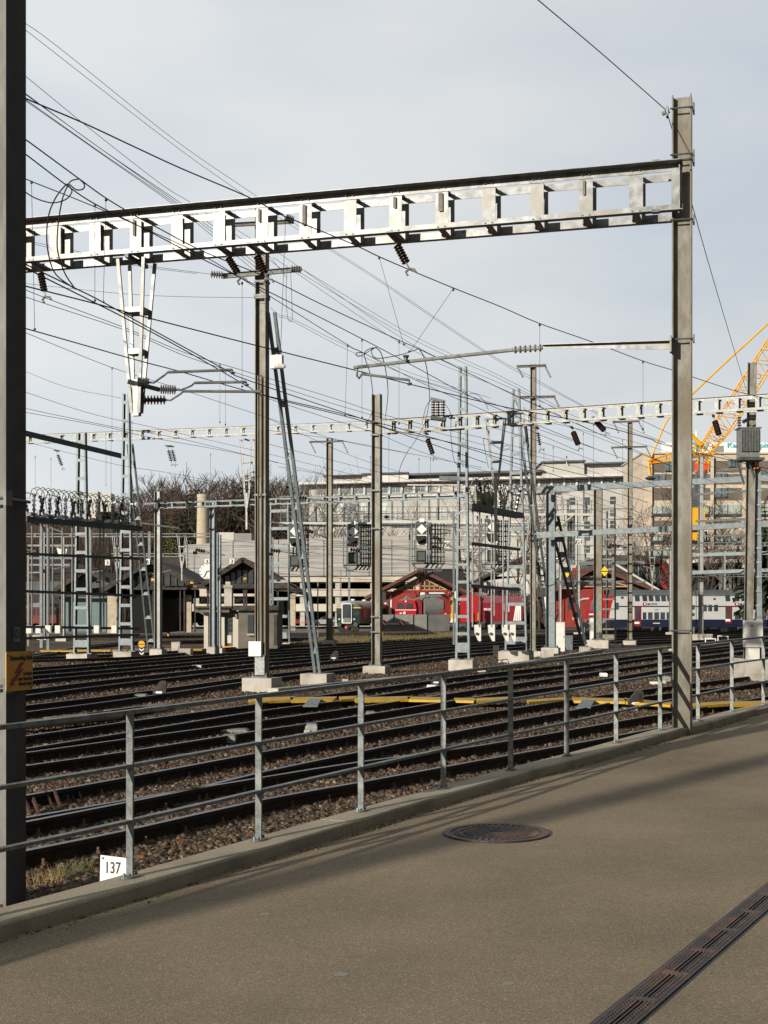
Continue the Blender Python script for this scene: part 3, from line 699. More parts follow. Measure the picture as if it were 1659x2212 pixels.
mb = MB(); mb.tube([W(772,794,20.3),W(771,812,20.3),W(775,818,20.3),W(783,806,20.3)], .018, 6); P('bent_hook', mb, m_galv, ct)
mb = MB(); mb.tube([W(782,808,20.3),W(884,821,20.1)], .02, 8); P('steady_arm', mb, m_galvL, ct)
mb = MB(); mb.lathe(W(884,821,20.1), W(885,832,20.1), [(0,.012),(.6,.012),(.6,.04),(1,.03)], 8); mb.lathe(W(877,768,19.8), W(877,780,19.8), [(0,.05),(.5,.03),(1,.03)], 8); P('wire_clamp', mb, m_galvD, ct)
# ---- channel mast C
tC, gC, zC = hmast('rail_mast', 'tall brown mast with a cross arm, white box and leaning brace, left of centre', 566, 1497, 440, .29, m_galvW, bh=.4, bw=.8)
for v in (610,640,645,1070): clamp(tC, gC, CZ+(HV-v)/F*gC.y, .29)
for dx in (-.045,.045):
    mb = MB(); q = gC+FA*dx+FB*.17; mb.tube([q+UP*.9, q+UP*8.2], .022, 6); P('conduit', mb, m_galvW, tC)
mb = MB(); q = gC+FB*.2; zb0 = CZ+(HV-1417)/F*gC.y; mb.ob(q+UP*(zb0+.19)+FA*.1, FA*.17, FB*.07, UP*.19); P('junction_box', mb, m_white, tC)
mb = MB(); mb.ob(gC+FB*.16+UP*(zb0/2+.25), FA*.13, FB*.02, UP*(zb0/2-.22)); P('cover_plate', mb, m_galv, tC)
mb = MB(); za = CZ+(HV-588)/F*gC.y; p_, q_ = W(482,597,gC.y-.2), W(650,582,gC.y-.2); mb.usec(p_, q_, UP, FB, .07, .13, .01); P('cross_arm', mb, m_galv, tC)
mb = MB(); p_, q_ = W(490,487,gC.y-.2), W(635,479,gC.y-.2); mb.usec(p_, q_, UP, FB, .07, .1, .01); P('cross_arm', mb, m_galvW, tC)
for (u,v,u2,v2) in ((455,592,482,594),(628,580,652,583),(618,468,634,476),(482,486,505,492)):
    mb = MB(); mb.insul(W(u,v,gC.y-.3), W(u2,v2,gC.y-.3), .1, 5, .04); P('insulator', mb, m_insG, tC)
# leaning brace (ladder)
def brace(t, top, bot, w0, w1, mat, nst, r=.05, blockw=.7, bh=.35, d=.08, f0=.0):
    top, bot = V3(top), V3(bot); 
    for s_ in (-1,1):
        mb = MB(); mb.bar(top+FA*s_*w0/2, bot+FA*s_*w1/2, r*1.6, d, FA); P('brace_leg', mb, mat, t)
    for k in range(nst):
        f = (k+.7)/(nst+.2); c = top.lerp(bot, f); w = (w0*(1-f)+w1*f); mb = MB(); mb.ob(c, FA*w/2, FB*.012, UP*.085); P('tie_plate', mb, mat, t)
    if blockw:
        g = Vector((bot.x,bot.y,0)); mb = MB(); blk(mb, g-UP*.3, blockw, bh+.3); P('foundation', mb, m_conc, t)
bt = W(586,675,gC.y-.05); bb_ = G(686,1482); 
brace(tC, bt, bb_+UP*.36, .18, .5*.28, m_galvB, 7, .05, .78, .36)
mb = MB(); mb.ob(W(598,782,gC.y-.3), FA*.16, FB*.08, UP*.17); P('lamp_bracket', mb, m_white, tC)
mb = MB(); mb.lathe(W(592,789,gC.y-.4), W(618,792,gC.y-.4), [(0,.05),(.3,.08),(.8,.06),(1,.02)], 8); P('lamp_head', mb, m_white, tC)
# ---- other H masts
t3, g3, z3 = hmast('steel_mast', 'plain grey-brown H mast on a rough stone block, centre of the yard', 814, 1456, 852, .3, m_galvW, bh=.28, bw=.78)
for v in (912,940,1060,1142,1332,1365): clamp(t3, g3, CZ+(HV-v)/F*g3.y, .3)
tt, gm, _ = hmast('crossarm_mast', 'tallest brown mast right of centre with two cross arms near its top', 1152, 1420, 787, .26, m_galvW, bh=.3, bw=.84)
def crossarm(t, g, u0, u1, v, hang=True, arms=.1):
    y = g.y-.2; mb = MB(); mb.usec(W(u0,v,y), W(u1,v-2,y), UP, FB, .06, .12, .01); P('cross_arm', mb, m_galvW, t)
    if hang:
        for u,s in ((u0+2,1),(u1-2,1)):
            mb = MB(); mb.insul(W(u,v,y), W(u+12,v+24,y), .06, 5, .025, 6); P('insulator', mb, m_insG, t)
crossarm(tt, gm, 1116, 1180, 792); crossarm(tt, gm, 1108, 1200, 859, True)
tt, gm, _ = hmast('crossarm_mast', 'brown mast with two cross arms, just left of the weathered right gantry mast', 1361, 1396, 912, .3, m_galvW, bh=.4, bw=.84)
crossarm(tt, gm, 1323, 1382, 912); crossarm(tt, gm, 1320, 1398, 967)
tt, gm, _ = hmast('crossarm_mast', 'brown mast with a top cross arm in front of the concrete car park', 712, 1396, 947, .36, m_galvW, bh=.4, bw=.84)
crossarm(tt, gm, 668, 742, 955)
tt, gm, _ = hmast('steel_mast', 'slim grey mast seen just right of the weathered right gantry mast', 1514, 1383, 985, .4, m_galv, bh=.5, bw=1.9)
mb = MB(); mb.usec(W(1492,987,gm.y), W(1540,985,gm.y), UP, FB, .06,.14,.01); P('cross_arm', mb, m_galv, tt)
tt, gm, _ = hmast('steel_mast', 'light grey mast beside the long leaning strut, in front of the left timber shed', 342, 1418, 1062, .3, m_galv, bh=.35, bw=.65)
tt, gm, _ = hmast('steel_mast', 'grey-blue mast at the left end of the two box-section beams', 1190, 1422, 1048, .42, m_galvB, bh=.5, bw=.8)
MT = (tt, gm)
brace(tt, W(1127,910,gm.y-5), G(1192,1414)+UP*.4, .25, .25, m_galvB, 8, .07, 0)
t5, g5, _ = hmast('steel_mast', 'narrow grey mast behind the small grey hut, left of the rail channel mast', 460, 1415, 1085, .26, m_galvB, bh=.4, bw=.5)
tt, gm, _ = hmast('steel_mast', 'thin mast standing beside the narrow grey mast at the hut', 474, 1412, 1155, .16, m_galvB, bh=.3, bw=.5)
tt, gm, _ = hmast('steel_mast', 'mid-grey mast with yellow diamond sign in front of the second red shed', 1292, 1400, 1045, .5, m_galvW, bh=.5, bw=1.4)
# far background masts
bgm = [(95,1382,1150,.25),(137,1385,1160,.25),(88,1378,1130,.2),(1448,1372,1180,.25),(1565,1365,1190,.3),(741,1352,1300,.25),(750,1350,1240,.35),(832,1350,1180,.25),(1373,1360,1170,.3),(1250,1372,1100,.3),(640,1352,1240,.2),(1210,1375,1170,.25)]
for i,(u,vb,vt,sz) in enumerate(bgm):
    hmast('distant_mast', 'distant slim grey catenary mast standing among the background wires', u, vb, vt, sz, m_galv if i%2 else m_galvB, bh=.3, bw=.9, group='distant slim catenary masts')
# ---- ladder (lattice) masts
def lattice(label, u, vb, vt, wb, wt, mat=m_galvB, n=14, bw=1.2, bh=.7, Y=None, name='ladder_mast', taper=True, panel=False):
    g = G(u, vb) if Y is None else Vector(((u-CU)/F*Y, Y, 0)); top = CZ+(HV-vt)/F*g.y; t = T(name, label, 'mast', g)
    for s_ in (-1,1):
        mb = MB(); a = g+FA*s_*wb/2+UP*bh; b = Vector((g.x,g.y,top))+FA*s_*wt/2; mb.usec(a, b, FB, FA*-s_, .08, .2, .014); P('leg', mb, mat, t)
        mb = MB(); mb.ob(g+FA*s_*wb/2+UP*(bh+.02), FA*.17, FB*.17, UP*.02); P('base_plate', mb, m_galvD, t)
    L = top-bh
    for k in range(n):
        f = (k+.5)/n; w = wb*(1-f)+wt*f; z = bh+L*f
        mb = MB(); mb.ob(Vector((g.x,g.y,z))+FB*.1, FA*w/2, FB*.006, UP*L/n*.085); P('batten', mb, mat, t)
    mb = MB(); mb.ob(g+UP*(bh+.45)+FB*.09, FA*wb/2, FB*.006, UP*.16); P('foot_panel', mb, mat, t)
    mb = MB(); blk(mb, g-UP*.3, bw, bh+.3); P('foundation', mb, m_conc, t); return t, g, top
tl1, gl1, _ = lattice('tall blue-grey ladder mast on a big concrete block, centre right', 1000, 1450, 792, .52, .27, n=17, bw=.88, bh=.42)
tl2, gl2, _ = lattice('second blue-grey ladder mast, with a cluster of white switch boxes at its foot', 1115, 1432, 840, .95, .3, n=14, bw=1.3, bh=.5)
brace(tl2, W(1127,880,gl2.y+1), W(1140,1000,gl2.y+1), .2, .25, m_galvB, 1, .04, 0)
tl3, gl3, _ = lattice('blue-grey ladder post, left of the pair carrying the switch frame', 177, 1428, 935, .75, .38, n=12, bw=1.0, bh=.32)
tl4, gl4, _ = lattice('taller blue-grey ladder post of the switch frame pair with a long leaning strut', 273, 1422, 850, .72, .3, n=14, bw=.92, bh=.32)
brace(tl4, W(281,960,gl4.y), G(328,1412)+UP*.1, .25, .4, m_galvB, 8, .05, 0)
tl5, gl5, _ = lattice('grey ladder mast carrying the left end of the signal bridge', 604, 1393, 1085, 1.5, 1.3, m_galvB, n=8, bw=2.2, bh=.15)
tl6, gl6, _ = lattice('pair of slim ladder legs under the right end of the signal bridge', 1310, 1398, 1090, 1.2, 1.1, m_galvW, n=14, bw=2, bh=.2)
# ---- right hand twin mast with transformer
YT = 42.0
def TW(u,v,dy=0): return W(u,v,YT+dy)
gT = Vector(((1622-CU)/F*YT, YT, 0)); tT = T('transformer_mast', 'paired grey masts on a pale concrete plinth carrying the pole transformer at the right edge', 'mast', gT)
mb = MB(); mb.hsec(TW(1616,1425)-UP*0, TW(1625,783), FA, .28, .28, .02,.014); P('column', mb, m_galvW, tT)
mb = MB(); mb.hsec(TW(1640,1440), TW(1636,1010), FA, .13, .2, .015,.012); P('column', mb, m_galvB, tT)
mb = MB(); zt = TW(1600,1424).z; mb.box((TW(1597,0).x, YT-.7, -.3),(TW(1652,0).x, YT+.7, zt+.02)); mb.box((TW(1597,0).x-.06, YT-.8, -.3),(TW(1652,0).x+.06, YT+.8, .25)); P('foundation', mb, m_conc, tT)
mb = MB(); mb.box((TW(1605,0).x, YT-.62, zt),(TW(1629,0).x, YT-.3, TW(0,1396).z)); P('cabinet_plinth', mb, m_white, tT)
mb = MB(); mb.box((TW(1600,0).x, YT-.72, TW(0,1397).z),(TW(1634,0).x, YT-.25, TW(0,1340).z)); P('control_cabinet', mb, m_white, tT)
mb = MB(); mb.box((TW(1609,0).x, YT-.725, TW(0,1353).z),(TW(1613,0).x, YT-.72, TW(0,1350).z)); P('lock', mb, m_black, tT)
for k in range(10):
    v = 1060+k*31; mb = MB(); mb.ob(TW(1630,v), FA*.22, FB*.02, UP*.03); P('tie_plate', mb, m_galv, tT)
mb = MB(); mb.tube([TW(1637,1012,-.25),TW(1639,960,-.25),TW(1638,935,-.25)], .03, 6)
mb.tube([TW(1625,1016,-.25),TW(1634,1008,-.25),TW(1638,985,-.25),TW(1638,925,-.25)], .035, 8); P('orange_cable', mb, M('orange_sheath',(.75,.16,.02),None,rough=.5), tT)
tr = T('pole_transformer', 'grey finned transformer box mounted on the paired masts at the right edge', 'transformer', TW(1608,1000,-.5))
x0,x1 = TW(1584,0).x, TW(1629,0).x; z0_,z1_ = TW(0,993).z, TW(0,932).z
mb = MB(); mb.box((x0+.03,YT-.75,z0_),(x1-.03,YT-.25,z1_)); P('tank', mb, m_galv, tr)
for k in range(13):
    x = x0+.04+(x1-x0-.08)*k/12; mb = MB(); mb.box((x-.008,YT-.84,z0_+.16),(x+.008,YT-.74,z1_-.03)); P('cooling_fin', mb, m_galv, tr)
mb = MB(); mb.box((x0-.02,YT-.8,z1_),(x1+.02,YT-.2,z1_+.03)); P('lid', mb, m_galv, tr)
mb = MB(); mb.box((x0,YT-.82,z0_-.1),(x1+.1,YT-.2,z0_-.02)); P('platform', mb, m_galvD, tr)
for k in (0,1): 
    mb = MB(); mb.bar(TW(1592 if k==0 else 1618,997,-.5), TW(1607 if k==0 else 1634,1046,0), .05,.05); P('platform_brace', mb, m_galvB, tr)
for u,va,vb in ((1597,927,900),(1604,912,905)):
    mb = MB(); mb.insul(TW(u,va,-.5), TW(u if u<1600 else 1618,vb,-.5), .07, 5, .03, 8); P('bushing', mb, m_insR, tr)
# ---- second gantry beam (right part, between mast 3 and the transformer mast), left part, thin ones
b2p = W(1665, 850, 41.0); b2q = W(822, 912, 46.5); b2q.z = b2p.z
B2 = beam('gantry_beam', 'long ladder-panel beam running from the centre mast to the transformer mast', b2p, b2q, .47, .35, .61, m_galv, .08, .12, .07)
b3p = W(806, 909, 62); b3q = W(30, 944, 67); b3q.z = b3p.z
B3 = beam('gantry_beam', 'pale thin ladder-panel beam on the left, above the switch frame posts', b3p, b3q, .42, .3, .86, m_galv, .08, .12, .05)
b4p = W(1000, 1061, 60); b4q = W(336, 1087, 66); b4q.z = b4p.z
beam('gantry_beam', 'lower grey ladder-panel beam passing in front of the forest and the hospital', b4p, b4q, .3, .25, .8, m_galvB, .06, .09, .04)
far_beams = [(57,1153,470,1151,100,.28),(240,1196,432,1194,110,.3),(1400,1181,1500,1180,100,.25),(1290,1184,1480,1176,95,.3),(1494,1176,1665,1166,95,.3),(1494,1243,1665,1236,110,.25),(1150,1258,1290,1255,100,.2),(700,1175,790,1172,105,.2)]
for i,(ua,va,ub,vb_,Y,hh_) in enumerate(far_beams):
    p_, q_ = W(ub,vb_,Y), W(ua,va,Y); q_.z = p_.z = (p_.z+q_.z)/2
    beam('distant_beam', 'distant thin ladder-panel beam crossing low behind the masts', p_, q_, hh_, .3, 1.3, m_galv, .07, .1, .03, group='distant thin beams', rear=False, endplate=False)
def boxbeam(label, p, q, h, mat=m_galvB, group=None):
    mb = MB(); mb.bar(p, q, .2, h); L_ = (V3(q)-V3(p)); t = T('box_beam', label, 'gantry beam', p, group); P('beam', mb, mat, t)
    for e,f in ((V3(p),.02),(V3(q),-.02)):
        mb = MB(); mb.ob(e.lerp(V3(p) if f<0 else V3(q), .01), L_.normalized()*.35, FB*.13, UP*(h/2+.02)); P('end_sleeve', mb, mat, t)
boxbeam('upper solid box-section beam running right from the grey-blue mast', W(1172,1058,63), W(1672,1032,60), .26, m_galvB)
boxbeam('lower solid box-section beam running right from the grey-blue mast', W(1172,1156,63), W(1672,1131,60), .24, m_galvB)
boxbeam('thin tube beam low behind the right gantry mast, above the black sheds', W(1490,1237,90), W(1675,1231,88), .22, m_galvB)
boxbeam('thin tube beam between the crane and the transformer mast', W(1490,1199,90), W(1675,1194,88), .22, m_galvB)
m_rackb = M('beam_blue_grey', (.07,.09,.1), (.12,.15,.16), 4, .6, .2)
# dark beam coming off to upper left behind the left mast
mb = MB(); mb.usec(W(30,930,50), W(262,985,58), UP, FB, .1, .22, .02); S('dark_beam', mb, m_rackb, 'dark channel beam slanting down from the left mast to the taller ladder post', 'gantry beam')
# drop posts below the beams
for lab,u,v,Y,w,L1,L2 in (('small drop post hanging from the thin left beam beside the rail channel mast',533,950,64,.62,3.2,4.2),('twin-leg drop post hanging from the long beam left of the second ladder mast',1071,905,44,.6,2.3,3.9),
    ('short drop post between the switch frame posts, low on the left',253,1158,98,.6,2.6,4.2),('short drop post right of the light grey mast, below the far beam',393,1158,98,.6,2.3,3.2),('tiny drop post below the far beam right of the weathered gantry mast',1409,1185,98,.5,2,3),('far drop post low behind the second ladder mast',1135,1100,85,.6,2.6,4.5)):
    drop_post(lab, W(u,v,Y), w, 0, 0, L1, L2, mat=m_galv, sc_=.8)
# strings below the other beams
SL = [(845,935,872,985,46,'insulator string under the long beam, right of the centre mast'),(1245,893,1232,0,0,''),]
string('insulator string under the long beam, right of the centre mast', W(920,938,46), W(938,990,45.5), .09, 7, None, m_insB)
string('black insulator under the long beam, left one of the pair before the right mast', W(1235,925,44), W(1252,968,43.5), .1, 7, None, m_insB)
string('black insulator under the long beam, right one of the pair before the right mast', W(1283,905,44), W(1310,935,43.5), .1, 7, None, m_insB)
string('insulator string under the long beam in front of the crane boom', W(1541,900,42), W(1556,948,41.6), .1, 7, None, m_insB)
string('slim insulator string under the long beam beside the crossarm mast', W(1160,925,44), W(1168,970,44), .07, 6, None, m_insB)
for u,v,u2,v2 in ((362,965,372,1003),(370,965,380,1003)): string('one of two slim insulator strings hanging side by side under the thin left beam', W(u,v,64), W(u2,v2,64), .1, 7, 'pair of strings under the thin left beam', m_insB)
string('slanting insulator string under the thin left beam, nearest the left mast', W(122,975,66), W(136,1012,66), .1, 7, None, m_insB)
# insulator stack (three post insulators) on the long beam
st = T('disconnector', 'black disconnector switch with three post insulators standing on the long beam', 'switch', W(945,905,45))
mb = MB(); mb.bar(W(930,903,45), W(964,907,45), .25,.1); P('base', mb, m_galvD, st)
mb = MB(); mb.bar(W(930,861,45), W(962,868,45), .1,.09); P('contact_bar', mb, m_galv, st)
for u in (936,946,957):
    mb = MB(); mb.insul(W(u,900,45), W(u,866,45), .085, 6, .04, 8); P('post_insulator', mb, m_insB, st)

# masts standing behind the viewer on the same side of the tracks; their long shadows cross the walkway
sd = Vector((math.sin(SUN_AZ), math.cos(SUN_AZ), 0))
for (u,v,dist,ht,sz,lab) in ((417,1949,27,15,.34,'mast behind the viewer whose long shadow crosses the walkway'),):
    g = PG(u,v)-sd*dist; g.z = 0; t = T('steel_mast', lab, 'mast', g)
    mb = MB(); mb.hsec(g, g+UP*ht, FA, sz, sz, .02,.014); P('column', mb, m_galvW, t)
    mb = MB(); mb.usec(g+UP*(ht-1)-FA*1.2, g+UP*(ht-1)+FA*1.2, UP, FB, .08,.14,.01); P('cross_arm', mb, m_galvW, t)
# bolts, gusset plates and rust runs on the big beam near its mast end and at the hanger brackets
m_run = M('rust_run', (.13,.12,.1), (.2,.185,.16), 9, .7)
for k in range(14):
    c = bR+axb*(.62+.675*k)+FB*.022
    mb = MB()
    for z in (.05,.6):
        for dx in (-.05,.05): mb.lathe(c+axb*dx-UP*z, c+axb*dx-UP*z+FB*.014, [(0,.013),(1,.011)], 6)
    P('bolt_group', mb, m_galvD, BIG)
for k,(dx,w_,h_) in enumerate(((1.32,.018,.2),(3.33,.03,.26),(4.0,.02,.16),(5.36,.025,.3),(6.05,.016,.2),(8.06,.02,.24))):
    c = bR+axb*dx+FB*.021-UP*(.12+h_/2); mb = MB(); mb.ob(c, axb*w_, FB*.0006, UP*h_/2); P('rust_streak', mb, m_run, BIG)
# ---------------------------------------------------------------- overhead wires
def wire(label, pts, h=None, Y=None, r=.007, group=None, name='overhead_wire', mat=None, cat='wire', smoothn=8, clips=()):
    P3 = []
    for i,p in enumerate(pts):
        if len(p) == 3: P3.append(W(*p))
        elif h is not None: P3.append(H(p[0], p[1], h if not isinstance(h,tuple) else h[0]+(h[1]-h[0])*i/(len(pts)-1)))
        else: P3.append(W(p[0], p[1], Y if not isinstance(Y,tuple) else Y[0]+(Y[1]-Y[0])*i/(len(pts)-1)))
    ln = spline(P3, n=smoothn) if len(P3) > 2 else P3
    mb = MB()
    k = len(ln); rr = [max(r*.8, .000135*p.y) for p in ln]        # stranded cable, slightly thicker bundles far away
    mb.tube(ln, rr, 5); return S(name, mb, mat or m_wire, label, cat, group), P3
def drop(label, u, v0, v1, Y, group=None, u1=None, clip=True):
    u1 = u if u1 is None else u1
    t = T('dropper', label, 'dropper', W(u,v0,Y), group); mb = MB(); mb.tube([W(u,v0,Y), W((u+u1)/2,(v0+v1)/2,Y), W(u1,v1,Y)], max(.003,.0001*Y), 4); P('rod', mb, m_wireb, t)
    if clip:
        s = .018
        for uu,v,sg in ((u,v0,1),(u1,v1,-1)): mb = MB(); mb.lathe(W(uu,v-1,Y), W(uu,v+5*sg,Y), [(0,s*.7),(.3,s),(.8,s),(1,s*.5)], 6); P('clip', mb, m_black, t)
    return t
# high feeder pair
wire('upper wire of the highest pair, coming from the top left corner over the big beam', [(40,40),(130,105),(380,304),(557,426),(703,529),(820,604),(989,719),(1080,778),(1146,813),(1300,896),(1500,985)], h=10.8)
wire('lower wire of the highest pair, coming from the top left corner over the big beam', [(40,53),(370,309),(540,429),(700,532),(820,608),(989,723),(1080,782),(1140,815),(1300,900)], h=10.8)
wire('single thin wire crossing the bundle left of the big beam', [(40,152),(183,269),(347,397),(414,439),(500,500),(620,590)], h=9.2)
for i,(a,b,c,e) in enumerate(((203,330,394,441),(205,330,386,441),(216,331,380,441),(219,333,376,443))):
    wire(['uppermost of the four bundled wires descending to the big beam','second of the four bundled wires descending to the big beam','third of the four bundled wires descending to the big beam','lowest of the four bundled wires descending to the big beam'][i],
      [(40,a-12),(220,b-7 if i<2 else b),(c,e),(c+110,e+80+i*3),(c+200,e+152+i*4)], h=8.6+i*.1, r=.008)
wire('thick dark cable running over the big beam and hanging from its middle insulator', [(40,206),(93,229),(183,267),(294,319),(394,365),(537,426),(608,464),(634,475),(761,527),(820,555),(885,583),(979,622),(1080,662),(1166,699),(1283,740),(1389,780),(1451,799),(1495,814),(1594,846),(1670,864)], h=5.0, r=.01)
wire('thick contact wire under the long cantilever arm, rising to the left mast', [(40,615),(58,619),(202,655),(325,688),(540,743),(752,796),(885,830),(927,840),(1080,877),(1190,898),(1283,916),(1400,947),(1451,965),(1670,1015)], h=3.72, r=.011)
wire('dark cable with looped jumpers passing in front of the big beam, upper of two', [(40,291),(59,304),(172,387),(229,428),(297,469),(335,489),(439,543),(580,601),(700,660),(862,735),(905,754),(1000,800),(1150,872),(1300,940),(1500,1030)], h=5.02, r=.01)
wire('dark cable with looped jumpers passing in front of the big beam, lower of two', [(40,323),(59,336),(145,401),(204,440),(297,487),(430,556),(540,610),(700,690),(782,732),(813,748),(905,797),(1000,848),(1100,893),(1300,975)], h=5.0, r=.01)
wire('third cable below the looped pair, with droppers at the left mast', [(40,379),(68,392),(154,426),(229,457),(297,487),(430,548),(540,613),(751,745),(781,760),(900,822),(1053,890),(1250,975)], h=5.0, r=.008)
wire('heavy wire crossing the bright drop post at its upper third', [(40,566),(58,580),(143,623),(203,653),(293,699),(423,770),(534,834),(582,858),(774,907),(900,948),(1050,1000)], h=3.9, r=.011)
wire('heavy wire beside it, crossing the bright drop post slightly higher', [(40,560),(58,572),(163,623),(221,652),(325,710),(488,799),(540,823),(774,902),(860,932),(974,956),(1161,1002),(1400,1060)], h=3.95, r=.011)
wire('heavy wire crossing the bright drop post near its lower end', [(40,706),(75,715),(293,777),(391,803),(540,846),(700,884),(850,922),(1000,965),(1161,1015),(1400,1085)], h=3.8, r=.011)
wire('thin wire just below the heavy wire at the left mast', [(40,712),(58,720),(242,794),(391,841),(540,890),(729,950),(903,983)], h=4.8)
wire('thin wire ending on the tip of the taller ladder post', [(40,798),(58,804),(150,838),(262,860)], Y=(52,63), r=.008)
wire('nearly level thin wire behind the bright drop post', [(40,611),(260,634),(400,641),(553,643)], Y=(36,35), r=.007)
wire('upper wire of the thin pair held by the leftmost insulator string', [(40,620),(110,648),(277,711),(403,763),(540,805),(729,863),(851,902),(1049,948),(1250,1000)], h=4.6)
wire('lower wire of the thin pair held by the leftmost insulator string', [(40,636),(98,656),(277,716),(403,770),(540,815),(729,875),(860,912),(1049,962)], h=4.6)
wire('upper wire of the level pair ending at the rail channel mast cross arm', [(40,516),(161,542),(300,571),(423,588),(455,592)], Y=(32,35))
wire('lower wire of the level pair ending at the rail channel mast cross arm', [(40,520),(161,547),(300,575),(425,591)], Y=(32,35))
for i,pts in enumerate(([(652,581),(898,728),(1080,812),(1215,884)],[(646,588),(898,736),(1080,819),(1217,892)],[(600,545),(898,748),(1080,828),(1300,925)],[(590,556),(898,760),(1080,838),(1290,935)])):
    wire('thin wire %s of four fanning out from the rail channel mast cross arm' % ['first','second','third','fourth'][i], pts, Y=(35,62))
wire('jumper wire from the upper cross arm insulator to the left', [(505,492),(560,530),(620,600)], Y=35)
wire('wire leaving the strain insulator at the top of the leaning brace, upper', [(585,665),(602,680),(634,690),(751,748),(900,810),(1060,860)], Y=(35,52))
wire('wire leaving the strain insulator at the top of the leaning brace, lower', [(602,684),(634,695),(751,756),(900,818),(1000,845),(1005,848)], Y=(35,49))
wire('earth wire swinging from the right mast top up over the walkway', [(1441,240,18.5),(1300,116,16.6),(1160,-2,14.9),(1000,-140,13.4),(560,-560,10.9),(20,-1095,9.4)], r=.008)
wire('earth wire running down from the right mast to the transformer mast', [(1441,244,18.4),(1455,290,18.6),(1474,360,19.2),(1495,442,20),(1538,594,24),(1588,763,33),(1612,842,41)], r=.008)
low = [[(40,842),(195,893),(325,922),(540,971),(700,1010),(900,1060)],[(40,888),(228,922),(325,945),(540,985),(760,1040)],[(40,950),(163,982),(270,1007),(391,1026),(560,1062)],[(40,878),(90,890),(260,925),(400,950),(600,1000)],
 [(40,1062),(130,1080),(270,1100),(400,1118)],[(40,1072),(270,1122),(400,1150)],[(582,930),(729,950),(903,983),(1040,1010)],[(582,862),(729,910),(815,937),(942,987),(1161,1049),(1400,1120)],[(582,905),(760,985),(900,1030),(1100,1085)],[(582,960),(760,1005),(980,1060),(1150,1095)],
 [(900,820),(1053,868),(1200,915),(1389,960),(1560,1015),(1670,1045)],[(1053,892),(1200,940),(1400,1010),(1600,1085)],[(1053,960),(1250,1010),(1450,1075),(1670,1130)],[(1053,985),(1250,1060),(1450,1130),(1600,1175)],[(1190,905),(1330,960),(1460,1010),(1670,1090)],
 [(1060,1010),(1250,1090),(1450,1150)],[(1290,908),(1400,945),(1560,1000),(1670,1030)],[(1053,920),(1230,975),(1420,1050),(1670,1150)],[(600,1008),(800,1042),(1000,1075),(1150,1110)],[(1380,905),(1500,960),(1670,1025)],[(1190,1120),(1350,1145),(1550,1180),(1670,1195)],[(380,1030),(600,1070),(800,1110),(990,1140)]]
for i,pts in enumerate(low):
    wire('thin distant overhead wire low above the yard, one of many crossing lines', pts, h=4.3 if i%2 else 5.0, group='distant overhead wires low above the yard')
for i in range(16):       # level span wires far back
    u0 = 40+rng.random()*900; v0 = 1110+i*9+rng.random()*6; L_ = 300+rng.random()*500; Yb = 85+rng.random()*40
    wire('thin distant overhead wire low above the yard, one of many crossing lines', [(u0,v0),(u0+L_*.5,v0+L_*.035+3),(u0+L_,v0+L_*.05)], Y=Yb, group='distant overhead wires low above the yard')
# looped jumpers
wire('looped black jumper cable hanging over the big beam, left strand', [(172,387,16),(182,398,16),(180,408,16),(165,410,16),(148,398,16),(138,404,16),(120,428,16),(106,462,16.1),(101,505,16.2),(105,550,16.4),(120,592,16.6),(158,622,16.8)], r=.011, name='jumper_cable', cat='cable')
wire('looped black jumper cable hanging over the big beam, right strand', [(172,386,16),(155,390,16),(147,400,16),(136,425,16),(128,465,16.1),(124,505,16.2),(125,545,16.3),(140,590,16.6),(163,625,16.9)], r=.011, name='jumper_cable', cat='cable')
wire('slack jumper cable curving from behind the left mast to the loop', [(40,402,16),(70,425,16),(110,438,16),(140,432,16),(154,418,16),(154,408,16),(146,400,16)], r=.01, name='jumper_cable', cat='cable')
wire('curved jumper cable looping around the cantilever tube, left strand', [(782,762,25),(771,762,25),(770,768,25),(781,768,25),(808,751,25),(787,764,25.2),(800,810,26),(806,870,30),(800,900,40),(786,921,45)], r=.01, name='jumper_cable', cat='cable')
wire('curved jumper cable looping around the cantilever tube, middle strand', [(812,750,25),(803,757,25),(806,769,25),(822,774,25),(870,765,25),(905,753,25)], r=.01, name='jumper_cable', cat='cable')
wire('long curved jumper cable falling from the messenger wire to the centre mast', [(812,750,25),(824,765,26),(834,805,28),(838,850,33),(834,890,42),(832,903,46)], r=.012, name='jumper_cable', cat='cable')
wire('long curved jumper cable falling past the disconnector switch', [(905,753,25),(917,775,26),(925,820,30),(927,870,38),(915,920,45),(895,955,45),(878,980,45),(864,1012,46),(862,1040,48)], r=.012, name='jumper_cable', cat='cable')
wire('thin drooping cable right of the disconnector switch', [(957,870,45),(968,882,45),(974,900,45),(974,940,46),(980,990,47),(990,1008,48)], r=.012, name='jumper_cable', cat='cable')
wire('thin drooping cable left of the disconnector switch', [(932,862,45),(920,880,45),(912,915,45)], r=.012, name='jumper_cable', cat='cable')
wire('short jumper cable beside the first ladder mast top', [(1014,850,48.5),(1030,852,48.5),(1045,866,48.5),(1055,885,48.5)], r=.012, name='jumper_cable', cat='cable')
wire('hooked jumper cable beside the second ladder mast', [(1055,1010,50),(1045,955,50),(1050,948,50),(1083,972,50),(1100,968,50),(1096,962,50),(1084,970,50),(1078,1000,50)], r=.012, name='jumper_cable', cat='cable')
wire('round jumper wire ladder below the channel mast cross arm', [(620,583,35),(618,640,35),(622,688,35),(631,690,35),(630,640,35),(628,590,35)], r=.008, name='jumper_cable', cat='cable')
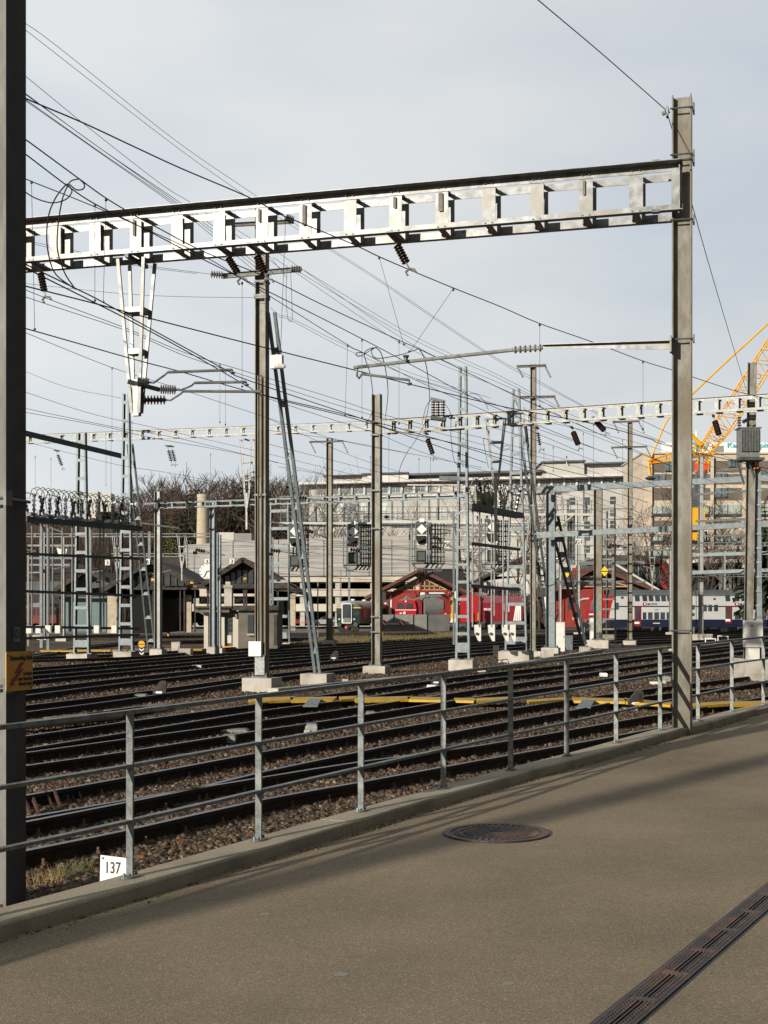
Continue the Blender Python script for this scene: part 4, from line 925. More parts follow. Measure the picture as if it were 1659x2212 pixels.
# droppers
drop('left strand of the V-shaped dropper above the cantilever tube', 819, 555, 747, 19.9, u1=873)
drop('right strand of the V-shaped dropper above the cantilever tube', 979, 624, 762, 19.9, u1=884)
drop('dropper from the thick cable above the cantilever insulator', 1166, 700, 880, 23.4)
drop('dropper from the thick cable just left of the weathered right mast', 1389, 780, 930, 26.9)
drop('dropper crossing the big beam right of the looped jumpers', 229, 430, 655, 16.4, u1=223)
drop('dropper crossing the big beam between the loop and the bright drop post', 205, 441, 652, 16.6)
drop('dropper beside the left mast, crossing the big beam', 68, 392, 714, 15.8, u1=75)
drop('dropper ending above the lamp on the leaning brace', 617, 470, 760, 16.9, u1=606)
drop('dropper just left of the rail channel mast', 523, 610, 838, 21.5)
drop('dropper with loop left of the cantilever tube end', 751, 745, 900, 25.2, u1=745)
drop('dropper passing behind the left end of the cantilever tube', 782, 733, 905, 24.7)
drop('dropper passing behind the middle of the cantilever tube', 862, 737, 918, 25)
for i,(u,v0,v1,Yd) in enumerate(((242,794,955,33),(475,786,915,34),(487,800,920,36),(76,985,1060,60),(110,990,1065,60),(240,935,1100,60),(285,910,1000,62),(455,980,1060,62),(229,935,1050,60),(840,925,1060,60),(800,985,1020,70),(1175,968,1080,60),(1195,965,1020,60),(1282,915,1030,58),(1260,935,1000,60),(1700,900,1000,60),(1440,985,1080,70),(1560,1030,1110,70),(1105,915,1000,60),(1000,945,1010,60),(905,990,1060,60),(930,990,1060,60),(1345,950,1090,70),(150,1170,1240,100),(1230,1160,1230,80))):
    drop('distant thin vertical dropper among the background wires', u, v0, v1, Yd, group='distant droppers')
# ---------------------------------------------------------------- buildings and the wood behind the yard
def XZ(u, v, Y): p = W(u, v, Y); return p.x, p.z
def fb(mb, u0, v0, u1, v1, Y, d=.3):      # a block whose front stands at distance Y
    x0,z1 = XZ(u0,v0,Y); x1,z0 = XZ(u1,v1,Y); mb.box((x0,Y,z0),(x1,Y+d,z1)); return mb
def part(name, t, mat, *rects, Y, d=.3, label=None, each=True):
    for r in rects:
        mb = MB(); fb(mb, *r, Y, d); P(name, mb, mat, t, label=label)
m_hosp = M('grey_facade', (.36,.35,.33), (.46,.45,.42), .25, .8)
m_hospD = M('grey_facade_dark', (.2,.2,.19), (.28,.28,.27), .3, .8)  # darker grey for set-back penthouse, corner wall and small fittings
m_slab = M('pale_slab', (.5,.49,.46), (.6,.59,.56), .5, .8)
m_win = M('window_blue', (.05,.08,.1), (.16,.22,.25), .6, .15, spec=.8)
m_wing = M('window_pale_green', (.28,.36,.33), (.42,.5,.46), .3, .3)
m_wind = M('window_dark', (.02,.028,.035), (.06,.075,.085), .5, .12, spec=.8)
m_roofd = M('dark_roof_edge', (.06,.065,.07), (.1,.105,.11), 1, .7)
m_beige = M('beige_stone', (.5,.42,.33), (.6,.52,.42), .8, .85, c3=(.46,.38,.3), s3=.15, stretch=(1,1,6))
m_brownp = M('brown_grey_panel', (.12,.1,.082), (.155,.13,.105), 3, .8, stretch=(4,1,.2))
m_mesh = M('metal_screen', (.3,.29,.27), (.42,.41,.39), .5, .7, stretch=(.4,1,6), c3=(.25,.24,.23), s3=.6)
m_concp = M('stained_concrete', (.5,.46,.39), (.62,.58,.5), .7, .85, c3=(.38,.32,.25), s3=.35, stretch=(1,1,.3))
m_wood = M('dark_timber', (.03,.025,.022), (.075,.06,.05), 2, .9)
m_woodg = M('grey_timber', (.07,.08,.085), (.12,.135,.14), 3, .9, stretch=(5,5,.4))
m_tile = M('brown_roof_tiles', (.035,.025,.022), (.085,.06,.05), 3, .85, stretch=(1,1,5), bump=.3)
m_redw = M('red_timber', (.2,.022,.016), (.3,.04,.028), 2, .8, stretch=(6,6,.3))
m_redp = M('red_paint', (.44,.01,.015), (.36,.009,.013), .4, .38)
m_dred = M('dark_red_paint', (.24,.01,.02), (.17,.01,.016), .6, .4)
m_orange = M('orange_beam', (.5,.26,.1), (.6,.34,.15), 2, .8)
m_stone = M('sandstone', (.4,.34,.24), (.52,.46,.35), 3, .9)
m_teal = M('faded_teal_timber', (.12,.19,.2), (.17,.25,.26), 1.5, .85, stretch=(6,6,.3))
m_plaster = M('dirty_plaster', (.12,.11,.092), (.19,.172,.145), 1, .95, c3=(.09,.08,.066), s3=.4)
m_tyel = M('lamp_glow_yellow', (.7,.55,.15), None, rough=.5)
# grey hospital block (long, slightly turned): rows are surveyed at the front, distance 245..262 m
def gY(u): return 262-17*(u-645)/743.
def gb(mb, u0, v0, u1, v1, dy=0, d=1.0):     # v given at u=1000 and following the turned facade
    def pt(u, v): Y = gY(u)+dy; z = (HV-v)/F*gY(1000); return Vector(((u-CU)/F*Y, Y, CZ+z))
    a,b,c_,d_ = pt(u0,v0),pt(u1,v0),pt(u1,v1),pt(u0,v1); mb.prism([a,b,c_,d_], (0,d,0)); return mb
hosp = T('hospital_building', 'long grey flat-roofed building with rows of blue windows behind the yard', 'building', (0,252,0))
mb = MB(); gb(mb, 668,1042,1384,1345,0,14); P('wall', mb, m_hosp, hosp)
mb = MB(); gb(mb, 645,1036,1384,1041,-3,18); P('roof', mb, m_slab, hosp)
mb = MB(); gb(mb, 700,1019,784,1036,3,8); P('penthouse', mb, m_hosp, hosp); mb = MB(); gb(mb,1172,1003,1262,1036,2,9); P('penthouse', mb, m_hosp, hosp); mb = MB(); gb(mb,1262,1009,1356,1036,3,9); P('penthouse', mb, m_hosp, hosp)
mb = MB(); gb(mb, 782,1017,882,1036,2,9); P('penthouse', mb, m_slab, hosp)
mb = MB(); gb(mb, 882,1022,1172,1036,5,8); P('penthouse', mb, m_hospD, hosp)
for r in ((698,1017,786,1019),(780,1014.5,884,1017),(884,1018,1174,1022.5),(1170,1000,1266,1003),(1262,1006,1358,1009)):
    mb = MB(); gb(mb, *r, 1, 11); P('roof_edge', mb, m_roofd, hosp)
mb = MB(); gb(mb, 690,1066,1384,1071,-.8,1); P('parapet', mb, m_slab, hosp)
u = 683; k = 0
while u < 1375:
    mb = MB(); gb(mb, u,1044,u+19,1060,-.25,.3); w_ = P('window', mb, m_win, hosp)
    mb = MB(); gb(mb, u+9,1044,u+10,1060,-.35,.1); P('mullion', mb, m_slab, w_)
    mb = MB(); gb(mb, u+21,1042,u+25,1064,-.6,.6); P('pier', mb, m_slab, hosp)
    u += 27; k += 1
for row,(va,vb) in enumerate(((1083,1099),(1110,1126),(1137,1153),(1163,1179),(1189,1204))):
    u = 690+6*(row%2)
    while u < 1205:
        if row < 2 or rng.random() < .75:
            mb = MB(); gb(mb, u,va,u+11,vb,-.2,.3); w_ = P('window', mb, m_win if (int(u)+row)%3 else m_wing, hosp)
            mb = MB(); gb(mb, u,(va+vb)/2-.6,u+11,(va+vb)/2+.6,-.3,.1); P('transom', mb, m_slab, w_)
        u += 22.5
    mb = MB(); gb(mb, 684,vb+3,1215,vb+6.5,-.5,.6); P('floor_band', mb, m_slab, hosp)
mb = MB(); gb(mb, 1216,1068,1352,1345,-2.5,4); P('stair_tower', mb, m_hosp, hosp)
for u in (1230,1262,1318):
    for va in (1083,1108,1133,1158,1183,1208):
        mb = MB(); gb(mb, u,va,u+11,va+15,-2.7,.3); w_ = P('window', mb, m_wind if (va+u)%2 else m_win, hosp)
        mb = MB(); gb(mb, u,va+7,u+11,va+8,-2.8,.1); P('transom', mb, m_slab, w_)
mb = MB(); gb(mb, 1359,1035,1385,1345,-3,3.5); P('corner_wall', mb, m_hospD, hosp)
m = T('flagpole', 'tiny red and white pole with flag on the grey building roof', 'pole', W(1224,1000,250)); mb = MB(); mb.tube([W(1224,1004,250),W(1224,985,250)],.08,6); P('pole', mb, m_whitep, m)
mb = MB(); fb(mb,1222.5,985,1225.5,990,249.8,.1); P('flag', mb, m_redp, m)
# beige building on the right with the cyan lettering
YB = 200
bg_ = T('office_building', 'beige stone-clad building with brown panels and cyan rooftop lettering at the right', 'building', (W(1520,1330,YB).x,YB,0))
def z5(x,y): return 1377+x/5.885, 918+y/5.885
def rect5(x0,y0,x1,y1): a,b = z5(x0,y0); c_,d_ = z5(x1,y1); return (a,b,c_,d_)
mb = MB(); fb(mb, 1388,979,1760,1345,YB,16); P('wall', mb, m_beige, bg_)
mb = MB(); fb(mb, 1386,977,1762,980,YB-.4,17); P('roof_edge', mb, m_beige, bg_)
mb = MB(); fb(mb, 1430.5,956,1760,977,YB+2,1); P('rooftop_sign_wall', mb, m_whitep, bg_)
mb = MB(); fb(mb, 1538,963,1563,977,YB+1.9,.08); P('rooftop_hatch', mb, m_hospD, bg_)
m_cyan = M('cyan_letters', (.06,.5,.68), None, rough=.5)
px = YB/F
text('KSW', 26*px, W(1468,973.5,YB+1.85), (1,0,0), UP, m_cyan, bg_, bold=.06, ext=.05, sx=1.12)
text('Kantonsspital', 15.2*px, W(1570,966.5,YB+1.85), (1,0,0), UP, m_cyan, bg_, bold=.0, ext=.05, sx=1.25)
text('Winterthur', 15.2*px, W(1570+131,966.5,YB+1.85), (1,0,0), UP, m_cyan, bg_, bold=.0, ext=.05, sx=1.25)
rows5 = [(455,600),(625,752),(800,955),(1035,1165),(1215,1290),(1390,1520),(1580,1700),(1780,1900),(1990,2130)]
cols5 = [(190,922),(975,1325),(1380,1760),(1800,2200)]
for ri,(ya,yb) in enumerate(rows5):
    for ci,(xa,xb) in enumerate(cols5):
        mb = MB(); fb(mb, *rect5(xa,ya,xb,yb), YB-.12, .3); P('cladding_panel', mb, m_brownp, bg_)
wins5 = [(360,455,440,590),(850,455,922,580),(1155,435,1240,540),(190,640,350,740),(985,615,1145,700),(985,800,1145,925),(985,1015,1310,1160),(200,1035,440,1155),(690,1020,910,1160),(1400,1020,1700,1160),(1550,600,1740,655),(190,1400,330,1500),(690,1400,900,1500),(1000,1400,1300,1510),(520,640,650,740),(520,1030,670,1150),(1840,455,2100,590),(1840,1020,2150,1160),(200,1600,430,1690),(990,1600,1300,1690)]
for (xa,ya,xb,yb) in wins5:
    mb = MB(); fb(mb, *rect5(xa,ya,xb,yb), YB-.3, .2); w_ = P('window', mb, m_wing if ya > 1000 else m_win, bg_)
    mb = MB(); a = (xa+xb)/2; fb(mb, *rect5(a-4,ya,a+4,yb), YB-.38, .1); P('mullion', mb, m_wind, w_)
    mb = MB(); fb(mb, *rect5(xa,yb-(30 if ya > 1000 else 12),xb,yb), YB-.36, .1); P('sill_band', mb, m_wind, w_)
mb = MB(); fb(mb, *rect5(935,400,972,2400), YB-.6, .6); fb(mb,*rect5(1338,400,1378,2400),YB-.6,.6); fb(mb,*rect5(66,360,188,2400),YB-.5,.5); P('corner_pier', mb, m_beige, bg_)
dk = T('dark_stair_bay', 'narrow black recessed stair bay between the grey and beige buildings', 'building', W(1385,1340,YB+20))
mb = MB(); fb(mb, 1374,1028,1392,1345,YB+20,6); P('recess', mb, m_wind, dk)
for v in (1078,1113,1168): mb = MB(); fb(mb,1376,v,1390,v+9,YB+19.7,.3); P('balcony', mb, m_whitep, dk)
# car park with pale metal screen
YC = 208
cp = T('parking_garage', 'open concrete multi-storey car park with a pale metal mesh screen', 'building', (W(700,1330,YC).x,YC,0))
def quadp(name, pts, Y, d, mat): mb = MB(); mb.prism([W(u,v,Y) for u,v in pts], (0,d,0)); return P(name, mb, mat, cp)
quadp('mesh_screen', [(398,1177),(560,1167),(760,1160),(890,1156),(986,1157),(986,1242),(404,1246)], YC-.5, .25, m_mesh)
for i in range(12):
    mb = MB(); fb(mb, 404+i*49, 1166, 405+i*49, 1243, YC-.62, .1); P('screen_post', mb, m_hospD, cp)
for i in range(7):
    mb = MB(); fb(mb, 404, 1176+i*9.5, 986, 1176.8+i*9.5, YC-.6, .08); P('screen_rail', mb, m_slab, cp)
mb = MB(); fb(mb, 378,1352,990,1353.5,YC-.4,30); P('garage_floor', mb, m_conc, cp)
for va,vb in ((1239.5,1257),(1272,1288),(1304.6,1320.5)):
    mb = MB(); fb(mb, 398,va,990,vb,YC,.35); P('parapet', mb, m_concp, cp)
    mb = MB(); fb(mb, 398,vb-3,990,vb-1,YC+.4,28); P('deck', mb, m_conc, cp)
for u in list(range(420,990,76)):
    mb = MB(); fb(mb, u,1244,u+10,1352,YC+.5,.5); P('column', mb, m_conc, cp)
for va,vb in ((1252,1278),(1280,1312),(1315,1353)):
    mb = MB(); fb(mb, 380,va,990,vb,YC+26,.3); P('back_wall', mb, m_wood, cp)
for v in (1259.5,1291,1323):
    for u in (455,470,690,712,730,790,820,600,640):
        mb = MB(); fb(mb, u,v,u+13,v+1.2,YC+8,.3); P('ceiling_lamp', mb, m_tyel, cp)
for r in ((472,1150,505,1170),(506,1152,543,1172)):
    mb = MB(); fb(mb, *r, YC+14, 6); P('rooftop_unit', mb, m_slab if r[0] < 500 else m_hospD, cp)
# cars on its lowest deck
def small_car(label, u, v, Y, col, L_=4.2, flip=1):
    g = W(u, v, Y); t = T('parked_car', label, 'car', g, None); h = 1.45
    def pr(pts, x0, dd, mat, nm): mb = MB(); mb.prism([(g.x+a*flip, g.y+x0, g.z+b) for a,b in pts], (0,dd,0)); return P(nm, mb, mat, t)
    pr([(-2.1,.3),(-2.1,.75),(-1.9,.9),(-1.1,.98),(-.5,1.42),(.9,1.45),(1.7,1.05),(2.05,.95),(2.1,.3)], 0, 1.7, col, 'body')
    pr([(-1.0,.98),(-.48,1.36),(.85,1.39),(1.45,1.02)], -.01, .02, m_glass, 'side_window')
    for x in (-1.3,1.3):
        mb = MB(); mb.lathe((g.x+x,g.y-.03,g.z+.32),(g.x+x,g.y+.15,g.z+.32),[(0,.32),(1,.32)],14); w_ = P('wheel', mb, m_black, t)
        mb = MB(); mb.lathe((g.x+x,g.y-.05,g.z+.32),(g.x+x,g.y-.02,g.z+.32),[(0,.18),(1,.18)],10); P('rim', mb, m_galv, w_)
m_carg = M('car_silver', (.45,.46,.48), None, rough=.3, metal=.4)
small_car('white parked car on the lowest car park deck, left of the green coach', 705, 1352, YC+3, m_carg)
small_car('dark red parked car on the lowest car park deck beside the brace', 650, 1351, YC+4, m_dred, flip=-1)
small_car('dark parked car seen through the open timber shed', 405, 1352, 135, m_wind)
small_car('silver parked car on the middle car park deck, behind the hut chimney', 505, 1305, YC+4, m_carg)
# timber engine sheds on the left
def gable(t, u0, up, u1, ve0, vp, ve1, Y, depth, over=1.2, mat=m_tile, wall=None, bargeb=m_wood, th=.25):
    a, p, b = W(u0,ve0,Y), W(up,vp,Y), W(u1,ve1,Y); n = Vector((0,1,0))
    for s_,e in ((0,a),(1,b)):
        mb = MB(); d = (e-p); e2 = p+d*1.06; mb.prism([p+UP*th, e2+UP*th, e2, p], (0,depth+over,0)); o = P('roof', mb, mat, t); o.location.y -= over
        mb = MB(); mb.bar(p+UP*(th*.4)-n*(over+.05), e2+UP*(th*.4)-n*(over+.05), .12, .38, n); P('barge_board', mb, bargeb, t)
    if wall:
        mb = MB(); mb.prism([a, p, b], (0,.25,0)); P('gable_wall', mb, wall, t)
def posts(t, us, v0, v1, Y, w, mat, nm='post'):
    for u in us: mb = MB(); fb(mb, u-w/2, v0, u+w/2, v1, Y, w/F*Y); P(nm, mb, mat, t)
YS = 118
sB = T('engine_shed', 'open dark timber engine shed with glazed gable, left of the hut', 'shed', (W(331,1330,YS).x,YS,0))
gable(sB, 232, 331, 424, 1276, 1216, 1262, YS, 20, wall=m_wood)
for i in range(9):
    u = 268+i*15; vt_ = 1276-60*(1-abs(u-331)/99)+8; mb = MB(); fb(mb, u, max(vt_,1238), u+9, 1266, YS-.1, .1); P('gable_window', mb, m_wind, sB)
mb = MB(); fb(mb, 228,1269,428,1274,YS-.3,.4); P('tie_beam', mb, m_wood, sB)
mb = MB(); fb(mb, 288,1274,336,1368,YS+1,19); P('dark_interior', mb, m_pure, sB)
mb = MB(); fb(mb, 236,1274,428,1292,YS+6,1); P('inner_dark', mb, m_pure, sB)  # black slab standing in for the shade inside the shed
mb = MB(); fb(mb, 336,1292,384,1345,YS+14,1); P('back_wall', mb, m_wood, sB)
posts(sB, (331,389,398,421), 1274, 1366, YS, 3, m_wood); posts(sB, (407,), 1285, 1366, YS+3, 12, m_stone, 'stone_pillar')
mb = MB(); fb(mb, 232,1284,253,1368,YS-.2,1); P('stone_pier', mb, m_stone, sB)
sA = T('engine_shed', 'low timber shed with teal sliding doors, behind the switch frame', 'shed', (W(150,1330,YS+2).x,YS+2,0))
gable(sA, 128, 190, 262, 1276, 1236, 1266, YS+2, 16, wall=m_woodg)
mb = MB(); mb.prism([W(40,1240,YS+3),W(86,1207,YS+10),W(213,1238,YS+10),W(128,1277,YS+3)], (0,.3,.4)); P('roof', mb, m_tile, sA)
mb = MB(); fb(mb, 20,1284,262,1289,YS+1,.5); P('eaves_beam', mb, m_wood, sA)
for u0,u1 in ((133,165),(166,193),(198,230)): mb = MB(); fb(mb,u0,1289,u1,1364,YS+2.5,.3); P('sliding_door', mb, m_teal, sA)
mb = MB(); fb(mb, 20,1275,132,1345,YS+9,.5); P('back_wall', mb, m_wood, sA)
mb = MB(); fb(mb, 40,1256,132,1285,YS+1.5,.4); P('upper_wall', mb, m_woodg, sA)
posts(sA, (64,129,131,196), 1288, 1368, YS+1.6, 3, m_wood)
fb(mb2 := MB(), 188,1249,196,1252.5,YS+1.2,.1); S('green_sign', mb2, M('green_sign',(.05,.5,.12),None), 'small bright green sign high on the grey shed gable', 'sign')
sC = T('engine_shed', 'open timber shed with tall gable behind the small grey hut', 'shed', (W(530,1330,YS-4).x,YS-4,0))
gable(sC, 446, 528, 640, 1263, 1212, 1280, YS-4, 20, wall=m_wood)
for i in range(9):
    u = 474+i*13; vt_ = 1262-48*(1-abs(u-528)/90)+8; mb = MB(); fb(mb, u, max(vt_,1232), u+8, 1260, YS-4.1, .1); P('gable_window', mb, m_wind, sC)
mb = MB(); fb(mb, 424,1262,640,1271,YS-4.4,.5); P('tie_beam', mb, m_wood, sC)
posts(sC, (449,527,532,552,573,600), 1270, 1356, YS-4, 4, m_wood); posts(sC, (632,), 1284, 1362, YS-4, 12, m_stone, 'stone_pillar')
mb = MB(); fb(mb, 446,1271,640,1282,YS+6,1); P('ceiling_dark', mb, m_pure, sC)  # black slab painted as the shade under the roof
mb = MB(); fb(mb, 588,1270,624,1330,YS-2,1); P('inner_dark', mb, m_pure, sC)
gr = T('roof_house', 'brown-roofed house with white balcony boxes behind the timber sheds', 'house', W(370,1330,135)); mb = MB()
mb.prism([W(346,1204,135),W(391,1204,135),W(391,1225,133),W(346,1225,133)], (0,3,0)); P('roof', mb, m_tile, gr); mb = MB(); fb(mb,348,1225,391,1240,134.5,3); P('wall', mb, m_plaster, gr)
# old red-brown wagon in the left shed
ow = T('old_wagon', 'old red-brown wagon parked in the left timber shed', 'wagon', G(95,1372)); YW = 122
mb = MB(); fb(mb, 58,1312,127,1352,YW,2.6); P('body', mb, M('old_red',(.12,.03,.025),(.18,.05,.04),1,.8), ow)
mb = MB(); mb.prism([W(56,1312,YW-.1),W(60,1304,YW-.1),W(92,1301,YW-.1),W(124,1304,YW-.1),W(129,1312,YW-.1)], (0,2.8,0)); P('roof', mb, m_galvB, ow)
for u in (66,80,104,116): mb = MB(); fb(mb,u,1316,u+8,1328,YW-.05,.1); P('window', mb, m_wind, ow)
for u in (65,77,108,120): mb = MB(); p = W(u,1357,YW); mb.lathe(p,p+Vector((0,.2,0)),[(0,.45),(1,.45)],14); P('wheel', mb, m_black, ow)
for u,v in ((67,1318),(98,1345),(118,1345)): pass
# small grey hut
YH = 80
hu = T('signal_hut', 'small weathered plaster hut with flat roof, chimney and glazed door', 'hut', (W(520,1400,YH).x,YH,0))
def hz(x,y): return 378+x/3.84, 1026+y/3.84
def hr(x0,y0,x1,y1): a,b = hz(x0,y0); c_,d_ = hz(x1,y1); return (a,b,c_,d_)
mb = MB(); fb(mb, *hr(525,1125,850,1440), YH, 4); P('wall', mb, m_plaster, hu)
mb = MB(); fb(mb, *hr(240,1130,525,1440), YH+1.0, 3); P('side_wall', mb, m_plaster, hu)
mb = MB(); fb(mb, *hr(480,1180,524,1440), YH+.1, .9); fb(mb,*hr(240,1140,275,1440),YH+.4,.6); fb(mb,*hr(385,1180,410,1440),YH+.6,.4); P('pilaster', mb, m_concp, hu)
mb = MB(); fb(mb, *hr(155,1088,470,1106), YH-.6, 5); fb(mb,*hr(470,1082,858,1122),YH-.5,5); P('roof_slab', mb, m_wood, hu)
mb = MB(); fb(mb, *hr(165,1106,450,1140), YH-.3, 4); P('fascia', mb, m_plaster, hu)
mb = MB(); fb(mb, *hr(408,930,470,1085), YH+1.5, .9); fb(mb,*hr(402,915,476,935),YH+1.4,1.1); fb(mb,*hr(418,885,458,915),YH+1.6,.7); P('chimney', mb, m_conc, hu)
mb = MB(); fb(mb, *hr(412,1178,482,1420), YH+.85, .12); do = P('door', mb, m_woodg, hu)
for y in (1195,1232,1272): mb = MB(); fb(mb, *hr(426,y,474,y+30), YH+.8, .05); P('door_pane', mb, m_wind, do)
mb = MB(); fb(mb, *hr(430,1330,468,1395), YH+.8, .05); P('door_panel', mb, m_slab, do)
mb = MB(); fb(mb, *hr(604,1160,650,1318), YH-.05, .1); w_ = P('window', mb, m_wind, hu)
mb = MB(); fb(mb, *hr(596,1316,658,1332), YH-.25, .3); P('sill', mb, m_conc, w_)
mb = MB(); fb(mb, *hr(820,1160,846,1410), YH-.05, .1); P('side_door', mb, m_wood, hu)
mb = MB(); fb(mb, *hr(498,1155,515,1190), YH-.1, .15); P('wall_lamp', mb, m_galvB, hu)
mb = MB(); fb(mb, *hr(290,1170,375,1320), YH+.95, .1); P('window', mb, m_wind, hu)
mb = MB(); fb(mb, *hr(395,1422,480,1442), YH+.1, .8); P('doorstep', mb, m_yellow, hu)
# platform clock
ck = T('platform_clock', 'round white railway clock hanging beside the dark timber shed', 'clock', W(447,1234,86))
c0 = W(447,1234,86); mb = MB(); mb.lathe(c0, c0+Vector((0,.15,0)), [(0,.5),(0.01,.53),(1,.53)], 28); P('case', mb, m_galvD, ck)
mb = MB(); mb.lathe(c0-Vector((0,.02,0)), c0+Vector((0,.01,0)), [(0,.49),(1,.49)], 28); fc_ = P('face', mb, m_whitep, ck)
mb = MB(); mb.bar(c0-Vector((0,.04,0)), c0+Vector((.22,-.04,.02)), .02,.06, (0,1,0)); mb.bar(c0-Vector((0,.05,0)), c0+Vector((-.18,-.05,-.36)), .02,.045, (0,1,0)); P('hands', mb, m_black, ck)
for k in range(12):
    a = k*math.pi/6; mb = MB(); d_ = Vector((math.sin(a),0,math.cos(a))); mb.bar(c0+d_*.38-Vector((0,.03,0)), c0+d_*.46-Vector((0,.03,0)), .01,.045, (0,1,0)); P('hour_mark', mb, m_black, ck)
# number boards
def board(label, u, v, w, h, Y, txt, size=None, col=None):
    t = T('number_sign', label, 'sign', W(u,v,Y)); mb = MB(); fb(mb, u-w/2, v-h/2, u+w/2, v+h/2, Y, .06); P('plate', mb, col or m_whitep, t)
    if txt: s = (size or h*.95)*Y/F; text(txt, s, W(u,v+h*.33,Y-.02), (1,0,0), UP, m_black, t, align='CENTER', bold=.012*s, ext=.01)
board('white board reading 3 beside the platform clock', 447, 1213, 10, 11, 90, '3'); board('white board reading 2 right of the platform clock', 501, 1212, 10, 11, 90, '2')
board('white board reading 5 above the left shed, between the ladder posts', 232, 1215, 10, 12, 90, '5'); board('white board reading G5 beside the first ladder mast', 966, 1176, 13, 14, 75, 'G5'); board('white board reading G1 left of the yellow diamond mast', 1251, 1170, 11, 12, 88, 'G1')
board('white board reading 6 half hidden behind the leaning ladder strut', 318, 1213, 11, 12, 92, '6')
for (u,v,lab) in ((330,1252,'yellow square plate on the shed gable behind the light grey mast'),(414,1258,'yellow square plate at the right eave of the left shed'),(529,1251,'yellow square plate on the gable behind the hut chimney')):
    mb = MB(); fb(mb, u-3.3, v-2.8, u+3.3, v+2.8, YS-8 if u>500 else YS-2, .05); S('yellow_plate', mb, m_yellow, lab, 'sign')
for (u,v,lab) in ((1225,1236,'yellow diamond shunting sign on the strut before the second red shed'),(1306,1234,'yellow diamond shunting sign on the slim ladder legs')):
    c0 = W(u,v,78); s = .19; t = T('diamond_sign', lab, 'sign', c0); mb = MB(); mb.prism([c0+Vector((0,0,.3)),c0+Vector((.23,0,0)),c0-Vector((0,0,.3)),c0-Vector((.23,0,0))], (0,.03,0)); P('plate', mb, M('sign_yellow_bright',(.8,.6,.02),None), t)
    mb = MB(); mb.box((c0.x-.23,c0.y-.02,c0.z-.025),(c0.x+.23,c0.y-.01,c0.z+.025)); P('bar', mb, m_black, t)
# red half-timbered sheds
def red_shed(label, Y, u0, up, u1, ve, vp, ve1, vb, door, walls):
    t = T('red_shed', label, 'shed', (W(up,vb,Y).x,Y,0)); gable(t, u0, up, u1, ve, vp, ve1, Y, 24, over=2.2, bargeb=M('barge_red_brown',(.1,.035,.025),(.14,.05,.035),3,.8), th=.3)
    return t
YR = 178
def r1(x,y): return 756+x/3.84, 1026+y/3.84
def rr1(x0,y0,x1,y1): a,b = r1(x0,y0); c_,d_ = r1(x1,y1); return (a,b,c_,d_)
s1 = red_shed('red half-timbered engine shed with brown gable roof behind the red rail vehicles', YR, r1(150,1030)[0], r1(575,800)[0], r1(1010,1010)[0], r1(0,1020)[1], r1(0,800)[1], r1(0,1005)[1], 1345, None, None)
mb = MB(); mb.prism([W(*r1(*p),YR) for p in ((380,955),(580,845),(800,950))], (0,.2,0)); gw = P('gable_glazing', mb, m_wind, s1)
for p,q in (((380,955),(580,845)),((580,845),(800,950)),((375,955),(805,952)),((430,925),(430,952)),((480,900),(480,952)),((530,872),(530,952)),((620,868),(620,952)),((660,885),(660,952)),((700,905),(700,952)),((745,925),(745,952)),((440,920),(740,922))):
    mb = MB(); mb.bar(W(*r1(*p),YR-.15), W(*r1(*q),YR-.15), .12,.13,(0,1,0)); P('glazing_bar', mb, m_orange, s1)
mb = MB(); fb(mb,*rr1(575,845,592,960),YR-.3,.2); fb(mb,*rr1(360,955,830,968),YR-.3,.3); P('tie_beam', mb, m_redw, s1)
mb = MB(); mb.prism([W(*r1(*p),YR-.1) for p in ((590,862),(545,880),(545,952),(590,952))], (0,.1,0)); P('gable_infill', mb, m_slab, s1)
mb = MB(); fb(mb,*rr1(250,965,890,1250),YR,.3); P('wall', mb, m_whitep, s1)
mb = MB(); fb(mb,*rr1(345,968,560,1250),YR-.1,.2); P('door', mb, m_redw, s1)
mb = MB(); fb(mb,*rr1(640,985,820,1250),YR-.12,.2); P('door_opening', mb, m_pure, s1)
for p,q in (((310,965),(310,1240)),((560,965),(560,1240)),((630,965),(630,1240)),((830,965),(830,1240)),((515,965),(560,1010)),((310,1020),(350,968)),((780,965),(830,1010))):
    mb = MB(); mb.bar(W(*r1(*p),YR-.2), W(*r1(*q),YR-.2), .2,.3,(0,1,0)); P('timber_frame', mb, m_redw, s1)
mb = MB(); mb.prism([W(*r1(*p)[:2],YR-2.2+0) for p in ((575,800),(885,930),(1000,930),(1000,800),(860,790))], (0,24,6)); 
mb = MB(); mb.prism([W(908,1233,YR+4), W(1000,1233,YR+22), W(1018,1290,YR+22), W(1010,1290,YR)], (0,.5,.3)); P('roof', mb, m_tile, s1)
def r2(x,y): return 1161+x/3.331, 1026+y/3.331
def rr2(x0,y0,x1,y1): a,b = r2(x0,y0); c_,d_ = r2(x1,y1); return (a,b,c_,d_)
s2 = red_shed('second red shed with steep brown roof behind the yellow diamond signs', YR-6, r2(70,860)[0], r2(400,680)[0], r2(850,880)[0], r2(0,862)[1], r2(0,672)[1], r2(0,850)[1], 1345, None, None)
mb = MB(); mb.prism([W(*r2(*p),YR-6) for p in ((255,805),(400,725),(650,800))], (0,.2,0)); P('gable_glazing', mb, m_wind, s2)
for p,q in (((255,803),(400,725)),((400,725),(650,800)),((255,803),(650,803)),((300,775),(300,800)),((350,750),(350,800)),((450,750),(450,800)),((550,775),(550,800))):
    mb = MB(); mb.bar(W(*r2(*p),YR-6.2), W(*r2(*q),YR-6.2), .12,.14,(0,1,0)); P('glazing_bar', mb, m_orange, s2)
mb = MB(); fb(mb,*rr2(120,820,480,1095),YR-6,.3); P('wall', mb, m_redw, s2)
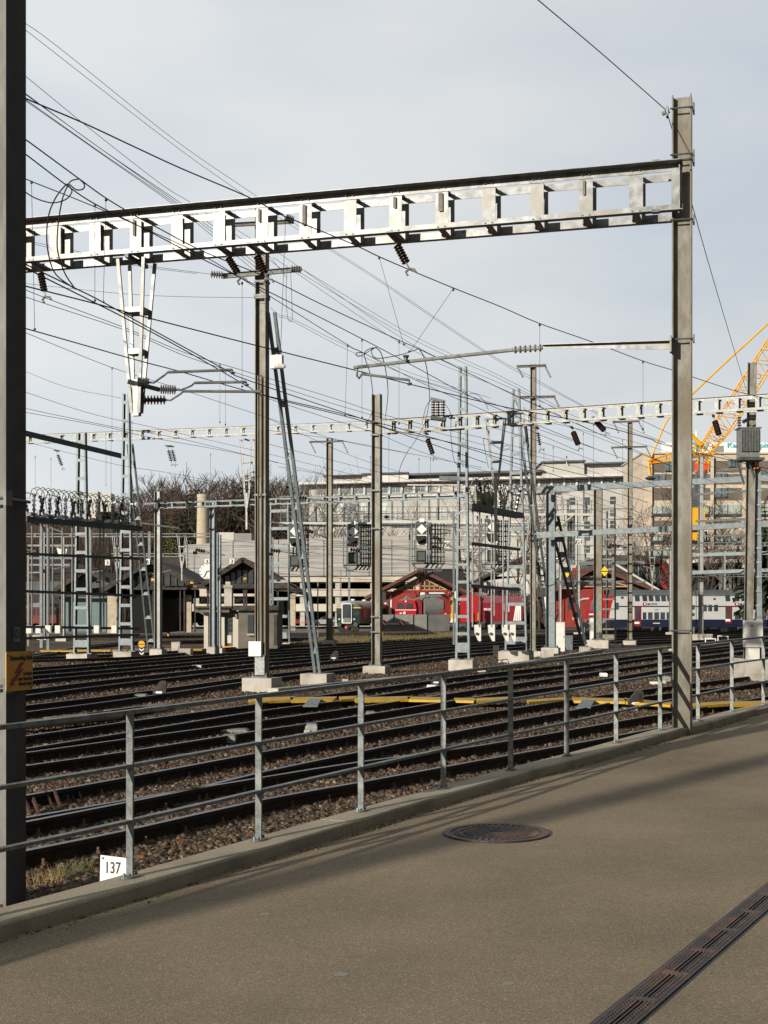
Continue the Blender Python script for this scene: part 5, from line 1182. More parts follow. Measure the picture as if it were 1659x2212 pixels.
mb = MB(); fb(mb,*rr2(50,860,190,1090),YR-5.5,.3); P('white_panel', mb, m_whitep, s2)
for p,q in (((185,870),(185,1080)),((180,880),(120,1050)),((60,980),(180,970))): mb = MB(); mb.bar(W(*r2(*p),YR-6.1), W(*r2(*q),YR-6.1), .2,.2,(0,1,0)); P('timber_frame', mb, m_redw, s2)
mb = MB(); fb(mb,*rr2(220,890,262,970),YR-6.1,.1); P('window', mb, m_wind, s2)
mb = MB(); fb(mb,*rr2(262,668,315,718),YR-1,1.5); P('chimney', mb, m_redw, s2)
mb = MB(); fb(mb,*rr2(250,1022,272,1044),YR-6.2,.1); P('orange_box', mb, m_orange, s2)
# engine poking out of the second shed (arched end)
we = T('old_wagon', 'rounded-roof red wagon end standing in the second red shed', 'wagon', W(1260,1345,YR-9))
mb = MB(); mb.prism([W(*r2(*p),YR-9) for p in ((285,1070),(285,920),(310,895),(360,885),(420,890),(420,1070))], (0,4,0)); P('body', mb, m_redw, we)
mb = MB(); mb.tube([W(*r2(*p),YR-9.1) for p in ((285,925),(300,905),(330,892),(390,888),(420,890))], .12, 6); P('roof_edge', mb, m_slab, we)
# white gabled house and low white annexes
wh = T('white_house', 'white gabled house with small brown attic window behind the second ladder mast', 'house', (W(1130,1340,205).x,205,0))
gable(wh, 1030, 1133, 1185, 1256, 1203, 1240, 205, 12, over=.8, wall=m_slab)
mb = MB(); fb(mb, 1045,1245,1190,1345,205,10); P('wall', mb, m_slab, wh)
mb = MB(); fb(mb, 1129,1219,1142,1240,204.8,.2); P('window', mb, m_wood, wh)
for u in (1040,1056,1072,1088,1104,1160,1172): mb = MB(); fb(mb,u,1268,u+11,1279,204.7,.2); P('window', mb, m_wind, wh)
for u in (1164,): mb = MB(); fb(mb,u,1315,u+9,1336,204.7,.2); P('window', mb, m_wind, wh)
mb = MB(); fb(mb, 1022,1269,1038,1279,200,2); P('brick_stub', mb, m_redw, wh)
um = T('folded_parasol', 'folded pale parasol beside the white house', 'parasol', W(1140,1290,195)); mb = MB(); a = W(1140,1290,195); mb.lathe(a, W(1140,1250,195), [(0,.08),(.2,.6),(.5,.5),(1,.05)], 10); P('canopy', mb, m_slab, um)
# brown roofed hall and timber works right of the second red shed
br = T('brick_hall', 'hall with low brown tiled roof and dark glazed wall behind the double-deck train', 'building', (W(1390,1330,190).x,190,0))
mb = MB(); mb.prism([W(1260,1217,186),W(1300,1202,196),W(1405,1202,196),W(1442,1216,186)], (0,.6,.2)); P('roof', mb, m_tile, br)
mb = MB(); fb(mb, 1262,1217,1440,1345,187,8); P('wall', mb, m_woodg, br)
for i in range(11): mb = MB(); fb(mb, 1346+i*8, 1224, 1352+i*8, 1262, 186.8, .2); P('window', mb, m_wind if i%2 else m_hospD, br)
mb = MB(); fb(mb, 1431,1216,1443,1300,186,1); fb(mb,1290,1215,1436,1218,185.8,.4); P('red_post', mb, m_redw, br)
rs = T('roof_frame', 'slanting brown roof slope with pale edge beside the second red shed', 'shed', W(1390,1290,175)); mb = MB(); mb.prism([W(1330,1218,174),W(1338,1218,174),W(1425,1275,174),W(1300,1275,174)], (0,6,1)); P('roof', mb, m_tile, rs)
mb = MB(); mb.bar(W(1328,1218,173.6), W(1424,1275,173.6), .25,.25,(0,1,0)); P('pale_edge', mb, m_slab, rs)
bk = T('black_hall', 'black boxy timber hall above the train at the right', 'building', (W(1550,1330,190).x,190,0))
mb = MB(); fb(mb, 1494,1222,1546,1345,188,10); P('wall', mb, M('charcoal_boards',(.025,.025,.028),(.04,.04,.043),4,.8), bk)
mb = MB(); fb(mb, 1548,1220,1602,1345,190,10); P('wall', mb, m_pure, bk)
for u in (1552,1568,1584): mb = MB(); fb(mb,u,1267,u+8,1276,189.8,.2); w_ = P('window', mb, m_wood, bk); mb = MB(); fb(mb,u+2,1269,u+6,1276,189.6,.2); P('pane', mb, m_stone, w_)
mb = MB(); fb(mb, 1488,1215,1604,1221,186,8); P('flat_roof', mb, m_roofd, bk)
mb = MB(); fb(mb, 1488,1208,1500,1216,184,3); fb(mb,1540,1208,1552,1216,184,3); P('roof_vent', mb, m_whitep, bk)
# chimney and roof screens on the left
chm = T('factory_chimney', 'tall tapering sandstone-coloured chimney in front of the wood', 'chimney', (W(438,1330,270).x,270,0))
a = W(438,1340,270); b = W(438,1068,270); mb = MB(); mb.lathe(a, b, [(0,1.55),(.97,1.08),(.975,1.15),(1,1.15)], 18); P('shaft', mb, m_stone, chm)
ls = T('roof_screens', 'white slatted plant screens on a distant roof at the left', 'building', (W(200,1330,220).x,220,0))
for r in ((158,1060,172,1118),(186,1061,211,1122),(217,1065,240,1105)): mb = MB(); fb(mb,*r,220,3); P('screen', mb, m_slab, ls)
mb = MB(); fb(mb,150,1104,246,1107,223,6); P('roof', mb, m_roofd, ls); mb = MB(); fb(mb,152,1107,244,1345,224,6); P('wall', mb, m_wood, ls)
ph = T('white_kiosk', 'small white flared kiosk tower among the far masts at the left', 'building', W(134,1200,150)); mb = MB(); mb.prism([W(122,1182,150),W(146,1182,150),W(142,1198,150),W(126,1198,150)], (0,3,0)); P('cabin', mb, m_whitep, ph)
mb = MB(); fb(mb,119,1179,149,1182,149.5,4); P('roof', mb, m_teal, ph); mb = MB(); fb(mb,130,1198,138,1240,150.5,2); P('stem', mb, m_conc, ph)
# hill behind
mb = MB(); xs = np.linspace(-420, 500, 60); vs = []; 
for yy,k_ in ((300,0),(330,.55),(380,1),(460,1.12)):
    for x in xs:
        h_ = 30*math.exp(-((x+120)/130)**2)+6*mnoise.noise((x*.02,1,0)); vs.append((x,yy,max(h_,0.5)*k_-(.5 if k_==0 else 0)))
n = len(xs); mb.add(vs, [(r*n+i,r*n+i+1,(r+1)*n+i+1,(r+1)*n+i) for r in range(3) for i in range(n-1)])
tag(P('hill', mb, M('leaf_litter',(.03,.022,.015),(.07,.045,.03),.2,.95)), kind='structure')
# ---------------------------------------------------------------- rail vehicles
YD = 160.0
def bogie(t, x, y, z, mat=m_black, r=.45, wb=1.25, gap=.0):
    for s_ in (-1,1):
        mb = MB(); mb.lathe((x+s_*wb,y,z+r),(x+s_*wb,y+.12,z+r),[(0,r),(1,r)],16); P('wheel', mb, mat, t)
    mb = MB(); mb.box((x-wb-.5,y-.12,z+r-.12),(x+wb+.5,y+.05,z+r+.2)); mb.box((x-.45,y-.16,z+r-.3),(x+.45,y+.05,z+r+.32)); P('bogie_frame', mb, mat, t)
def dd(x,y): return 1242.1+x*.25115, 1215.1+y*.25115     # sight lines of the train front side (survey of the close view)
def ddr(x0,y0,x1,y1): a,b = dd(x0,y0); c_,d_ = dd(x1,y1); return (a,b,c_,d_)
m_tw = M('train_white', (.42,.435,.44), (.5,.51,.51), .3, .35)
m_tb = M('train_blue', (.005,.009,.028), (.009,.013,.04), .4, .35)
m_tg = M('train_roof_grey', (.06,.075,.08), (.095,.11,.115), .5, .6)
m_troof2 = M('coach_roof_silver', (.3,.31,.33), (.4,.41,.43), .4, .45, .2)
dt = T('double_deck_train', 'white double-deck commuter train with navy skirt and red doors at the right', 'train', (W(1560,1369,YD).x,YD,0))
zr = W(0,dd(0,580)[1],YD).z
def car_body(t, pxa, pxb, nose):
    D = 2.9
    top, wt, mid, blu, bot = 235, 290, 470, 490, 560
    if nose:
        side_ = [(290,490),(300,430),(318,350),(335,300),(350,290),(pxb,290),(pxb,490)]
    else: side_ = [(pxa,290),(pxb,290),(pxb,490),(pxa,490)]
    mb = MB(); mb.prism([W(*dd(*p),YD) for p in side_], (0,D,0)); P('body', mb, m_tw, t)
    mb = MB(); mb.prism([W(*dd(*p),YD+.01) for p in ((pxa if not nose else 292,490),(pxb,490),(pxb,555),(pxa+(10 if nose else 0),555))], (0,D-.02,0)); P('skirt', mb, m_tb, t)
    za, zb = W(0,dd(0,290)[1],YD).z, W(0,dd(0,233)[1],YD).z; xa, xb = W(dd(pxa+(30 if nose else 0),0)[0],0,YD).x, W(dd(pxb,0)[0],0,YD).x
    prof = [(YD+.0,za),(YD+.12,za+.35*(zb-za)),(YD+.45,za+.75*(zb-za)),(YD+1.0,zb),(YD+D-1,zb),(YD+D,za)]
    mb = MB(); 
    n = len(prof); mb.add([(xa,y,z) for y,z in prof]+[(xb,y,z) for y,z in prof], [tuple(range(n)), tuple(range(2*n-1,n-1,-1))]+[(i,i+n,(i+1)%n+n,(i+1)%n) for i in range(n)]); P('roof', mb, m_tg, t)
    mb = MB(); mb.prism([W(*dd(*p),YD-.015) for p in ((pxa+(75 if nose else 0),373),(pxb,373),(pxb,383),(pxa+(75 if nose else 0),383))], (0,.02,0)); P('blue_stripe', mb, m_tb, t)
def tw_(nm, r, mat, t, dy=.03, dep=.05): mb = MB(); fb(mb, *ddr(*r), YD-dy, dep); return P(nm, mb, mat, t)
car_body(dt, 290, 1040, True); 
d2 = dt
car_body(d2, 1046, 2060, False)
for x0 in (510,575,628,684,736,787,1288,1368,1422,1482,1545,1598,1660,1720):
    mb = MB(); a = dd(x0,280); w = 38*.25115; y0_ = a[1]; 
    mb.prism([W(a[0],y0_,YD+.08)-Vector((0,.16,0)),W(a[0]+w,y0_,YD+.08)-Vector((0,.16,0)),W(a[0]+w+2,dd(0,333)[1],YD)-Vector((0,.04,0)),W(a[0]+2,dd(0,333)[1],YD)-Vector((0,.04,0))], (0,.04,0)); P('upper_window', mb, m_wind, dt)
for x0,w in ((583,30),(628,38),(682,40),(735,38),(788,38),(1375,42),(1435,42),(1490,42),(1545,30),(1602,42),(1660,42)): tw_('lower_window', (x0,428,x0+w,488), m_wind, dt)
for x0 in (1100,1146,1196): tw_('middle_window', (x0,363,x0+33,420), m_wind, dt)
tw_('middle_window', (1000,366,1028,405), m_wind, dt); tw_('small_window', (1008,435,1028,460), m_wind, dt)
for x0 in (512,1294):
    d_ = tw_('door', (x0,382,x0+57,548 if x0 < 900 else 522), m_dred, dt, .04)
    for k in (0,1): tw_('door_pane', (x0+8+k*24,394,x0+25+k*24,490), m_wind, d_, .07)
    tw_('door_notice', (x0,510 if x0<900 else 486,x0+42,528 if x0<900 else 506), m_whitep, d_, .08)
for x0 in (582,1373):
    lg = tw_('operator_emblem', (x0,344,x0+33,370), m_redp, dt, .04); tw_('cross', (x0+12,353,x0+28,360), m_whitep, lg, .06); tw_('cross', (x0+18,348,x0+22,366), m_whitep, lg, .065)
    u_,v_ = dd(x0+38,366); text('SBB CFF FFS', 22*.25115*YD/F*1.05, W(u_,v_,YD-.03), (1,0,0), UP, m_black, dt, bold=.006, ext=.004, sx=.72)
tw_('cab_side_window', (343,345,376,405), m_wind, dt); tw_('vent', (395,293,418,312), m_wind, dt); tw_('vent', (1190,306,1210,322), m_wind, dt); tw_('grille', (686,404,718,409), m_wind, dt)
mb = MB(); mb.prism([W(*dd(*p),YD-.02) for p in ((352,291),(335,300),(317,350),(299,430),(290,488),(272,488),(276,400),(287,310),(300,288),(330,283))], (0,2.7,0)); P('red_front', mb, m_redp, dt)
for px_ in (330,395,1170,1240): pass
for pxc in (390,930,1195,1960): bogie(dt, W(dd(pxc,0)[0],0,YD).x, YD+.2, zr-.05)
tw_('running_number', (672,518,730,526), m_slab, dt, .03)
# red locomotive facing left in front of it
lo = T('red_locomotive', 'red locomotive front with white panel just left of the double-deck train', 'locomotive', (W(1278,1369,YD+4).x,YD+4,0))
def lp(pts, nm, mat, dy=0, dep=.1): mb = MB(); mb.prism([W(*dd(*p),YD+4-dy) for p in pts], (0,dep,0)); return P(nm, mb, mat, lo)
lp(((112,488),(122,410),(140,330),(158,290),(250,275),(292,285),(285,488)), 'body', m_redp, 0, 2.8)
lp(((126,415),(143,335),(158,312),(158,415)), 'windscreen', m_win, .02); lp(((122,440),(158,440),(158,452),(121,452)), 'white_stripe', m_whitep, .02); lp(((120,456),(150,456),(150,476),(119,476)), 'headlight', m_wind, .02)
lp(((112,488),(285,488),(285,530),(115,530)), 'underframe', m_hospD, 0, 2.6); bogie(lo, W(dd(175,0)[0],0,YD+4).x, YD+3.9, zr)
mb = MB(); mb.lathe(W(*dd(100,505),YD+4), W(*dd(115,505),YD+4), [(0,.28),(.15,.28),(.2,.1),(1,.1)], 12); P('buffer', mb, m_black, lo)
# dark green coach with silver roof
YG = 165
def gr_(x,y): return 702.05+x*.27669, 1215.1+y*.27669
gc = T('green_coach', 'dark green driving coach with rounded silver roof and bright gangway frame', 'coach', (W(780,1368,YG).x,YG,0))
m_gr = M('coach_green', (.006,.022,.018), (.01,.034,.026), .5, .35)
def gp(nm, pts, mat, par, dy=0., dep=.1): mb = MB(); mb.prism([W(*gr_(*p),YG-dy) for p in pts], (0,dep,0)); return P(nm, mb, mat, par)
gp('front', ((88,348),(270,348),(275,478),(92,478)), m_gr, gc, 0, 2.6)
za,zb = W(0,gr_(0,350)[1],YG).z, W(0,gr_(0,298)[1],YG).z
# side wall runs away to the right
xa, xb, xr = W(gr_(272,0)[0],0,YG).x, W(gr_(88,0)[0],0,YG).x, W(gr_(600,0)[0],0,YG+22).x
zl = W(0,gr_(0,478)[1],YG).z
mb = MB(); mb.prism([(xa,YG,za),(xr,YG+22,za+.1),(xr,YG+22,zl),(xa,YG,zl)], (-.6,1.6,0)); P('side_wall', mb, m_gr, gc)
mb = MB(); n_ = 7; A=[]; B=[]
for i in range(n_):
    a = math.pi*i/(n_-1); cx = (xa+xb)/2; hw = (xa-xb)/2; A.append((cx-hw*math.cos(a), YG-.05+.25*(1-math.sin(a)), za+(zb-za)*math.sin(a)**.7)); B.append((xr-.0-hw-hw*math.cos(a), YG+22, za+.1+(zb-za)*math.sin(a)**.7))
mb.add(A+B, [tuple(range(n_-1,-1,-1))]+[(i,i+1,i+1+n_,i+n_) for i in range(n_-1)]); P('roof', mb, m_troof2, gc, smooth=True)
gp('yellow_line', ((88,349),(278,349),(278,357),(88,357)), M('line_yellow',(.7,.5,.05),None), gc, .04, .05)
mb = MB(); mb.bar((xa+.03,YG-.05,za-.05),(xr+.03,YG+22,za+.05), .04,.14); P('yellow_line', mb, M('line_yellow2',(.7,.5,.05),None), gc)
f_ = gp('gangway_frame', ((130,330),(140,318),(200,318),(209,330),(209,470),(200,476),(138,476),(130,470)), m_whitep, gc, .25, .2); gp('gangway_door', ((137,332),(144,325),(196,325),(202,332),(202,440),(137,440)), m_wind, f_, .3, .1); gp('gangway_step', ((144,432),(196,432),(200,468),(140,468)), m_galv, f_, .34, .1)
for x in (92,215): gp('cab_window', ((x,362),(x+ (34 if x<100 else 55),362),(x+(34 if x<100 else 55),412),(x,412)), m_wind, gc, .03, .05)
for x in (112,228): mb = MB(); p = W(*gr_(x,443),YG); mb.lathe(p, p-Vector((0,.12,0)), [(0,.13),(1,.11)], 12); P('headlight', mb, m_slab, gc)
for x in (112,238): mb = MB(); p = W(*gr_(x,484),YG); mb.lathe(p, p-Vector((0,.6,0)), [(0,.1),(.8,.1),(.82,.26),(1,.26)], 12); P('buffer', mb, m_galvD, gc)
gp('tail_board', ((155,497),(172,497),(172,515),(155,515)), m_orange if False else M('orange_board',(.75,.1,.02),None), gc, .5, .05)
gp('underframe', ((95,476),(270,476),(262,540),(105,540)), m_black, gc, -.1, 2.4)
for k in range(6):
    f0 = .06+k*.155; x0_ = xa+(xr-xa)*f0; y0_ = YG+22*f0; mb = MB(); mb.bar((x0_+.03,y0_-.04,za-.75),(x0_+.03+(xr-xa)*.07,y0_-.04+22*.07,za-.75), .05,.85); P('side_window', mb, m_wind if k != 1 else m_dred, gc)
for k in range(4):
    f0 = .1+k*.24; mb = MB(); c = Vector((xa+(xr-xa)*f0-1.4, YG+22*f0, zb)); mb.lathe(c-UP*.05, c+UP*.22, [(0,.15),(.4,.15),(.45,.32),(1,.2)], 12); P('roof_vent', mb, m_whitep, gc)
bogie(gc, (xa+xb)/2+.2, YG+.3, W(0,gr_(0,545)[1],YG).z, r=.42, wb=.7)
# red fire and rescue train: cab wagon, tank, crane wagon, container wagons
YF = 168
ft = T('rescue_train', 'red rescue train unit with double windscreen cab and grey tank behind the wall', 'train', (W(900,1369,YF).x,YF,0))
def fp(nm, pts, mat, par=None, dy=0., dep=.1): mb = MB(); mb.prism([W(*gr_(*p),YF-dy) for p in pts], (0,dep,0)); return P(nm, mb, mat, par or ft)
fp('cab', ((545,470),(550,345),(568,300),(700,300),(712,345),(710,470)), m_redp, None, 0, 2.8)
fp('cab_side', ((710,470),(712,345),(700,300),(735,285),(757,305),(757,470)), m_dred, None, -.4, 2.2)
for x in (563,630): fp('windscreen', ((x,362),(x+4,318),(x+54,318),(x+56,362)), m_wind, None, .04, .05)
fp('white_stripe', ((548,368),(712,368),(712,373),(548,373)), m_whitep, None, .05, .04); fp('emblem', ((583,392),(600,392),(600,401),(583,401)), m_whitep, None, .06, .03)
mb = MB(); p = W(*gr_(631,303),YF-.05); mb.lathe(p, p-Vector((0,.1,0)), [(0,.12),(1,.1)], 12); p = W(*gr_(620,393),YF-.05); mb.lathe(p, p-Vector((0,.1,0)), [(0,.16),(1,.16)], 12); P('lamp', mb, m_whitep, ft)
for a,b in (((580,298),(640,285)),((640,285),(700,292)),((620,290),(640,262)),((640,262),(665,280)),((700,290),(780,262)),((740,285),(800,262)),((780,262),(806,270))):
    mb = MB(); mb.tube([W(*gr_(*a),YF+.5), W(*gr_(*b),YF+.5)], .09, 6); P('roof_equipment', mb, m_galv, ft)
mb = MB(); a = W(*gr_(757,340),YF+1.5); b = W(*gr_(900,340),YF+2.2); mb.lathe(a, b, [(0,1.15),(.02,1.45),(.98,1.45),(1,1.15)], 24); P('tank', mb, m_galv, ft, smooth=False)
fp('red_body', ((815,470),(880,400),(870,300),(812,266),(930,268),(975,300),(975,470)), m_dred, None, -1.0, 2.6)
for x in (770,): fp('walkway_post', ((x,290),(x+3,290),(x+3,400),(x,400)), m_galv, None, .05, .05)
cw = T('rail_crane_wagon', 'yellow folded loading crane with rail wagon, half hidden by the first ladder mast', 'wagon', (W(980,1369,YF-6).x,YF-6,0))
def cpz(nm, pts, mat, dy=0., dep=.4): mb = MB(); mb.prism([W(*gr_(*p),YF-6-dy) for p in pts], (0,dep,0)); return P(nm, mb, mat, cw)
cpz('crane_column', ((982,465),(980,400),(988,395),(985,275),(1000,262),(1010,275),(1008,395),(1020,405),(1022,465)), m_yellow); cpz('crane_arm', ((988,290),(975,310),(985,330),(992,300)), m_black, .1)
cpz('crane_arm', ((1000,265),(1028,290),(1024,400),(1014,400),(1012,300)), m_yellow, -.5)
cpz('wagon_frame', ((945,475),(1100,475),(1100,500),(950,500)), m_galvD); cpz('control_stand', ((935,395),(948,395),(948,450),(935,450)), m_yellow); cpz('white_tray', ((990,437),(1030,437),(1030,468),(975,468)), m_whitep, .2)
cpz('warning_plate', ((947,455),(962,455),(962,472),(947,472)), m_whitep, .3, .1); cpz('buffer_beam', ((950,478),(1020,478),(1020,495),(950,495)), m_galvD, .2)
rw = T('red_box_wagon', 'long dark red covered wagon with white logo stripes behind the switch boxes', 'wagon', (W(1080,1369,YF).x,YF,0))
def rp(nm, pts, mat, dy=0., dep=.1): mb = MB(); mb.prism([W(*gr_(*p),YF-dy) for p in pts], (0,dep,0)); return P(nm, mb, mat, rw)
rp('end_body', ((1060,470),(1060,262),(1080,255),(1185,252),(1205,262),(1218,310),(1215,455),(1190,462)), m_redp, .3, 2.6)
mb = MB(); mb.prism([W(*gr_(*p),YF) for p in ((1215,312),(1545,320),(1545,462),(1215,462))], (0,2.4,0)); P('side_wall', mb, m_dred, rw)
mb = MB(); a,b,c_,d_ = [W(*gr_(*p),YF) for p in ((1188,255),(1540,262),(1550,320),(1215,312))]; mb.add([a+Vector((0,.9,0)),b+Vector((0,.9,0)),c_,d_,a+Vector((0,2.4,0)),b+Vector((0,2.4,0))], [(0,3,2,1),(0,1,5,4)]); P('roof', mb, M('faded_red_roof',(.2,.06,.08),(.26,.09,.11),.4,.5), rw)
for x in range(1240,1545,28): rp('rib', ((x,318),(x+2,318),(x+2,460),(x,460)), m_redp, .04, .05)
u_,v_ = gr_(1240,374); text('8010', 21*.27669*YF/F*1.2, W(u_,v_,YF-.05), (1,0,0), UP, m_whitep, rw, bold=.01, ext=.004, sx=1.1)
for k in range(4): rp('logo_stripe', ((1470+k*16,455),(1482+k*16,455),(1500+k*10,325),(1490+k*10,325)), m_whitep, .07, .03)
rp('logo_stripe', ((1395,380),(1400,380),(1400,320),(1395,320)), m_whitep, .06, .03); rp('logo_stripe', ((1420,385),(1438,385),(1438,325),(1420,325)), m_whitep, .06, .03)
rp('underframe', ((1190,462),(1560,462),(1560,482),(1190,482)), m_galvD, 0, 2.2); rp('end_ladder', ((1193,390),(1198,390),(1198,455),(1193,455)), m_yellow, .7, .1); rp('end_ladder', ((1147,390),(1152,390),(1152,455),(1147,455)), m_yellow, .7, .1)
for pxc in (1260,1500): bogie(rw, W(gr_(pxc,0)[0],0,YF).x, YF+.1, W(0,gr_(0,520)[1],YF).z, r=.42, wb=.9)
# grey screen wall with red/white discs
wl = T('grey_wall', 'grey concrete panel wall with two red and white round signs in front of the red unit', 'wall', (W(890,1363,150).x,150,0))
for a,b,m_ in ((436,686,m_hospD),(687,792,m_hospD),(793,972,m_galvD)):
    mb = MB(); mb.prism([W(*gr_(*p),150) for p in ((a,408 if a<790 else 408),(b,405),(b,534),(a,540))], (0,.3,0)); P('panel', mb, M('wall_grey%d'%a,(.17,.17,.165) if a<790 else (.09,.09,.09),(.24,.235,.22) if a<790 else (.13,.13,.125),1,.9), wl)
for x in (436,531,684,792): mb = MB(); fb(mb,*gr_(x,404),*gr_(x+3,536),149.8,.2); P('post', mb, m_galv, wl)
mb = MB(); fb(mb,*gr_(440,474),*gr_(680,484),149.7,.1); P('rail', mb, m_slab, wl)
for x,l in ((457,'left'),(600,'right')):
    c0 = W(*gr_(x,472),149.3); t = T('round_sign', 'round red sign with white diagonal bar, %s one on the grey wall' % l, 'sign', c0); mb = MB(); mb.lathe(c0, c0-Vector((0,.04,0)), [(0,.33),(1,.33)], 20); P('disc', mb, m_redp, t)
    mb = MB(); mb.bar(c0+Vector((-.22,-.06,.22)), c0+Vector((.22,-.06,-.22)), .02,.13,(0,1,0)); P('bar', mb, m_whitep, t)
# ---------------------------------------------------------------- signal bridge
YB_ = 92
sg = T('signal_bridge', 'wide signal bridge with walkway railings and hanging maintenance cages across the yard', 'signal bridge', (W(950,1395,YB_).x,YB_,0))
def bb(nm, u0,v0,u1,v1, mat=m_galvB, dy=0, dep=.2, par=None): mb = MB(); fb(mb,u0,v0,u1,v1,YB_+dy,dep); return P(nm, mb, mat, par or sg)
def bl(nm, pts, r=.05, mat=m_galvB, dy=0): mb = MB(); mb.tube([W(u,v,YB_+dy) for u,v in pts], r, 5); return P(nm, mb, mat, sg)
bb('walkway', 603,1128,815,1132, m_slab); bb('walkway', 815,1124,992,1130, m_slab); bb('walkway', 990,1109,1290,1114, m_slab)
bb('girder', 603,1134,1290,1137, m_galvB, .4); bb('girder', 990,1052,1290,1055.5, m_slab, .4); bb('girder', 880,1046,1000,1049, m_slab, -6)
bb('grating', 760,1132,900,1133.5, m_galvD, .2, 1)
for u in range(606,992,12): bb('railing_post', u,1094,u+1.2,1128, m_galvB, .1, .06)
for v in (1094,1105,1116): bb('railing_bar', 606,v,992,v+1, m_galvB, .15, .05)
for u in range(992,1292,15): bb('railing_post', u,1082,u+1.2,1110, m_galvB, .1, .06)
for v in (1080,1090,1100): bb('railing_bar', 992,v,1290,v+1, m_galvB, .15, .05)
for u in (630,680,742,755,795,845,868,925,945,1050,1186,1225,1265): bb('upright', u,1078,u+4.5,1128, m_galvB, .3, .15)
for u in (655,712,868,900,1010,1030,1260): bb('white_upright', u,1060,u+3,1126, m_galvL, .6, .15)
for a,b in (((1183,1160),(1240,1112)),((1183,1112),(1240,1160))): bl('cross_brace', (a,b), .07, m_stone)
m_cage = M('cage_steel', (.07,.08,.085), (.12,.13,.135), 6, .6, .2)
def cage(u0, u1, v0, v1, back):       # hanging cage with slanted bottom and a side gallery
    for u in (u0, u0+8, u1-6, u1): bl('cage_bar', ((u,v0),(u,v1-8)), .045, m_galvB)
    bl('cage_bar', ((u0,v1-8),(u0+9,v1+2),(u1-16,v1+2),(u1,v1-10)), .06, m_galvB)
    for k in range(5): u = u1+3+k*back/5; bl('gallery_bar', ((u,v0+3),(u,v1-6)), .045, m_cage, .4)
    for k in range(9): v = v0+6+k*(v1-v0-10)/9; bl('gallery_rung', ((u1,v),(u1+back,v)), .04, m_cage, .4)
    for k in range(4): u = u1-10+k*(back+8)/4; bl('floor_bar', ((u,v1+2),(u+9,v1-10)), .05, m_cage, .1)
    bl('floor_bar', ((u0,v1-9),(u1+back,v1-9)), .06, m_cage)
cage(625,640,1130,1232,28); cage(742,778,1133,1230,24); cage(890,930,1128,1226,32); cage(1040,1075,1120,1228,24); cage(1186,1225,1112,1212,16)
def signal(label, u, vd, vh, vb, wd=11):
    t = T('main_signal', label, 'signal', W(u,vb,YB_-1)); Y = YB_-1.0; c0 = W(u,vd,Y); s = wd/F*Y
    mb = MB(); fb(mb,u-11,vd-17,u+10,vd+14,Y+.05,.05); P('back_plate', mb, m_galvD, t)
    mb = MB(); mb.prism([c0+UP*s,c0+Vector((s*.98,0,0)),c0-UP*s,c0-Vector((s*.98,0,0))], (0,.04,0)); P('white_diamond', mb, m_whitep, t)
    mb = MB(); fb(mb,u-10,vh-11,u+11,vh+11,Y,.1); P('lamp_frame', mb, m_whitep, t); mb = MB(); fb(mb,u-8,vh-9,u+9,vh+8,Y-.05,.1); lh = P('lamp_head', mb, m_black, t)
    mb = MB(); mb.prism([W(u-13,vh-9,Y-.5),W(u+8,vh-9,Y-.5),W(u+8,vh-3,Y-.5),W(u-4,vh+3,Y-.5),W(u-8,vh+8,Y-.5)], (0,.45,0)); P('hood', mb, m_black, lh)
    mb = MB(); fb(mb,u-11,vb-12,u+10,vb+13,Y,.3); P('box_frame', mb, m_black, t); mb = MB(); fb(mb,u-8,vb-8.5,u+7,vb+9,Y-.04,.1); P('box_screen', mb, M('screen_green_grey',(.06,.07,.06),(.09,.1,.085),3,.5), t)
    mb = MB(); fb(mb,u-5,vd-23,u+5,vd-14.5,Y-.05,.06); P('letter_plate', mb, m_whitep, t); return t
signal('signal with white diamond in the cage left of the centre mast', 763,1148,1170,1205); signal('signal with white diamond in the cage right of the centre mast', 911,1143,1166,1201)
signal('signal with white diamond behind the switch frame near the second ladder mast', 1064,1138,1161,1200); signal('signal with half hidden white diamond behind the leaning brace', 637,1147,1171,1211)
text('A', 6*YB_/F, W(761,1132,YB_-1.08), (1,0,0), UP, m_black, None, name='letter', ext=.004).__setitem__('label','small black letter A above the white diamond left of the centre mast'); bpy.data.objects['letter']['category'] = 'letter'
# ---------------------------------------------------------------- outdoor switch frames (disconnector racks)
m_rackd = M('rack_steel', (.075,.092,.1), (.12,.14,.15), 4, .6, .2)
def rack(label, Yl, Yr, ul, ur, top, rows, rods, bases, ins):
    t = T('switch_rack', label, 'switchgear', W((ul+ur)/2,1400,(Yl+Yr)/2))
    def pp(u, vl, vr): f = (u-ul)/(ur-ul); return W(u, vl+(vr-vl)*f, Yl+(Yr-Yl)*f)
    vl, vr = top; mb = MB(); mb.bar(pp(ul,vl,vr), pp(ur,vl,vr), .4, .22); P('top_beam', mb, m_rackd, t)
    for vl_,vr_ in rows: mb = MB(); mb.bar(pp(ul,vl_,vr_), pp(ur,vl_,vr_), .1, .11); P('cross_beam', mb, m_rackd, t)
    for u,v1 in rods: mb = MB(); mb.tube([pp(u,vl,vr), pp(u,v1,v1)], .035, 6); P('drive_rod', mb, m_galv, t)
    for u,dv,hh_,mt in ins:
        p = pp(u,vl,vr)+UP*.15; mb = MB(); mb.insul(p, p+UP*hh_*.85+Vector((.2*dv,0,0)), .085, 5, .045, 8); P('post_insulator', mb, mt, t)
    return t, pp
ins1 = [(62+i*11.3,(i%3)-1,.95+.15*(i%2),(m_insB,m_insG,m_insR)[i%3]) for i in range(20)]
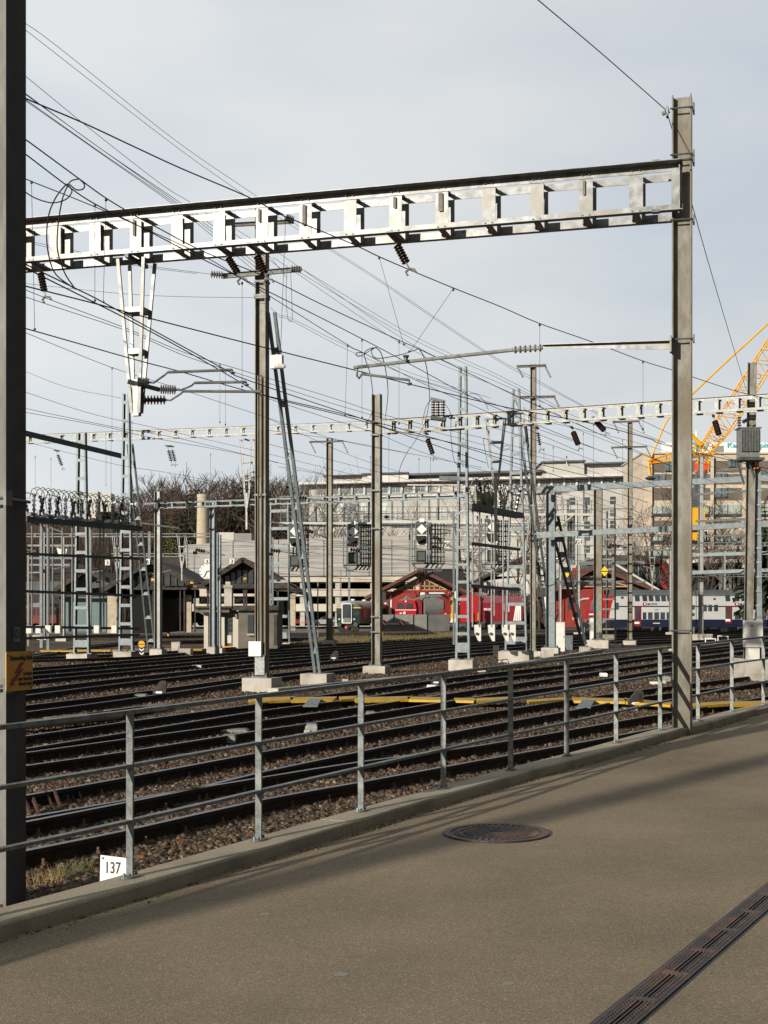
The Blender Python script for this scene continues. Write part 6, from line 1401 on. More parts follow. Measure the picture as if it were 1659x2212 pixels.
rk1,pp1 = rack('dark outdoor switch rack with a row of insulators between the two left ladder posts', 56, 63, 50, 300, (1121,1142), [(1196,1207),(1277,1287),(1354,1358),(1379,1371)], [(69,1355),(91,1355),(104,1355),(114,1355),(135,1355),(156,1355),(197,1350),(216,1350),(224,1355),(253,1350)], [], ins1)
for i in range(19):
    u = 64+i*11.5; a = pp1(u,1121,1142)+UP*.9; mb = MB(); mb.tube([a,a+Vector((.1,0,.35)),a+Vector((.35,0,.45)),a+Vector((.6,0,.2)),a+Vector((.7,0,-.5))], .02, 5); P('jumper_loop', mb, m_wire if i%2 else m_galv, rk1)
for i in range(14):
    u = 62+i*17; a = pp1(u,1121,1142)+UP*(.2); mb = MB(); mb.ob(a, (.13,0,.03), (0,.15,0), (0,0,.07)); mb.ob(a+UP*.9, (.28,0,.06*((i%3)-1)), (0,.04,0), (0,0,.03)); P('switch_blade', mb, m_whitep if i%3 else m_galvL, rk1)
for (ua,va,ub,vb_) in ((87,1132,136,1150),(305,1130,386,1141),(57,1187,78,1191),(112,1230,151,1223),(196,1240,232,1230)):
    Yq = 60 if ua != 112 else 75; mb = MB(); mb.tube([W(ua,va,Yq),W(ub,vb_,Yq)], .035, 6); S('registration_arm', mb, m_galvL, 'short bright registration arm at the left side among the switch racks and masts', 'arm', group='bright registration arms at the left')
for i,u in enumerate((62,82,103,124,208,246)):
    mb = MB(); fb(mb,u-5.5,1351,u+5.5,1368,57,.3); mb2_ = MB(); b_ = S('switch_drive_box', mb, m_white, 'white drive box at the foot of the left switch rack', 'box', group='white drive boxes of the left switch rack')
ins2 = [(1020+i*8.5,(i%3)-1,.9+.2*(i%2),(m_insG,m_insG,m_galv,m_insR)[i%4]) for i in range(12)]
rk2,pp2 = rack('blue-grey outdoor switch rack between the two ladder masts, centre right', 50, 57, 1016, 1122, (1094,1114), [(1174,1187),(1265,1274)], [(1021,1355),(1036,1355),(1062,1355),(1068,1330),(1087,1355)], [], ins2)
for i in range(10):
    u = 1018+i*10; a = pp2(u,1094,1114)+UP*.8; mb = MB(); mb.tube([a,a+Vector((.1,0,.3)),a+Vector((.35,0,.35)),a+Vector((.6,0,.1)),a+Vector((.75,0,-.4))], .016, 5); P('jumper_loop', mb, m_wire if i%2 else m_galv, rk2)
for i,(u,c) in enumerate(((1032,0),(1048,0),(1058,0),(1082,1),(1098,1))):
    mb = MB(); p = pp2(u,1080-i,1092-i); mb.lathe(p-UP*.2, p+UP*.35, [(0,.12),(.5,.22),(1,.16)], 10); P('transformer_bulb', mb, M('lichen_green%d'%i,(.22,.22,.12),(.3,.29,.18),6,.8) if not c else m_slab, rk2)
for i,u in enumerate((1033,1063,1093,1108)):
    Yq = 55; t = T('motor_drive_box', 'white angular motor drive box, %s of four under the centre-right switch rack' % ['first from the left','second from the left','third from the left','fourth from the left'][i], 'box', W(u,1385,Yq))
    mb = MB(); mb.prism([W(u-8,1350,Yq),W(u+6,1349,Yq),W(u+6,1385,Yq),W(u+1,1385,Yq),W(u-7,1368,Yq)], (0,.35,0)); P('housing', mb, m_white, t); mb = MB(); p = W(u-3,1369,Yq-.03); mb.lathe(p,p-Vector((0,.04,0)),[(0,.06),(1,.06)],10); P('bolt', mb, m_galvD, t)
# long rods at mast 605/1300 and cabinets
def cabinet(label, u0, v0, u1, v1, d=.5, mat=m_white, z=0, name='cabinet'):
    g = G((u0+u1)/2, v1, z); Y = g.y; t = T(name, label, 'cabinet', g); mb = MB(); fb(mb,u0,v0,u1,v1,Y,d); P('housing', mb, mat, t)
    mb = MB(); fb(mb,u0-.6,v0-1.2,u1+.6,v0,Y-.04,d+.08); P('lid', mb, mat, t); mb = MB(); mb.box((W(u1-3,0,Y).x,Y-.02,W(0,(v0+v1)/2+2,Y).z),(W(u1-2,0,Y).x,Y,W(0,(v0+v1)/2-3,Y).z)); P('handle', mb, m_galvD, t); return t
cabinet('tall beige cabinet beside the grey-blue mast, centre right', 1198,1345,1220,1408); cabinet('low blue-grey cabinet right of the tall beige cabinet', 1222,1374,1237,1404, mat=m_galvB)
cabinet('white narrow box with flared foot beside the yellow diamond mast', 1276,1336,1288,1392, mat=m_whitep); cabinet('small grey kiosk among the blocks before the hut', 370,1388,388,1412, mat=m_conc)
def cblock(label, u0, v0, u1, v1, group=None, mat=m_conc):
    g = G((u0+u1)/2, v1); mb = MB(); fb(mb,u0,v0,u1,v1,g.y,(u1-u0)/F*g.y*.8); S('concrete_block', mb, mat, label, 'block', group)
for (r,lab) in (((384,1401,414,1417),'low concrete block before the small hut'),((70,1372,86,1381),'small stone-edged block behind the left mast'),((1254,1397,1280,1411),'concrete block at the foot of the leaning dark strut, right of the low cabinet'),((1434,1349,1452,1357),'pale block in front of the double-deck train bogies'),((1176,1405,1196,1424),'foundation block carrying the foot of the ladder strut beside the tall cabinet'),((1066,1394,1078,1420),'rough old stone post left of the second ladder mast block')):
    cblock(lab, *r, mat=m_conc if 'stone post' not in lab else m_wood)
for k in range(3): cblock('rough concrete pad beside the block of the leaning brace', 711+k*14, 1471-k*2, 724+k*14, 1480-k*2, 'rough concrete pads beside the leaning brace block')
# dark strut right of grey-blue mast
ds = T('leaning_strut', 'dark leaning ladder strut rising left from a concrete block to the box beams', 'strut', G(1267,1405)); a_ = W(1195,1115,64.3); b_ = W(1262,1392,66)
for s_ in (-1,1): mb = MB(); mb.bar(a_+FA*s_*.22, b_+FA*s_*.08, .12,.12,FA); P('leg', mb, m_galvD, ds)
for k in range(8): c = a_.lerp(b_,(k+.5)/8.5); mb = MB(); mb.ob(c, FA*.2, FB*.02, UP*.13); P('tie_plate', mb, m_galvB, ds)
# ---------------------------------------------------------------- small things between the rails
def dwarf(label, u, vb, s=1.0, hgt=None):
    g = G(u, vb); t = T('dwarf_signal', label, 'signal', g); Yq = g.y; k = s
    mb = MB(); mb.box((g.x-.05*k,Yq-.04,0),(g.x+.05*k,Yq+.04,.28*k)); P('post', mb, m_galv, t)
    z = .26*k; mb = MB(); pts = [(-.3,0),(.26,0),(.26,.5),(.2,.56),(.02,.56),(-.3,.16)]
    mb.prism([(g.x+a*k,Yq-.12*k,z+b*k) for a,b in pts], (0,.3*k,0)); hd = P('housing', mb, M('dwarf_black',(.018,.016,.013),(.035,.03,.026),6,.6), t)
    mb = MB(); mb.prism([(g.x-.2*k,Yq-.125*k,z+.07*k),(g.x-.14*k,Yq-.125*k,z+.12*k),(g.x+.1*k,Yq-.125*k,z+.12*k),(g.x+.1*k,Yq-.125*k,z+.03*k),(g.x-.14*k,Yq-.125*k,z+.03*k)], (0,-.01,0)); P('white_marker', mb, m_whitep, hd)
    mb = MB(); mb.box((g.x+.08*k,Yq-.13*k,z+.2*k),(g.x+.2*k,Yq-.12*k,z+.44*k)); P('sight_window', mb, m_black, hd); return t
dwarf('black dwarf signal with white marker on the ballast just right of the left mast', 346,1512,.55); dwarf('black dwarf signal standing between two silver boxes at the yellow planks', 1374,1538,.55); dwarf('distant black dwarf signal between the brace and the centre mast', 722,1432,.62)
dwarf('black dwarf signal partly behind the fourth railing post', 943,1487,.5); dwarf('small black dwarf signal with yellow hook, left of the transformer mast', 1586,1437,.5)
def tbox(label, u, vb, w, h, mat=m_whitep, base=True, grp=None):
    g = G(u, vb); Yq = g.y; k = Yq/F; W2 = w*k/2; Hh = h*k; t = T('track_box', label, 'box', g, grp)
    if base: mb = MB(); mb.box((g.x-W2*1.25,Yq-.05,-.02),(g.x-W2*.2,Yq+.3,Hh*.5)); P('base', mb, m_conc, t)
    mb = MB(); mb.prism([(g.x-W2,Yq,Hh*.35),(g.x+W2,Yq,Hh*.35),(g.x+W2*1.05,Yq,Hh*.62),(g.x-W2*1.05,Yq,Hh*.62)], (0,.28,0)); P('housing', mb, mat, t)
    mb = MB(); mb.prism([(g.x-W2*1.08,Yq-.02,Hh*.62),(g.x+W2*1.08,Yq-.02,Hh*.62),(g.x+W2*1.02,Yq-.02,Hh*.85),(g.x+W2*.85,Yq+.0,Hh),(g.x-W2*.85,Yq,Hh),(g.x-W2*1.02,Yq-.02,Hh*.85)], (0,.32,0)); P('lid', mb, mat, t)
m_alu = M('cast_aluminium', (.3,.3,.29), (.42,.42,.4), 10, .45, .3); m_boxd = M('box_grey', (.16,.16,.13), (.24,.235,.2), 10, .7)
tbox('shiny silver track box with concrete foot, right of the second railing post', 672,1588,24,22,m_alu); tbox('grey-green lidded track box right of the first railing post', 492,1613,30,24,m_boxd,False)
tbox('flat grey bulging cover plate between the rails behind the track box', 505,1590,56,14,m_boxd,False); tbox('dark lidded track box at the dwarf signal near the left mast', 302,1512,26,12,m_boxd,False)
tbox('silver track box left of the dwarf signal at the yellow planks', 1357,1533,24,18,m_alu); tbox('silver track box right of the dwarf signal at the yellow planks', 1404,1534,22,16,m_alu)
tbox('white small track box beside the dwarf signal at the fourth post', 932,1496,19,16,m_whitep); tbox('white track box between the seventh and eighth railing posts', 1440,1478,16,16,m_alu); tbox('brown square track box on the rail near the third railing post', 800,1558,20,20,m_boxd,False)
tbox('pale track box right of the sixth railing post', 1305,1466,14,12,m_whitep,False); tbox('white distant track box between the far tracks, left of the channel mast', 424,1447,20,10,m_slab,False); tbox('tiny white box beside the weathered right mast foot', 1415,1482,14,9,m_whitep,False)
# yellow crossing planks
m_pl = M('plank_yellow', (.5,.3,.01), (.62,.38,.015), 6, .6, c3=(.35,.2,.02), s3=3)
def plank(label, pts, group='long yellow planks laid across the tracks', z=.2):
    P4 = [G(u,v,z) for u,v in pts]; mb = MB(); mb.prism(P4, (0,0,-.05)); S('yellow_plank', mb, m_pl, label, 'plank', group)
def plank2(u0,v0,u1,v1,w=9,lab='yellow plank section lying across the rails in line with others'):
    plank(lab, [(u0,v0+w*.4),(u1-2,v1+w*.4),(u1+6,v1-w*.4),(u0-4,v0-w*.4)])
plank2(540,1512,632,1508,10); plank2(630,1510,722,1508,9); plank2(736,1508,766,1506,8); plank2(768,1510,884,1507,9); plank2(883,1508,955,1509,8); plank2(985,1510,1025,1511,7); plank2(1030,1511,1095,1508,8); plank2(1142,1514,1222,1508,6); plank2(1240,1510,1352,1512,9); plank2(1352,1513,1450,1519,9); plank2(1500,1522,1576,1517,8); plank2(1586,1519,1672,1516,9)
for (u0,v0,u1,v1) in ((90,1405,160,1405),(168,1404,240,1404),(243,1404,272,1404),(330,1402,368,1402),(390,1402,438,1402)): plank2(u0,v0,u1,v1,3,'distant yellow plank section crossing the far tracks at the left')
for o in list(C.objects):
    if o.name.startswith('yellow_plank') and 'distant' in o['label']: o['group'] = 'distant yellow planks at the left'
for i,(u,v) in enumerate(((672,1516),(1262,1519),(1632,1530))):
    mb = MB(); mb.prism([G(u-18,v+9,.17),G(u+14,v+9,.17),G(u+22,v-7,.22),G(u-4,v-7,.22)], (0,0,-.02)); S('ramp_plate', mb, m_galvB, ['grey steel ramp plate on the planks right of the second railing post','grey steel ramp plate on the planks between the sixth and seventh posts','grey steel ramp plate on the planks at the right edge'][i], 'plate')
# strips: fine gravel service path and old boards
def strip(name, pts, mat, z=.05, kind='structure', lab=None):
    mb = MB(); mb.face([G(u,v,z) for u,v in pts]); o = P(name, mb, mat); tag(o, lab, None, None, kind); return o
strip('gravel_path', [(250,1560),(420,1520),(700,1487),(900,1470),(960,1478),(760,1500),(560,1512),(380,1548)], m_fine, .03)
strip('gravel_path', [(30,1430),(300,1400),(420,1402),(300,1412),(40,1440)], m_fine, .03)
strip('gravel_path', [(1010,1502),(1150,1490),(1350,1468),(1550,1448),(1600,1448),(1560,1458),(1390,1480),(1180,1500),(1040,1512)], m_fine, .03)
strip('yard_surface', [(-200,1372),(700,1366),(1800,1362),(1800,1343),(-200,1343)], m_fine, .012)
strip('mossy_strip', [(1100,1455),(1185,1432),(1300,1412),(1450,1398),(1450,1412),(1300,1432),(1190,1446)], m_moss, .035)
strip('mossy_strip', [(620,1402),(700,1386),(840,1372),(1000,1366),(1000,1377),(840,1386),(700,1398)], m_moss, .03)
bd = T('timber_walkway', 'weathered timber walkway boards between the tracks beside the left mast', 'walkway', G(150,1560))
for k,(a,b) in enumerate((((30,1572),(250,1548)),((30,1563),(262,1541)),((110,1553),(285,1535)),((200,1545),(320,1529)),((240,1537),(360,1522)))):
    p, q = G(*a,.14), G(*b,.14); mb = MB(); mb.bar(p, q, .34,.05); P('board', mb, m_plank, bd)
# concrete cable trough
for i,((a,b),lab) in enumerate(((((590,1492),(1010,1452)),'long concrete cable trough edge behind the foundation blocks'),(((1040,1448),(1300,1404)),'long pale concrete cable trough edge before the cabinets'),(((1450,1404),(1600,1385)),'distant concrete trough edge right of the weathered gantry mast'))):
    mb = MB(); mb.bar(G(*a,.1), G(*b,.1), .3,.12); S('cable_trough', mb, m_conc, lab, 'cable trough')
# yellow bollards near the green coach, hoop barriers, red dots
for i,(u,v,lab) in enumerate(((720,1371,'yellow bollard left of the green coach front'),(762,1370,'yellow bollard under the green coach buffers'),(825,1378,'yellow bollard beside the centre mast'),(364,1374,'yellow hydrant post before the timber shed'),(483,1368,'yellow hydrant post by the small hut doorway'))):
    g = G(u,v); mb = MB(); mb.lathe(g, g+UP*.62, [(0,.1),(.5,.1),(.55,.17),(.9,.17),(1,.08)], 10); S('yellow_bollard', mb, m_yellow, lab, 'bollard')
for i,(u,v,lab) in enumerate(((395,1372,'white hoop barrier right of the far yellow hydrant post'),(1535,1395,'white hoop barrier right of the weathered mast'),(1562,1388,'white hoop barrier nearer the transformer mast'))):
    g = G(u,v); mb = MB(); k = 11/F*g.y; mb.tube([g-Vector((k,0,0)),g+Vector((-k,0,.5)),g+Vector((k,0,.45)),g+Vector((k,0,0))], .05, 6); S('hoop_barrier', mb, m_whitep, lab, 'barrier')
pw = T('shunting_sign', 'round yellow sign above black and white arrow boards beside the ladder post', 'sign', G(305,1418)); Yq = G(305,1418).y
mb = MB(); c0 = W(306,1391.5,Yq); mb.lathe(c0, c0-Vector((0,.03,0)), [(0,.17),(1,.17)], 18); P('yellow_disc', mb, m_yellow, pw); mb = MB(); mb.box((c0.x-.2,c0.y-.05,c0.z-.015),(c0.x+.2,c0.y-.04,c0.z+.015)); P('line', mb, m_black, pw)
mb = MB(); fb(mb,300,1398,312,1418,Yq,.05); ab = P('arrow_board', mb, m_black, pw)
for v in (1403,1411): mb = MB(); mb.prism([W(301,v-3,Yq-.02),W(306,v+1,Yq-.02),W(311,v-3,Yq-.02),W(311,v,Yq-.02),W(306,v+4,Yq-.02),W(301,v,Yq-.02)], (0,-.01,0)); P('chevron', mb, m_whitep, ab)
fr = T('wire_stand', 'small bent black wire frame in front of the second ladder mast block', 'frame', G(1085,1432)); mb = MB(); mb.tube([W(1065,1440,54),W(1072,1427,54),W(1096,1424,54),W(1100,1434,54)], .02, 5); mb.tube([W(1078,1436,54),W(1088,1424,54)], .02, 5); P('frame', mb, m_black, fr)
# worker far away in a yellow jacket, half hidden in the shed
# ---------------------------------------------------------------- crane
YK = 175
cr_ = T('mobile_crane', 'yellow lattice-boom crane working in front of the beige building', 'crane', W(1505,1340,YK))
m_cy = M('crane_yellow', (.78,.4,.01), (.7,.34,.01), 1, .45)
def c5(x,y,dy=0): u,v = z5(x,y); return W(u,v,YK+dy)
def lat(nm, a, b, w, n, r=.09, par=cr_, mat=m_cy, w1=None):
    a, b = V3(a), V3(b); d = (b-a).normalized(); s_ = d.cross(Vector((0,1,0))).normalized(); w1 = w1 or w; o = Vector((0,w*.5,0))
    cs = [(s_*1, o*-1), (s_*-1, o*-1), (s_*1, o), (s_*-1, o)]
    mb = MB()
    for q,oo in cs: mb.tube([a+q*w/2+oo, b+q*w1/2+oo], r, 5)
    for i in range(n):
        f0, f1 = i/n, (i+1)/n; wa, wb = w+(w1-w)*f0, w+(w1-w)*f1; pa, pb = a.lerp(b,f0), a.lerp(b,f1); sg_ = 1 if i%2 else -1
        mb.tube([pa+s_*wa/2*sg_-o, pb-s_*wb/2*sg_-o], r*.6, 4); mb.tube([pa+s_*wa/2*sg_+o, pb-s_*wb/2*sg_+o], r*.6, 4)
        mb.tube([pa+s_*wa/2+o*sg_, pb+s_*wb/2-o*sg_], r*.6, 4)
    return P(nm, mb, mat, par)
top = c5(1700,-1000); lat('lattice_boom', c5(875,300), c5(1090,10), 1.6, 8, w1=2.2); lat('lattice_boom', c5(1090,10), W(1710,690,YK), 2.2, 16, w1=2.2)
lat('lattice_jib', c5(850,310), c5(440,420), 1.3, 9, .09); lat('lattice_jib', c5(440,410), c5(140,475), 1.0, 7, .08, w1=.4)
mb = MB(); mb.tube([c5(250,445), c5(160,468)], .35, 6); P('jib_tip', mb, M('crane_red',(.75,.08,.02),None), cr_)
mb = MB(); mb.tube([c5(840,290), c5(690,130)], .28, 6); mb.tube([c5(870,300),c5(760,215)], .12, 6); P('strut', mb, m_cy, cr_)
mb = MB(); mb.tube([c5(690,120), c5(350,0), ], .01, 4)
mb = MB(); mb.tube([c5(160,440), c5(265,190), c5(345,0), W(1450,895,YK)], .13, 6); P('pendant', mb, m_cy, cr_)
mb = MB(); mb.tube([W(1495,852,YK), W(1560,790,YK), W(1680,680,YK)], .14, 6); P('boom_pendant', mb, m_cy, cr_)
mb = MB(); mb.tube([W(1450,895,YK), W(1495,852,YK)], .13, 6); P('pendant', mb, m_cy, cr_)
lat('mast_head', c5(830,290), c5(800,400), 2.4, 2, .12); lat('mast_head', c5(800,400), c5(775,600), .7, 4, .1); lat('mast_head', c5(870,400), c5(855,600), .7, 4, .1)
for x,y in ((775,530),(860,530)): mb = MB(); p = c5(x,y,-.5); mb.box((p.x-.35,p.y,p.z-.45),(p.x+.35,p.y+.6,p.z+.45)); P('red_block', mb, M('crane_red2',(.7,.07,.02),None), cr_)
m_cd = M('telescopic_grey', (.06,.06,.065), (.1,.1,.105), 1, .4)
mb = MB(); mb.bar(c5(815,600), c5(740,1100), 1.3,1.2,(1,0,0)); P('telescopic_boom', mb, m_cd, cr_)
mb = MB(); mb.bar(c5(755,1100), c5(715,1480), .6,.6,(1,0,0)); P('lower_boom', mb, m_cy, cr_)
mb = MB(); a = c5(730,1180,-1); mb.box((a.x-1.3,a.y,a.z-1.6),(a.x+1.3,a.y+1.5,a.z+1.3)); P('winch', mb, m_cy, cr_)
mb = MB(); a = W(1505,1345,YK); mb.box((a.x-5,a.y-1,0),(a.x+5,a.y+2,2.2)); P('carrier', mb, m_cd, cr_)
mb = MB(); mb.tube([c5(143,480), c5(162,640)], .2, 5); P('hook_cable', mb, m_cy, cr_); mb = MB(); mb.lathe(c5(163,650), c5(163,705), [(0,.3),(.5,.75),(1,.3)], 10); P('hook_block', mb, m_galvD, cr_)
# street light by the crane roof
lt = T('roof_lamp', 'thin white lamp post on the beige building roof', 'lamp', W(1504,956,YB+3)); mb = MB(); mb.tube([W(1504,957,YB+3),W(1504,932,YB+3),W(1501,931,YB+3)], .12, 6); P('pole', mb, m_whitep, lt)
# ---------------------------------------------------------------- trees and grass
def bare_tree(label, base, h, col, seed=0, spread=.45, dense=6, group=None, rad=None, name='bare_tree', tw=.05):
    r_ = random.Random(seed); t = T(name, label, 'tree', base, group); tb = MB(); cb = MB()
    rad = rad or h*.017; base = V3(base)
    def grow(mb, p, d, L, r, lev):
        d = d.normalized(); q = p+d*L*.5+Vector((r_.uniform(-.06,.06)*L,r_.uniform(-.06,.06)*L,0)); e = p+d*L
        mb.tube([p,q,e], [r,r*.8,r*.6], 5 if lev < 2 else 3, cap=False)
        if lev >= 4: return
        k = dense if lev > 0 else dense+3
        for i in range(k):
            f = r_.uniform(.35,1) if lev else r_.uniform(.28,1); s = p.lerp(e, f); a = r_.uniform(0,6.283); up = r_.uniform(.35,1.1)
            nd = Vector((math.cos(a),math.sin(a),up))*1; nd = (nd.normalized()*(1)+d*.55).normalized()
            grow(cb, s, nd, L*r_.uniform(.33,.52)*(1.1 if lev else 1)*(spread/.45), r*.42 if r*.42 > tw*.4 else tw*.4, lev+1 if lev else 2)
    grow(tb, base, Vector((r_.uniform(-.05,.05),0,1)), h*.78, rad, 0)
    P('trunk', tb, col, t); P('crown', cb, col, t); return t
def conifer(label, base, h, w, mat, seed=0, group=None):
    r_ = random.Random(seed); base = V3(base); t = T('conifer', label, 'tree', base, group); mb = MB(); mb.lathe(base, base+UP*h, [(0,h*.018),(1,.02)], 6); P('trunk', mb, m_bark, t)
    mb = MB(); n = 26
    for i in range(n):
        f = .12+.87*i/n; z = h*f; R_ = w*(1-f)**.8*r_.uniform(.8,1.15)+.15
        k = 9
        for j in range(k):
            a = 6.283*j/k+r_.uniform(-.3,.3); L_ = R_*r_.uniform(.6,1.1); c = base+UP*z; d = Vector((math.cos(a),math.sin(a),-.28)); s = Vector((-math.sin(a),math.cos(a),0)); 
            for m in range(3):
                a0 = c+d*L_*(m/3); a1 = c+d*L_*((m+1)/3+.05)+UP*r_.uniform(-.1,.1)*L_; ww = L_*(.3-.07*m)
                mb.face([a0-s*ww*.5, a0+s*ww*.5, a1+s*ww*.35, a1-s*ww*.35-UP*.15*L_])
    P('crown', mb, mat, t); return t
m_bark = M('bark', (.05,.035,.028), (.1,.07,.055), 3, .9)
m_twig = M('twig_brown', (.05,.034,.026), (.09,.062,.047), .3, .9, rnd=1); m_twig2 = M('twig_red', (.065,.033,.027), (.1,.055,.042), .3, .9, rnd=1); m_twigG = M('twig_grey', (.13,.11,.09), (.22,.19,.15), .3, .9, rnd=1)
m_fir = M('fir_green', (.012,.022,.012), (.035,.05,.022), .4, .9, rnd=1); m_fir2 = M('larch_olive', (.06,.06,.02), (.12,.11,.035), .4, .9, rnd=1)
protoB = [bare_tree('tall leafless brown tree in the wood behind the sheds', (0,-500-i*40,0), 17, (m_twig,m_twig2,m_twig)[i], 11+i, .5, 6, 'leafless trees of the wood behind the sheds', name='bare_tree', tw=.14) for i in range(3)]
protoC = [conifer('dark fir tree standing in the leafless wood', (0,-700-i*40,0), 17, 4.0, m_fir, 5+i, 'dark firs in the wood behind the sheds') for i in range(2)]
def hillz(x, y):
    k_ = np.interp(y, (300,330,380,460), (0,.55,1,1.12)); return max(30*math.exp(-((x+120)/130)**2)+6*mnoise.noise((x*.02,1,0)), .5)*k_
r_ = random.Random(3); first = {}
def put(proto, i, x, y, s):
    if i not in first.setdefault(id(proto), set()): first[id(proto)].add(i); o = proto[i]; o.location = (x,y,hillz(x,y)-.5)
    else: o = dup(proto[i], (x,y,hillz(x,y)-.5))
    o.rotation_euler = (0,0,r_.uniform(0,6.28)); o.scale = (s,s,s*r_.uniform(.9,1.15))
# skyline heights surveyed along the wood
sky_u = [40,100,170,240,300,340,380,430,480,540,600,650,700]; sky_v = [1120,1118,1105,1090,1075,1048,1055,1055,1050,1045,1050,1062,1085]
cnt = 0
for row,Yr in enumerate((298,312,328,345,365,388)):
    u = 30+r_.uniform(0,10)
    while u < 700:
        x = (u-CU)/F*Yr; vt = float(np.interp(u, sky_u, sky_v))+r_.uniform(-5,16)+(5-row)*(11 if row < 5 else 0)*.9; z = hillz(x,Yr)-.5; topz = CZ+(HV-vt)/F*Yr; h_ = topz-z
        if h_ > 5: put(protoB, r_.randrange(3), x, Yr, h_/17/1.12); cnt += 1
        u += r_.uniform(15,26)
for u,v,Yr in ((18,1076,0),(395,1056,350),(412,1050,352),(428,1058,355),(385,1072,330),(408,1080,330),(523,1036,350),(535,1050,350),(548,1043,352),(610,1060,345),(632,1064,340),(636,1055,344),(570,1070,345),(505,1066,345),(357,1082,340),(344,1075,345)):
    if not Yr: continue
    Yr = Yr-46
    x = (u-CU)/F*Yr; z = hillz(x,Yr)-.5; h_ = CZ+(HV-v)/F*Yr-z; put(protoC, r_.randrange(2), x, Yr, h_/17)
for u,v,Yr,w in ((366,1105,290,4.5),(372,1128,280,5),(360,1150,275,4.5)):
    conifer('olive green larch at the %s of the three in front of the wood' % {1105:'back',1128:'middle',1150:'front'}[v], ((u-CU)/F*Yr,Yr,1), CZ+(HV-v)/F*Yr, w, m_fir2, v)
# bare trees in front of the buildings
for i,(u,vt,Yt,lab,m_) in enumerate(((700,1085,225,'bare winter tree before the left wing of the grey building',m_twigG),(725,1100,222,'second bare winter tree before the grey building',m_twigG),(870,1118,226,'bare winter tree above the car park screen',m_twigG),(1000,1125,226,'bare winter tree before the middle of the grey building',m_twig),(1120,1122,190,'bare brownish tree behind the second ladder mast',m_twig),(1165,1120,185,'bare tree above the second red shed',m_twig),(1320,1165,180,'small bare tree behind the slim ladder legs',m_twigG),
    (1410,1105,180,'fine-branched bare tree before the beige building, left of the weathered mast',m_twig),(1432,1120,182,'second fine-branched tree before the beige building',m_twig),(1535,1100,178,'bare tree between the crane and the beige building windows',m_twig),(1565,1125,180,'bare bush-like tree low before the beige building',m_twigG),(1648,1130,178,'bare tree at the right edge before the beige building',m_twigG),(652,1030,240,'bare round tree at the left end of the grey building',m_twigG),(1590,1150,185,'low bare tree right of the crane',m_twig))):
    h_ = CZ+(HV-vt)/F*Yt; bare_tree(lab, ((u-CU)/F*Yt,Yt,0), h_*1.05, m_, 40+i, .52, 5, rad=h_*.012, tw=.07)
conifer('dark green pine at the right edge beside the transformer mast', W(1652,1330,150)-UP*0, CZ+(HV-1075)/F*150-2, 3.6, m_fir, 77)
conifer('olive conifer before the grey building, behind the first ladder mast', W(965,1330,215), CZ+(HV-1135)/F*215-2, 4.5, m_fir2, 78)
# thicket along the foot of the wood
def thicket(u0, u1, v0, Y, n, label, seed, mat, hb=2):
    r2_ = random.Random(seed); mb = MB()
    for i in range(n):
        u = r2_.uniform(u0,u1); h_ = r2_.uniform(.4,1)*(CZ+(HV-v0)/F*Y); x = (u-CU)/F*Y; y = Y+r2_.uniform(-3,3); 
        for k in range(3): mb.tube([(x,y,0),(x+r2_.uniform(-.6,.6),y,h_*.5),(x+r2_.uniform(-1.6,1.6),y,h_)], [.07,.05,.02], 3, cap=False)
    S('thicket', mb, mat, label, 'thicket', kind='stuff')
thicket(40,300,1200,240,500,'bare brown undergrowth behind the left sheds',1,m_twig); thicket(1020,1190,1250,200,160,'bare undergrowth behind the white house',2,m_twig)
# grass
def grass(us, n, label, seed, hmin=.12, hmax=.3, mat=m_grass, wd=.012):
    r2_ = random.Random(seed); mb = MB(); (u0,v0),(u1,v1),(u2,v2),(u3,v3) = us
    for i in range(n):
        a, b = r2_.random(), r2_.random(); u = (u0*(1-a)+u1*a)*(1-b)+(u3*(1-a)+u2*a)*b; v = (v0*(1-a)+v1*a)*(1-b)+(v3*(1-a)+v2*a)*b
        g = G(u,v); h_ = r2_.uniform(hmin,hmax); dx, dy = r2_.uniform(-.5,.5)*h_, r2_.uniform(-.5,.5)*h_
        mb.face([g-Vector((wd,0,0)), g+Vector((wd,0,0)), g+Vector((dx,dy,h_))])
    S('grass', mb, mat, label, 'grass', kind='stuff')
grass(((625,1400),(1000,1379),(1000,1366),(700,1380)), 7000, 'dry yellow-green grass strip before the green coach and the grey wall', 4, .1, .4, m_grass, .03)
m_straw = M('straw', (.25,.17,.07), (.34,.24,.1), 5, .9)
grass(((60,1945),(130,1925),(150,1905),(60,1920)), 110, 'dry straw-coloured grass tuft beside the left mast behind the kerb', 6, .06, .2, m_straw, .002)
grass(((120,1915),(200,1890),(205,1872),(130,1895)), 120, 'sparse green grass tuft between the left mast and board 137', 7, .05, .16, M('fresh_grass',(.06,.08,.02),(.12,.13,.04),5,.9), .003)
grass(((420,1800),(540,1770),(545,1755),(420,1780)), 90, 'few thin dry stalks on the ballast left of the second railing post', 8, .05, .16, m_straw, .002)
grass(((1100,1440),(1440,1400),(1440,1395),(1190,1430)), 1600, 'low yellow moss and weeds along the mossy strip', 9, .02, .08, m_grass, .02)

thicket(40,320,1125,216,420,'tall bare brown thicket in front of the roof screens at the left',12,m_twig)
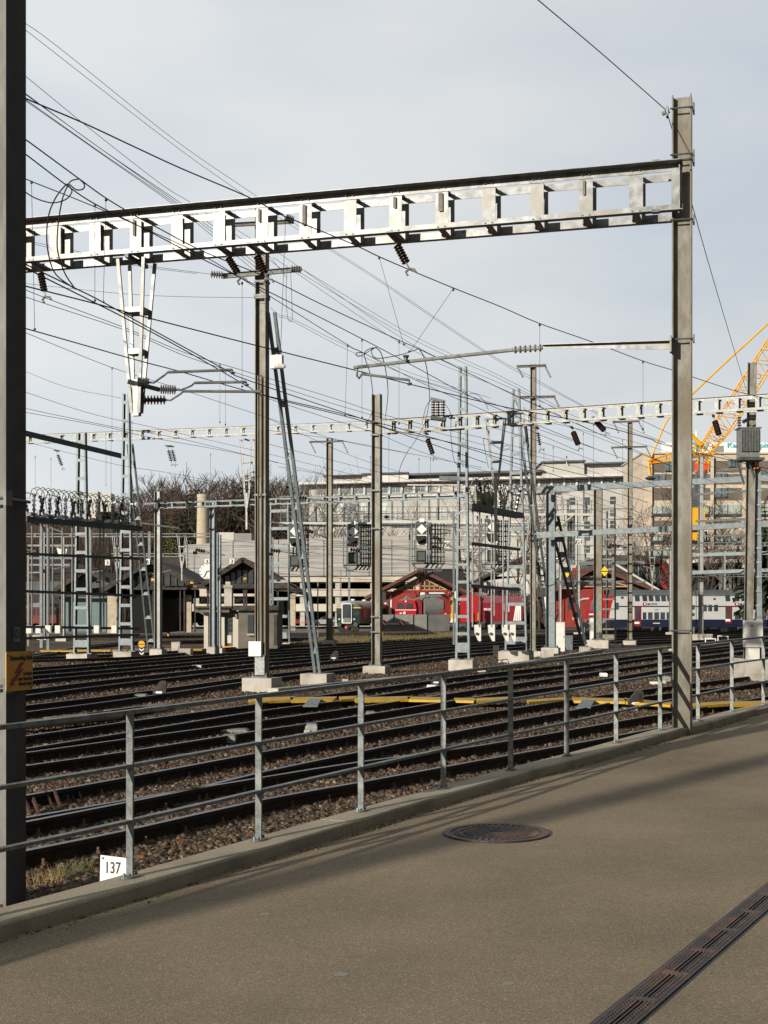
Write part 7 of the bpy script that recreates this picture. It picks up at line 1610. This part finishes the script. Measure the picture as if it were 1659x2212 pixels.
# small litter on the walkway and dust along the kerb foot
r_ = random.Random(21)
mb = MB()
for i in range(900):
    k = r_.randrange(len(cline)); p = cline[k]
    if p.y < 5 or p.y > 30: continue
    t_ = (cline[min(k+1,len(cline)-1)]-cline[k-1]).normalized(); off = .235+abs(r_.gauss(0,.05)); q = p+Vector((t_.y,-t_.x,0)).normalized()*off+t_*r_.random()*.25
    tt_ = q.x*TD.x+q.y*TD.y; z = kerb_z(tt_)-.089; s = r_.uniform(.003,.011); a = r_.uniform(0,3.14)
    mb.ob((q.x,q.y,z+s*.3), (s*math.cos(a),s*math.sin(a),0), (-s*.7*math.sin(a),s*.7*math.cos(a),0), (0,0,s*.45))
S('kerb_grit', mb, m_moss, 'fine brown grit gathered along the foot of the kerb', 'grit', kind='stuff')
for i,(u,v) in enumerate(((457,1950),(573,1975),(735,2105),(1092,1955),(1098,2125),(330,1905),(1445,1895))):
    c = PG(u,v,.0015); mb = MB(); n = 14; rr = .022+.012*(i%3)
    mb.face([c+xu*math.cos(2*math.pi*k/n)*rr*r_.uniform(.7,1.2)+yu*math.sin(2*math.pi*k/n)*rr*.8*r_.uniform(.7,1.2) for k in range(n)])
    S('pavement_spot', mb, M('gum_grey%d'%i,(.28,.26,.22),None,rough=.9), 'small flattened pale gum spot on the asphalt walkway', 'spot', 'gum spots on the walkway')
# ---------------------------------------------------------------- more of the overhead equipment seen between the masts
def zz(x0,y0,s): return lambda x,y: ((x0+x/s)/1.85172, (y0+y/s)/1.85172)
za7, z14, z0_9, z21, z255, z115 = zz(700,1900,2.074), zz(1400,1900,2.074), zz(0,1900,2.074), zz(2150,1900,1.799), zz(2550,1700,3.178), zz(1150,1850,2.37)
arms = [(za7,1095,195,1360,230,60),(za7,775,385,945,415,75),(za7,875,635,1070,660,75),(za7,250,635,410,665,85),(z14,60,585,350,610,75),(z14,85,630,280,660,75),(z14,760,610,885,635,75),(z14,1010,690,1140,610,60),(z14,640,805,880,780,100),(z14,990,795,1260,820,90),(z14,690,800,760,760,100),
 (z0_9,330,410,520,475,60),(z0_9,430,785,575,760,90),(z0_9,690,815,885,788,90),(z0_9,1265,820,1420,792,90),(z0_9,225,620,300,635,80),(z21,590,515,690,530,90),(z21,760,655,840,680,110),(z21,1150,485,1220,500,90),(z21,1200,720,1280,725,110),(z21,380,735,470,715,100),(z115,1460,745,1605,830,70),(z115,245,665,370,715,80)]
for z,a,b,c_,d_,Y in arms:
    p, q = W(*z(a,b),Y), W(*z(c_,d_),Y-.5); t = T('registration_arm', 'short bright registration arm with dark insulator among the distant masts', 'arm', p, 'distant registration arms')
    mb = MB(); mb.tube([p,q], .0005*Y, 5); P('arm_tube', mb, m_galvL, t); mb = MB(); dr_ = (p-q).normalized(); mb.insul(p, p+dr_*.008*Y, .0016*Y, 4, .0006*Y, 6); P('insulator', mb, m_insB, t)
tubes = [(z255,730,885,1659,820,75,.12),(z255,740,1225,1370,1195,75,.12),(z255,1040,575,1390,550,60,.11),(z255,840,1415,1370,1395,85,.1),(z255,850,1640,1360,1460,85,.07),(z21,0,130,230,125,70,.06),(z21,0,765,780,768,110,.14),(z21,455,240,690,245,88,.06),(z21,540,320,690,315,88,.08),(z21,330,510,700,505,100,.08),(z21,300,635,770,630,120,.3),
 (z14,740,25,905,28,48,.14),(z14,1330,118,1480,120,60,.14),(z14,1300,265,1659,262,70,.05),(z14,1330,285,1659,290,70,.04),(z14,340,430,560,432,95,.1),(z14,900,530,1320,610,80,.03),(za7,60,645,330,650,85,.05),(za7,870,180,1100,175,90,.1),(z0_9,230,585,640,585,95,.12),(z0_9,230,690,600,690,95,.14),(z0_9,230,745,580,745,95,.12),(z0_9,230,810,330,808,95,.1),(z0_9,1190,240,1300,235,66,.09)]
for z,a,b,c_,d_,Y,th in tubes:
    p, q = W(*z(a,b),Y), W(*z(c_,d_),Y); mb = MB(); mb.bar(p, q, th, th); S('cross_tube', mb, m_galv if th < .13 else m_galvB, 'thin horizontal steel tube spanning between distant masts', 'tube', 'thin tubes between distant masts')
pol = [(z14,860,300,1390,90,.12),(z14,70,200,760,95,.1),(z14,495,380,800,95,.12),(z14,660,320,740,94,.1),(z14,710,380,740,94,.08),(z14,1440,480,760,90,.08),(z14,1500,640,900,90,.1),(z21,545,500,820,100,.2),(z21,740,570,820,110,.2),(z21,345,470,600,100,.12),(z21,500,260,1200,88,.12),(z21,1415,640,830,120,.15),(z21,1385,680,760,120,.2),(z21,1315,590,750,120,.2),(z21,1445,450,760,120,.15),(z21,560,520,770,105,.1),
 (z0_9,235,640,1250,90,.12),(z0_9,400,410,1300,80,.16),(z0_9,345,510,1290,85,.18),(z0_9,745,430,1260,80,.08),(z0_9,1240,470,620,110,.2),(za7,160,680,800,110,.1),(za7,350,480,1390,85,.2),(za7,785,430,1080,90,.2),(za7,810,520,1075,92,.12),(za7,1185,890,1220,120,.1),(za7,1375,790,1050,120,.1),(za7,1445,760,1180,125,.18)]
for z,x,ya,yb,Y,th in pol:
    yb2 = z(x,yb)[1]; u = z(x,0)[0]; k_ = 1
    if Y >= 105 and yb2 < 1340: k_ = 186/Y; Y = 186
    th *= k_; a = W(u,z(x,ya)[1],Y); b = Vector((a.x,Y,0)) if (yb2 > 1340 or Y == 186) else W(u,yb2,Y); mb = MB(); mb.bar(b, a, th, th*1.2); S('thin_pole', mb, m_galv if int(x)%2 else m_galvB, 'thin grey vertical pole standing among the distant masts and beams', 'pole', 'thin poles among the distant masts')
# small ceramic clusters and disconnectors on the far beams
for i,(z,x,y,Y) in enumerate(((z14,1275,225,58),(z14,1275,270,58),(z14,300,348,48),(za7,165,645,85),(za7,795,655,80),(z21,515,522,90),(za7,935,100,38),(z14,880,150,50))):
    u,v = z(x,y); p = W(u-4,v,Y); q = W(u+5,v,Y); t = T('insulator_string', 'short dark horizontal insulator clamped between wires and masts', 'insulator', p, 'short dark horizontal insulators'); mb = MB(); mb.insul(p, q, .0016*Y, 6, .0008*Y, 8); P('insulator', mb, m_insB, t)
# ribs, roof gear and couplings that break up the red vehicles
for x in (1225,1245,1300,1340,1400,1430,1500): rp('roof_gear', ((x,258),(x+9,258),(x+9,250),(x,250)), m_galvD, -1.0, .4)
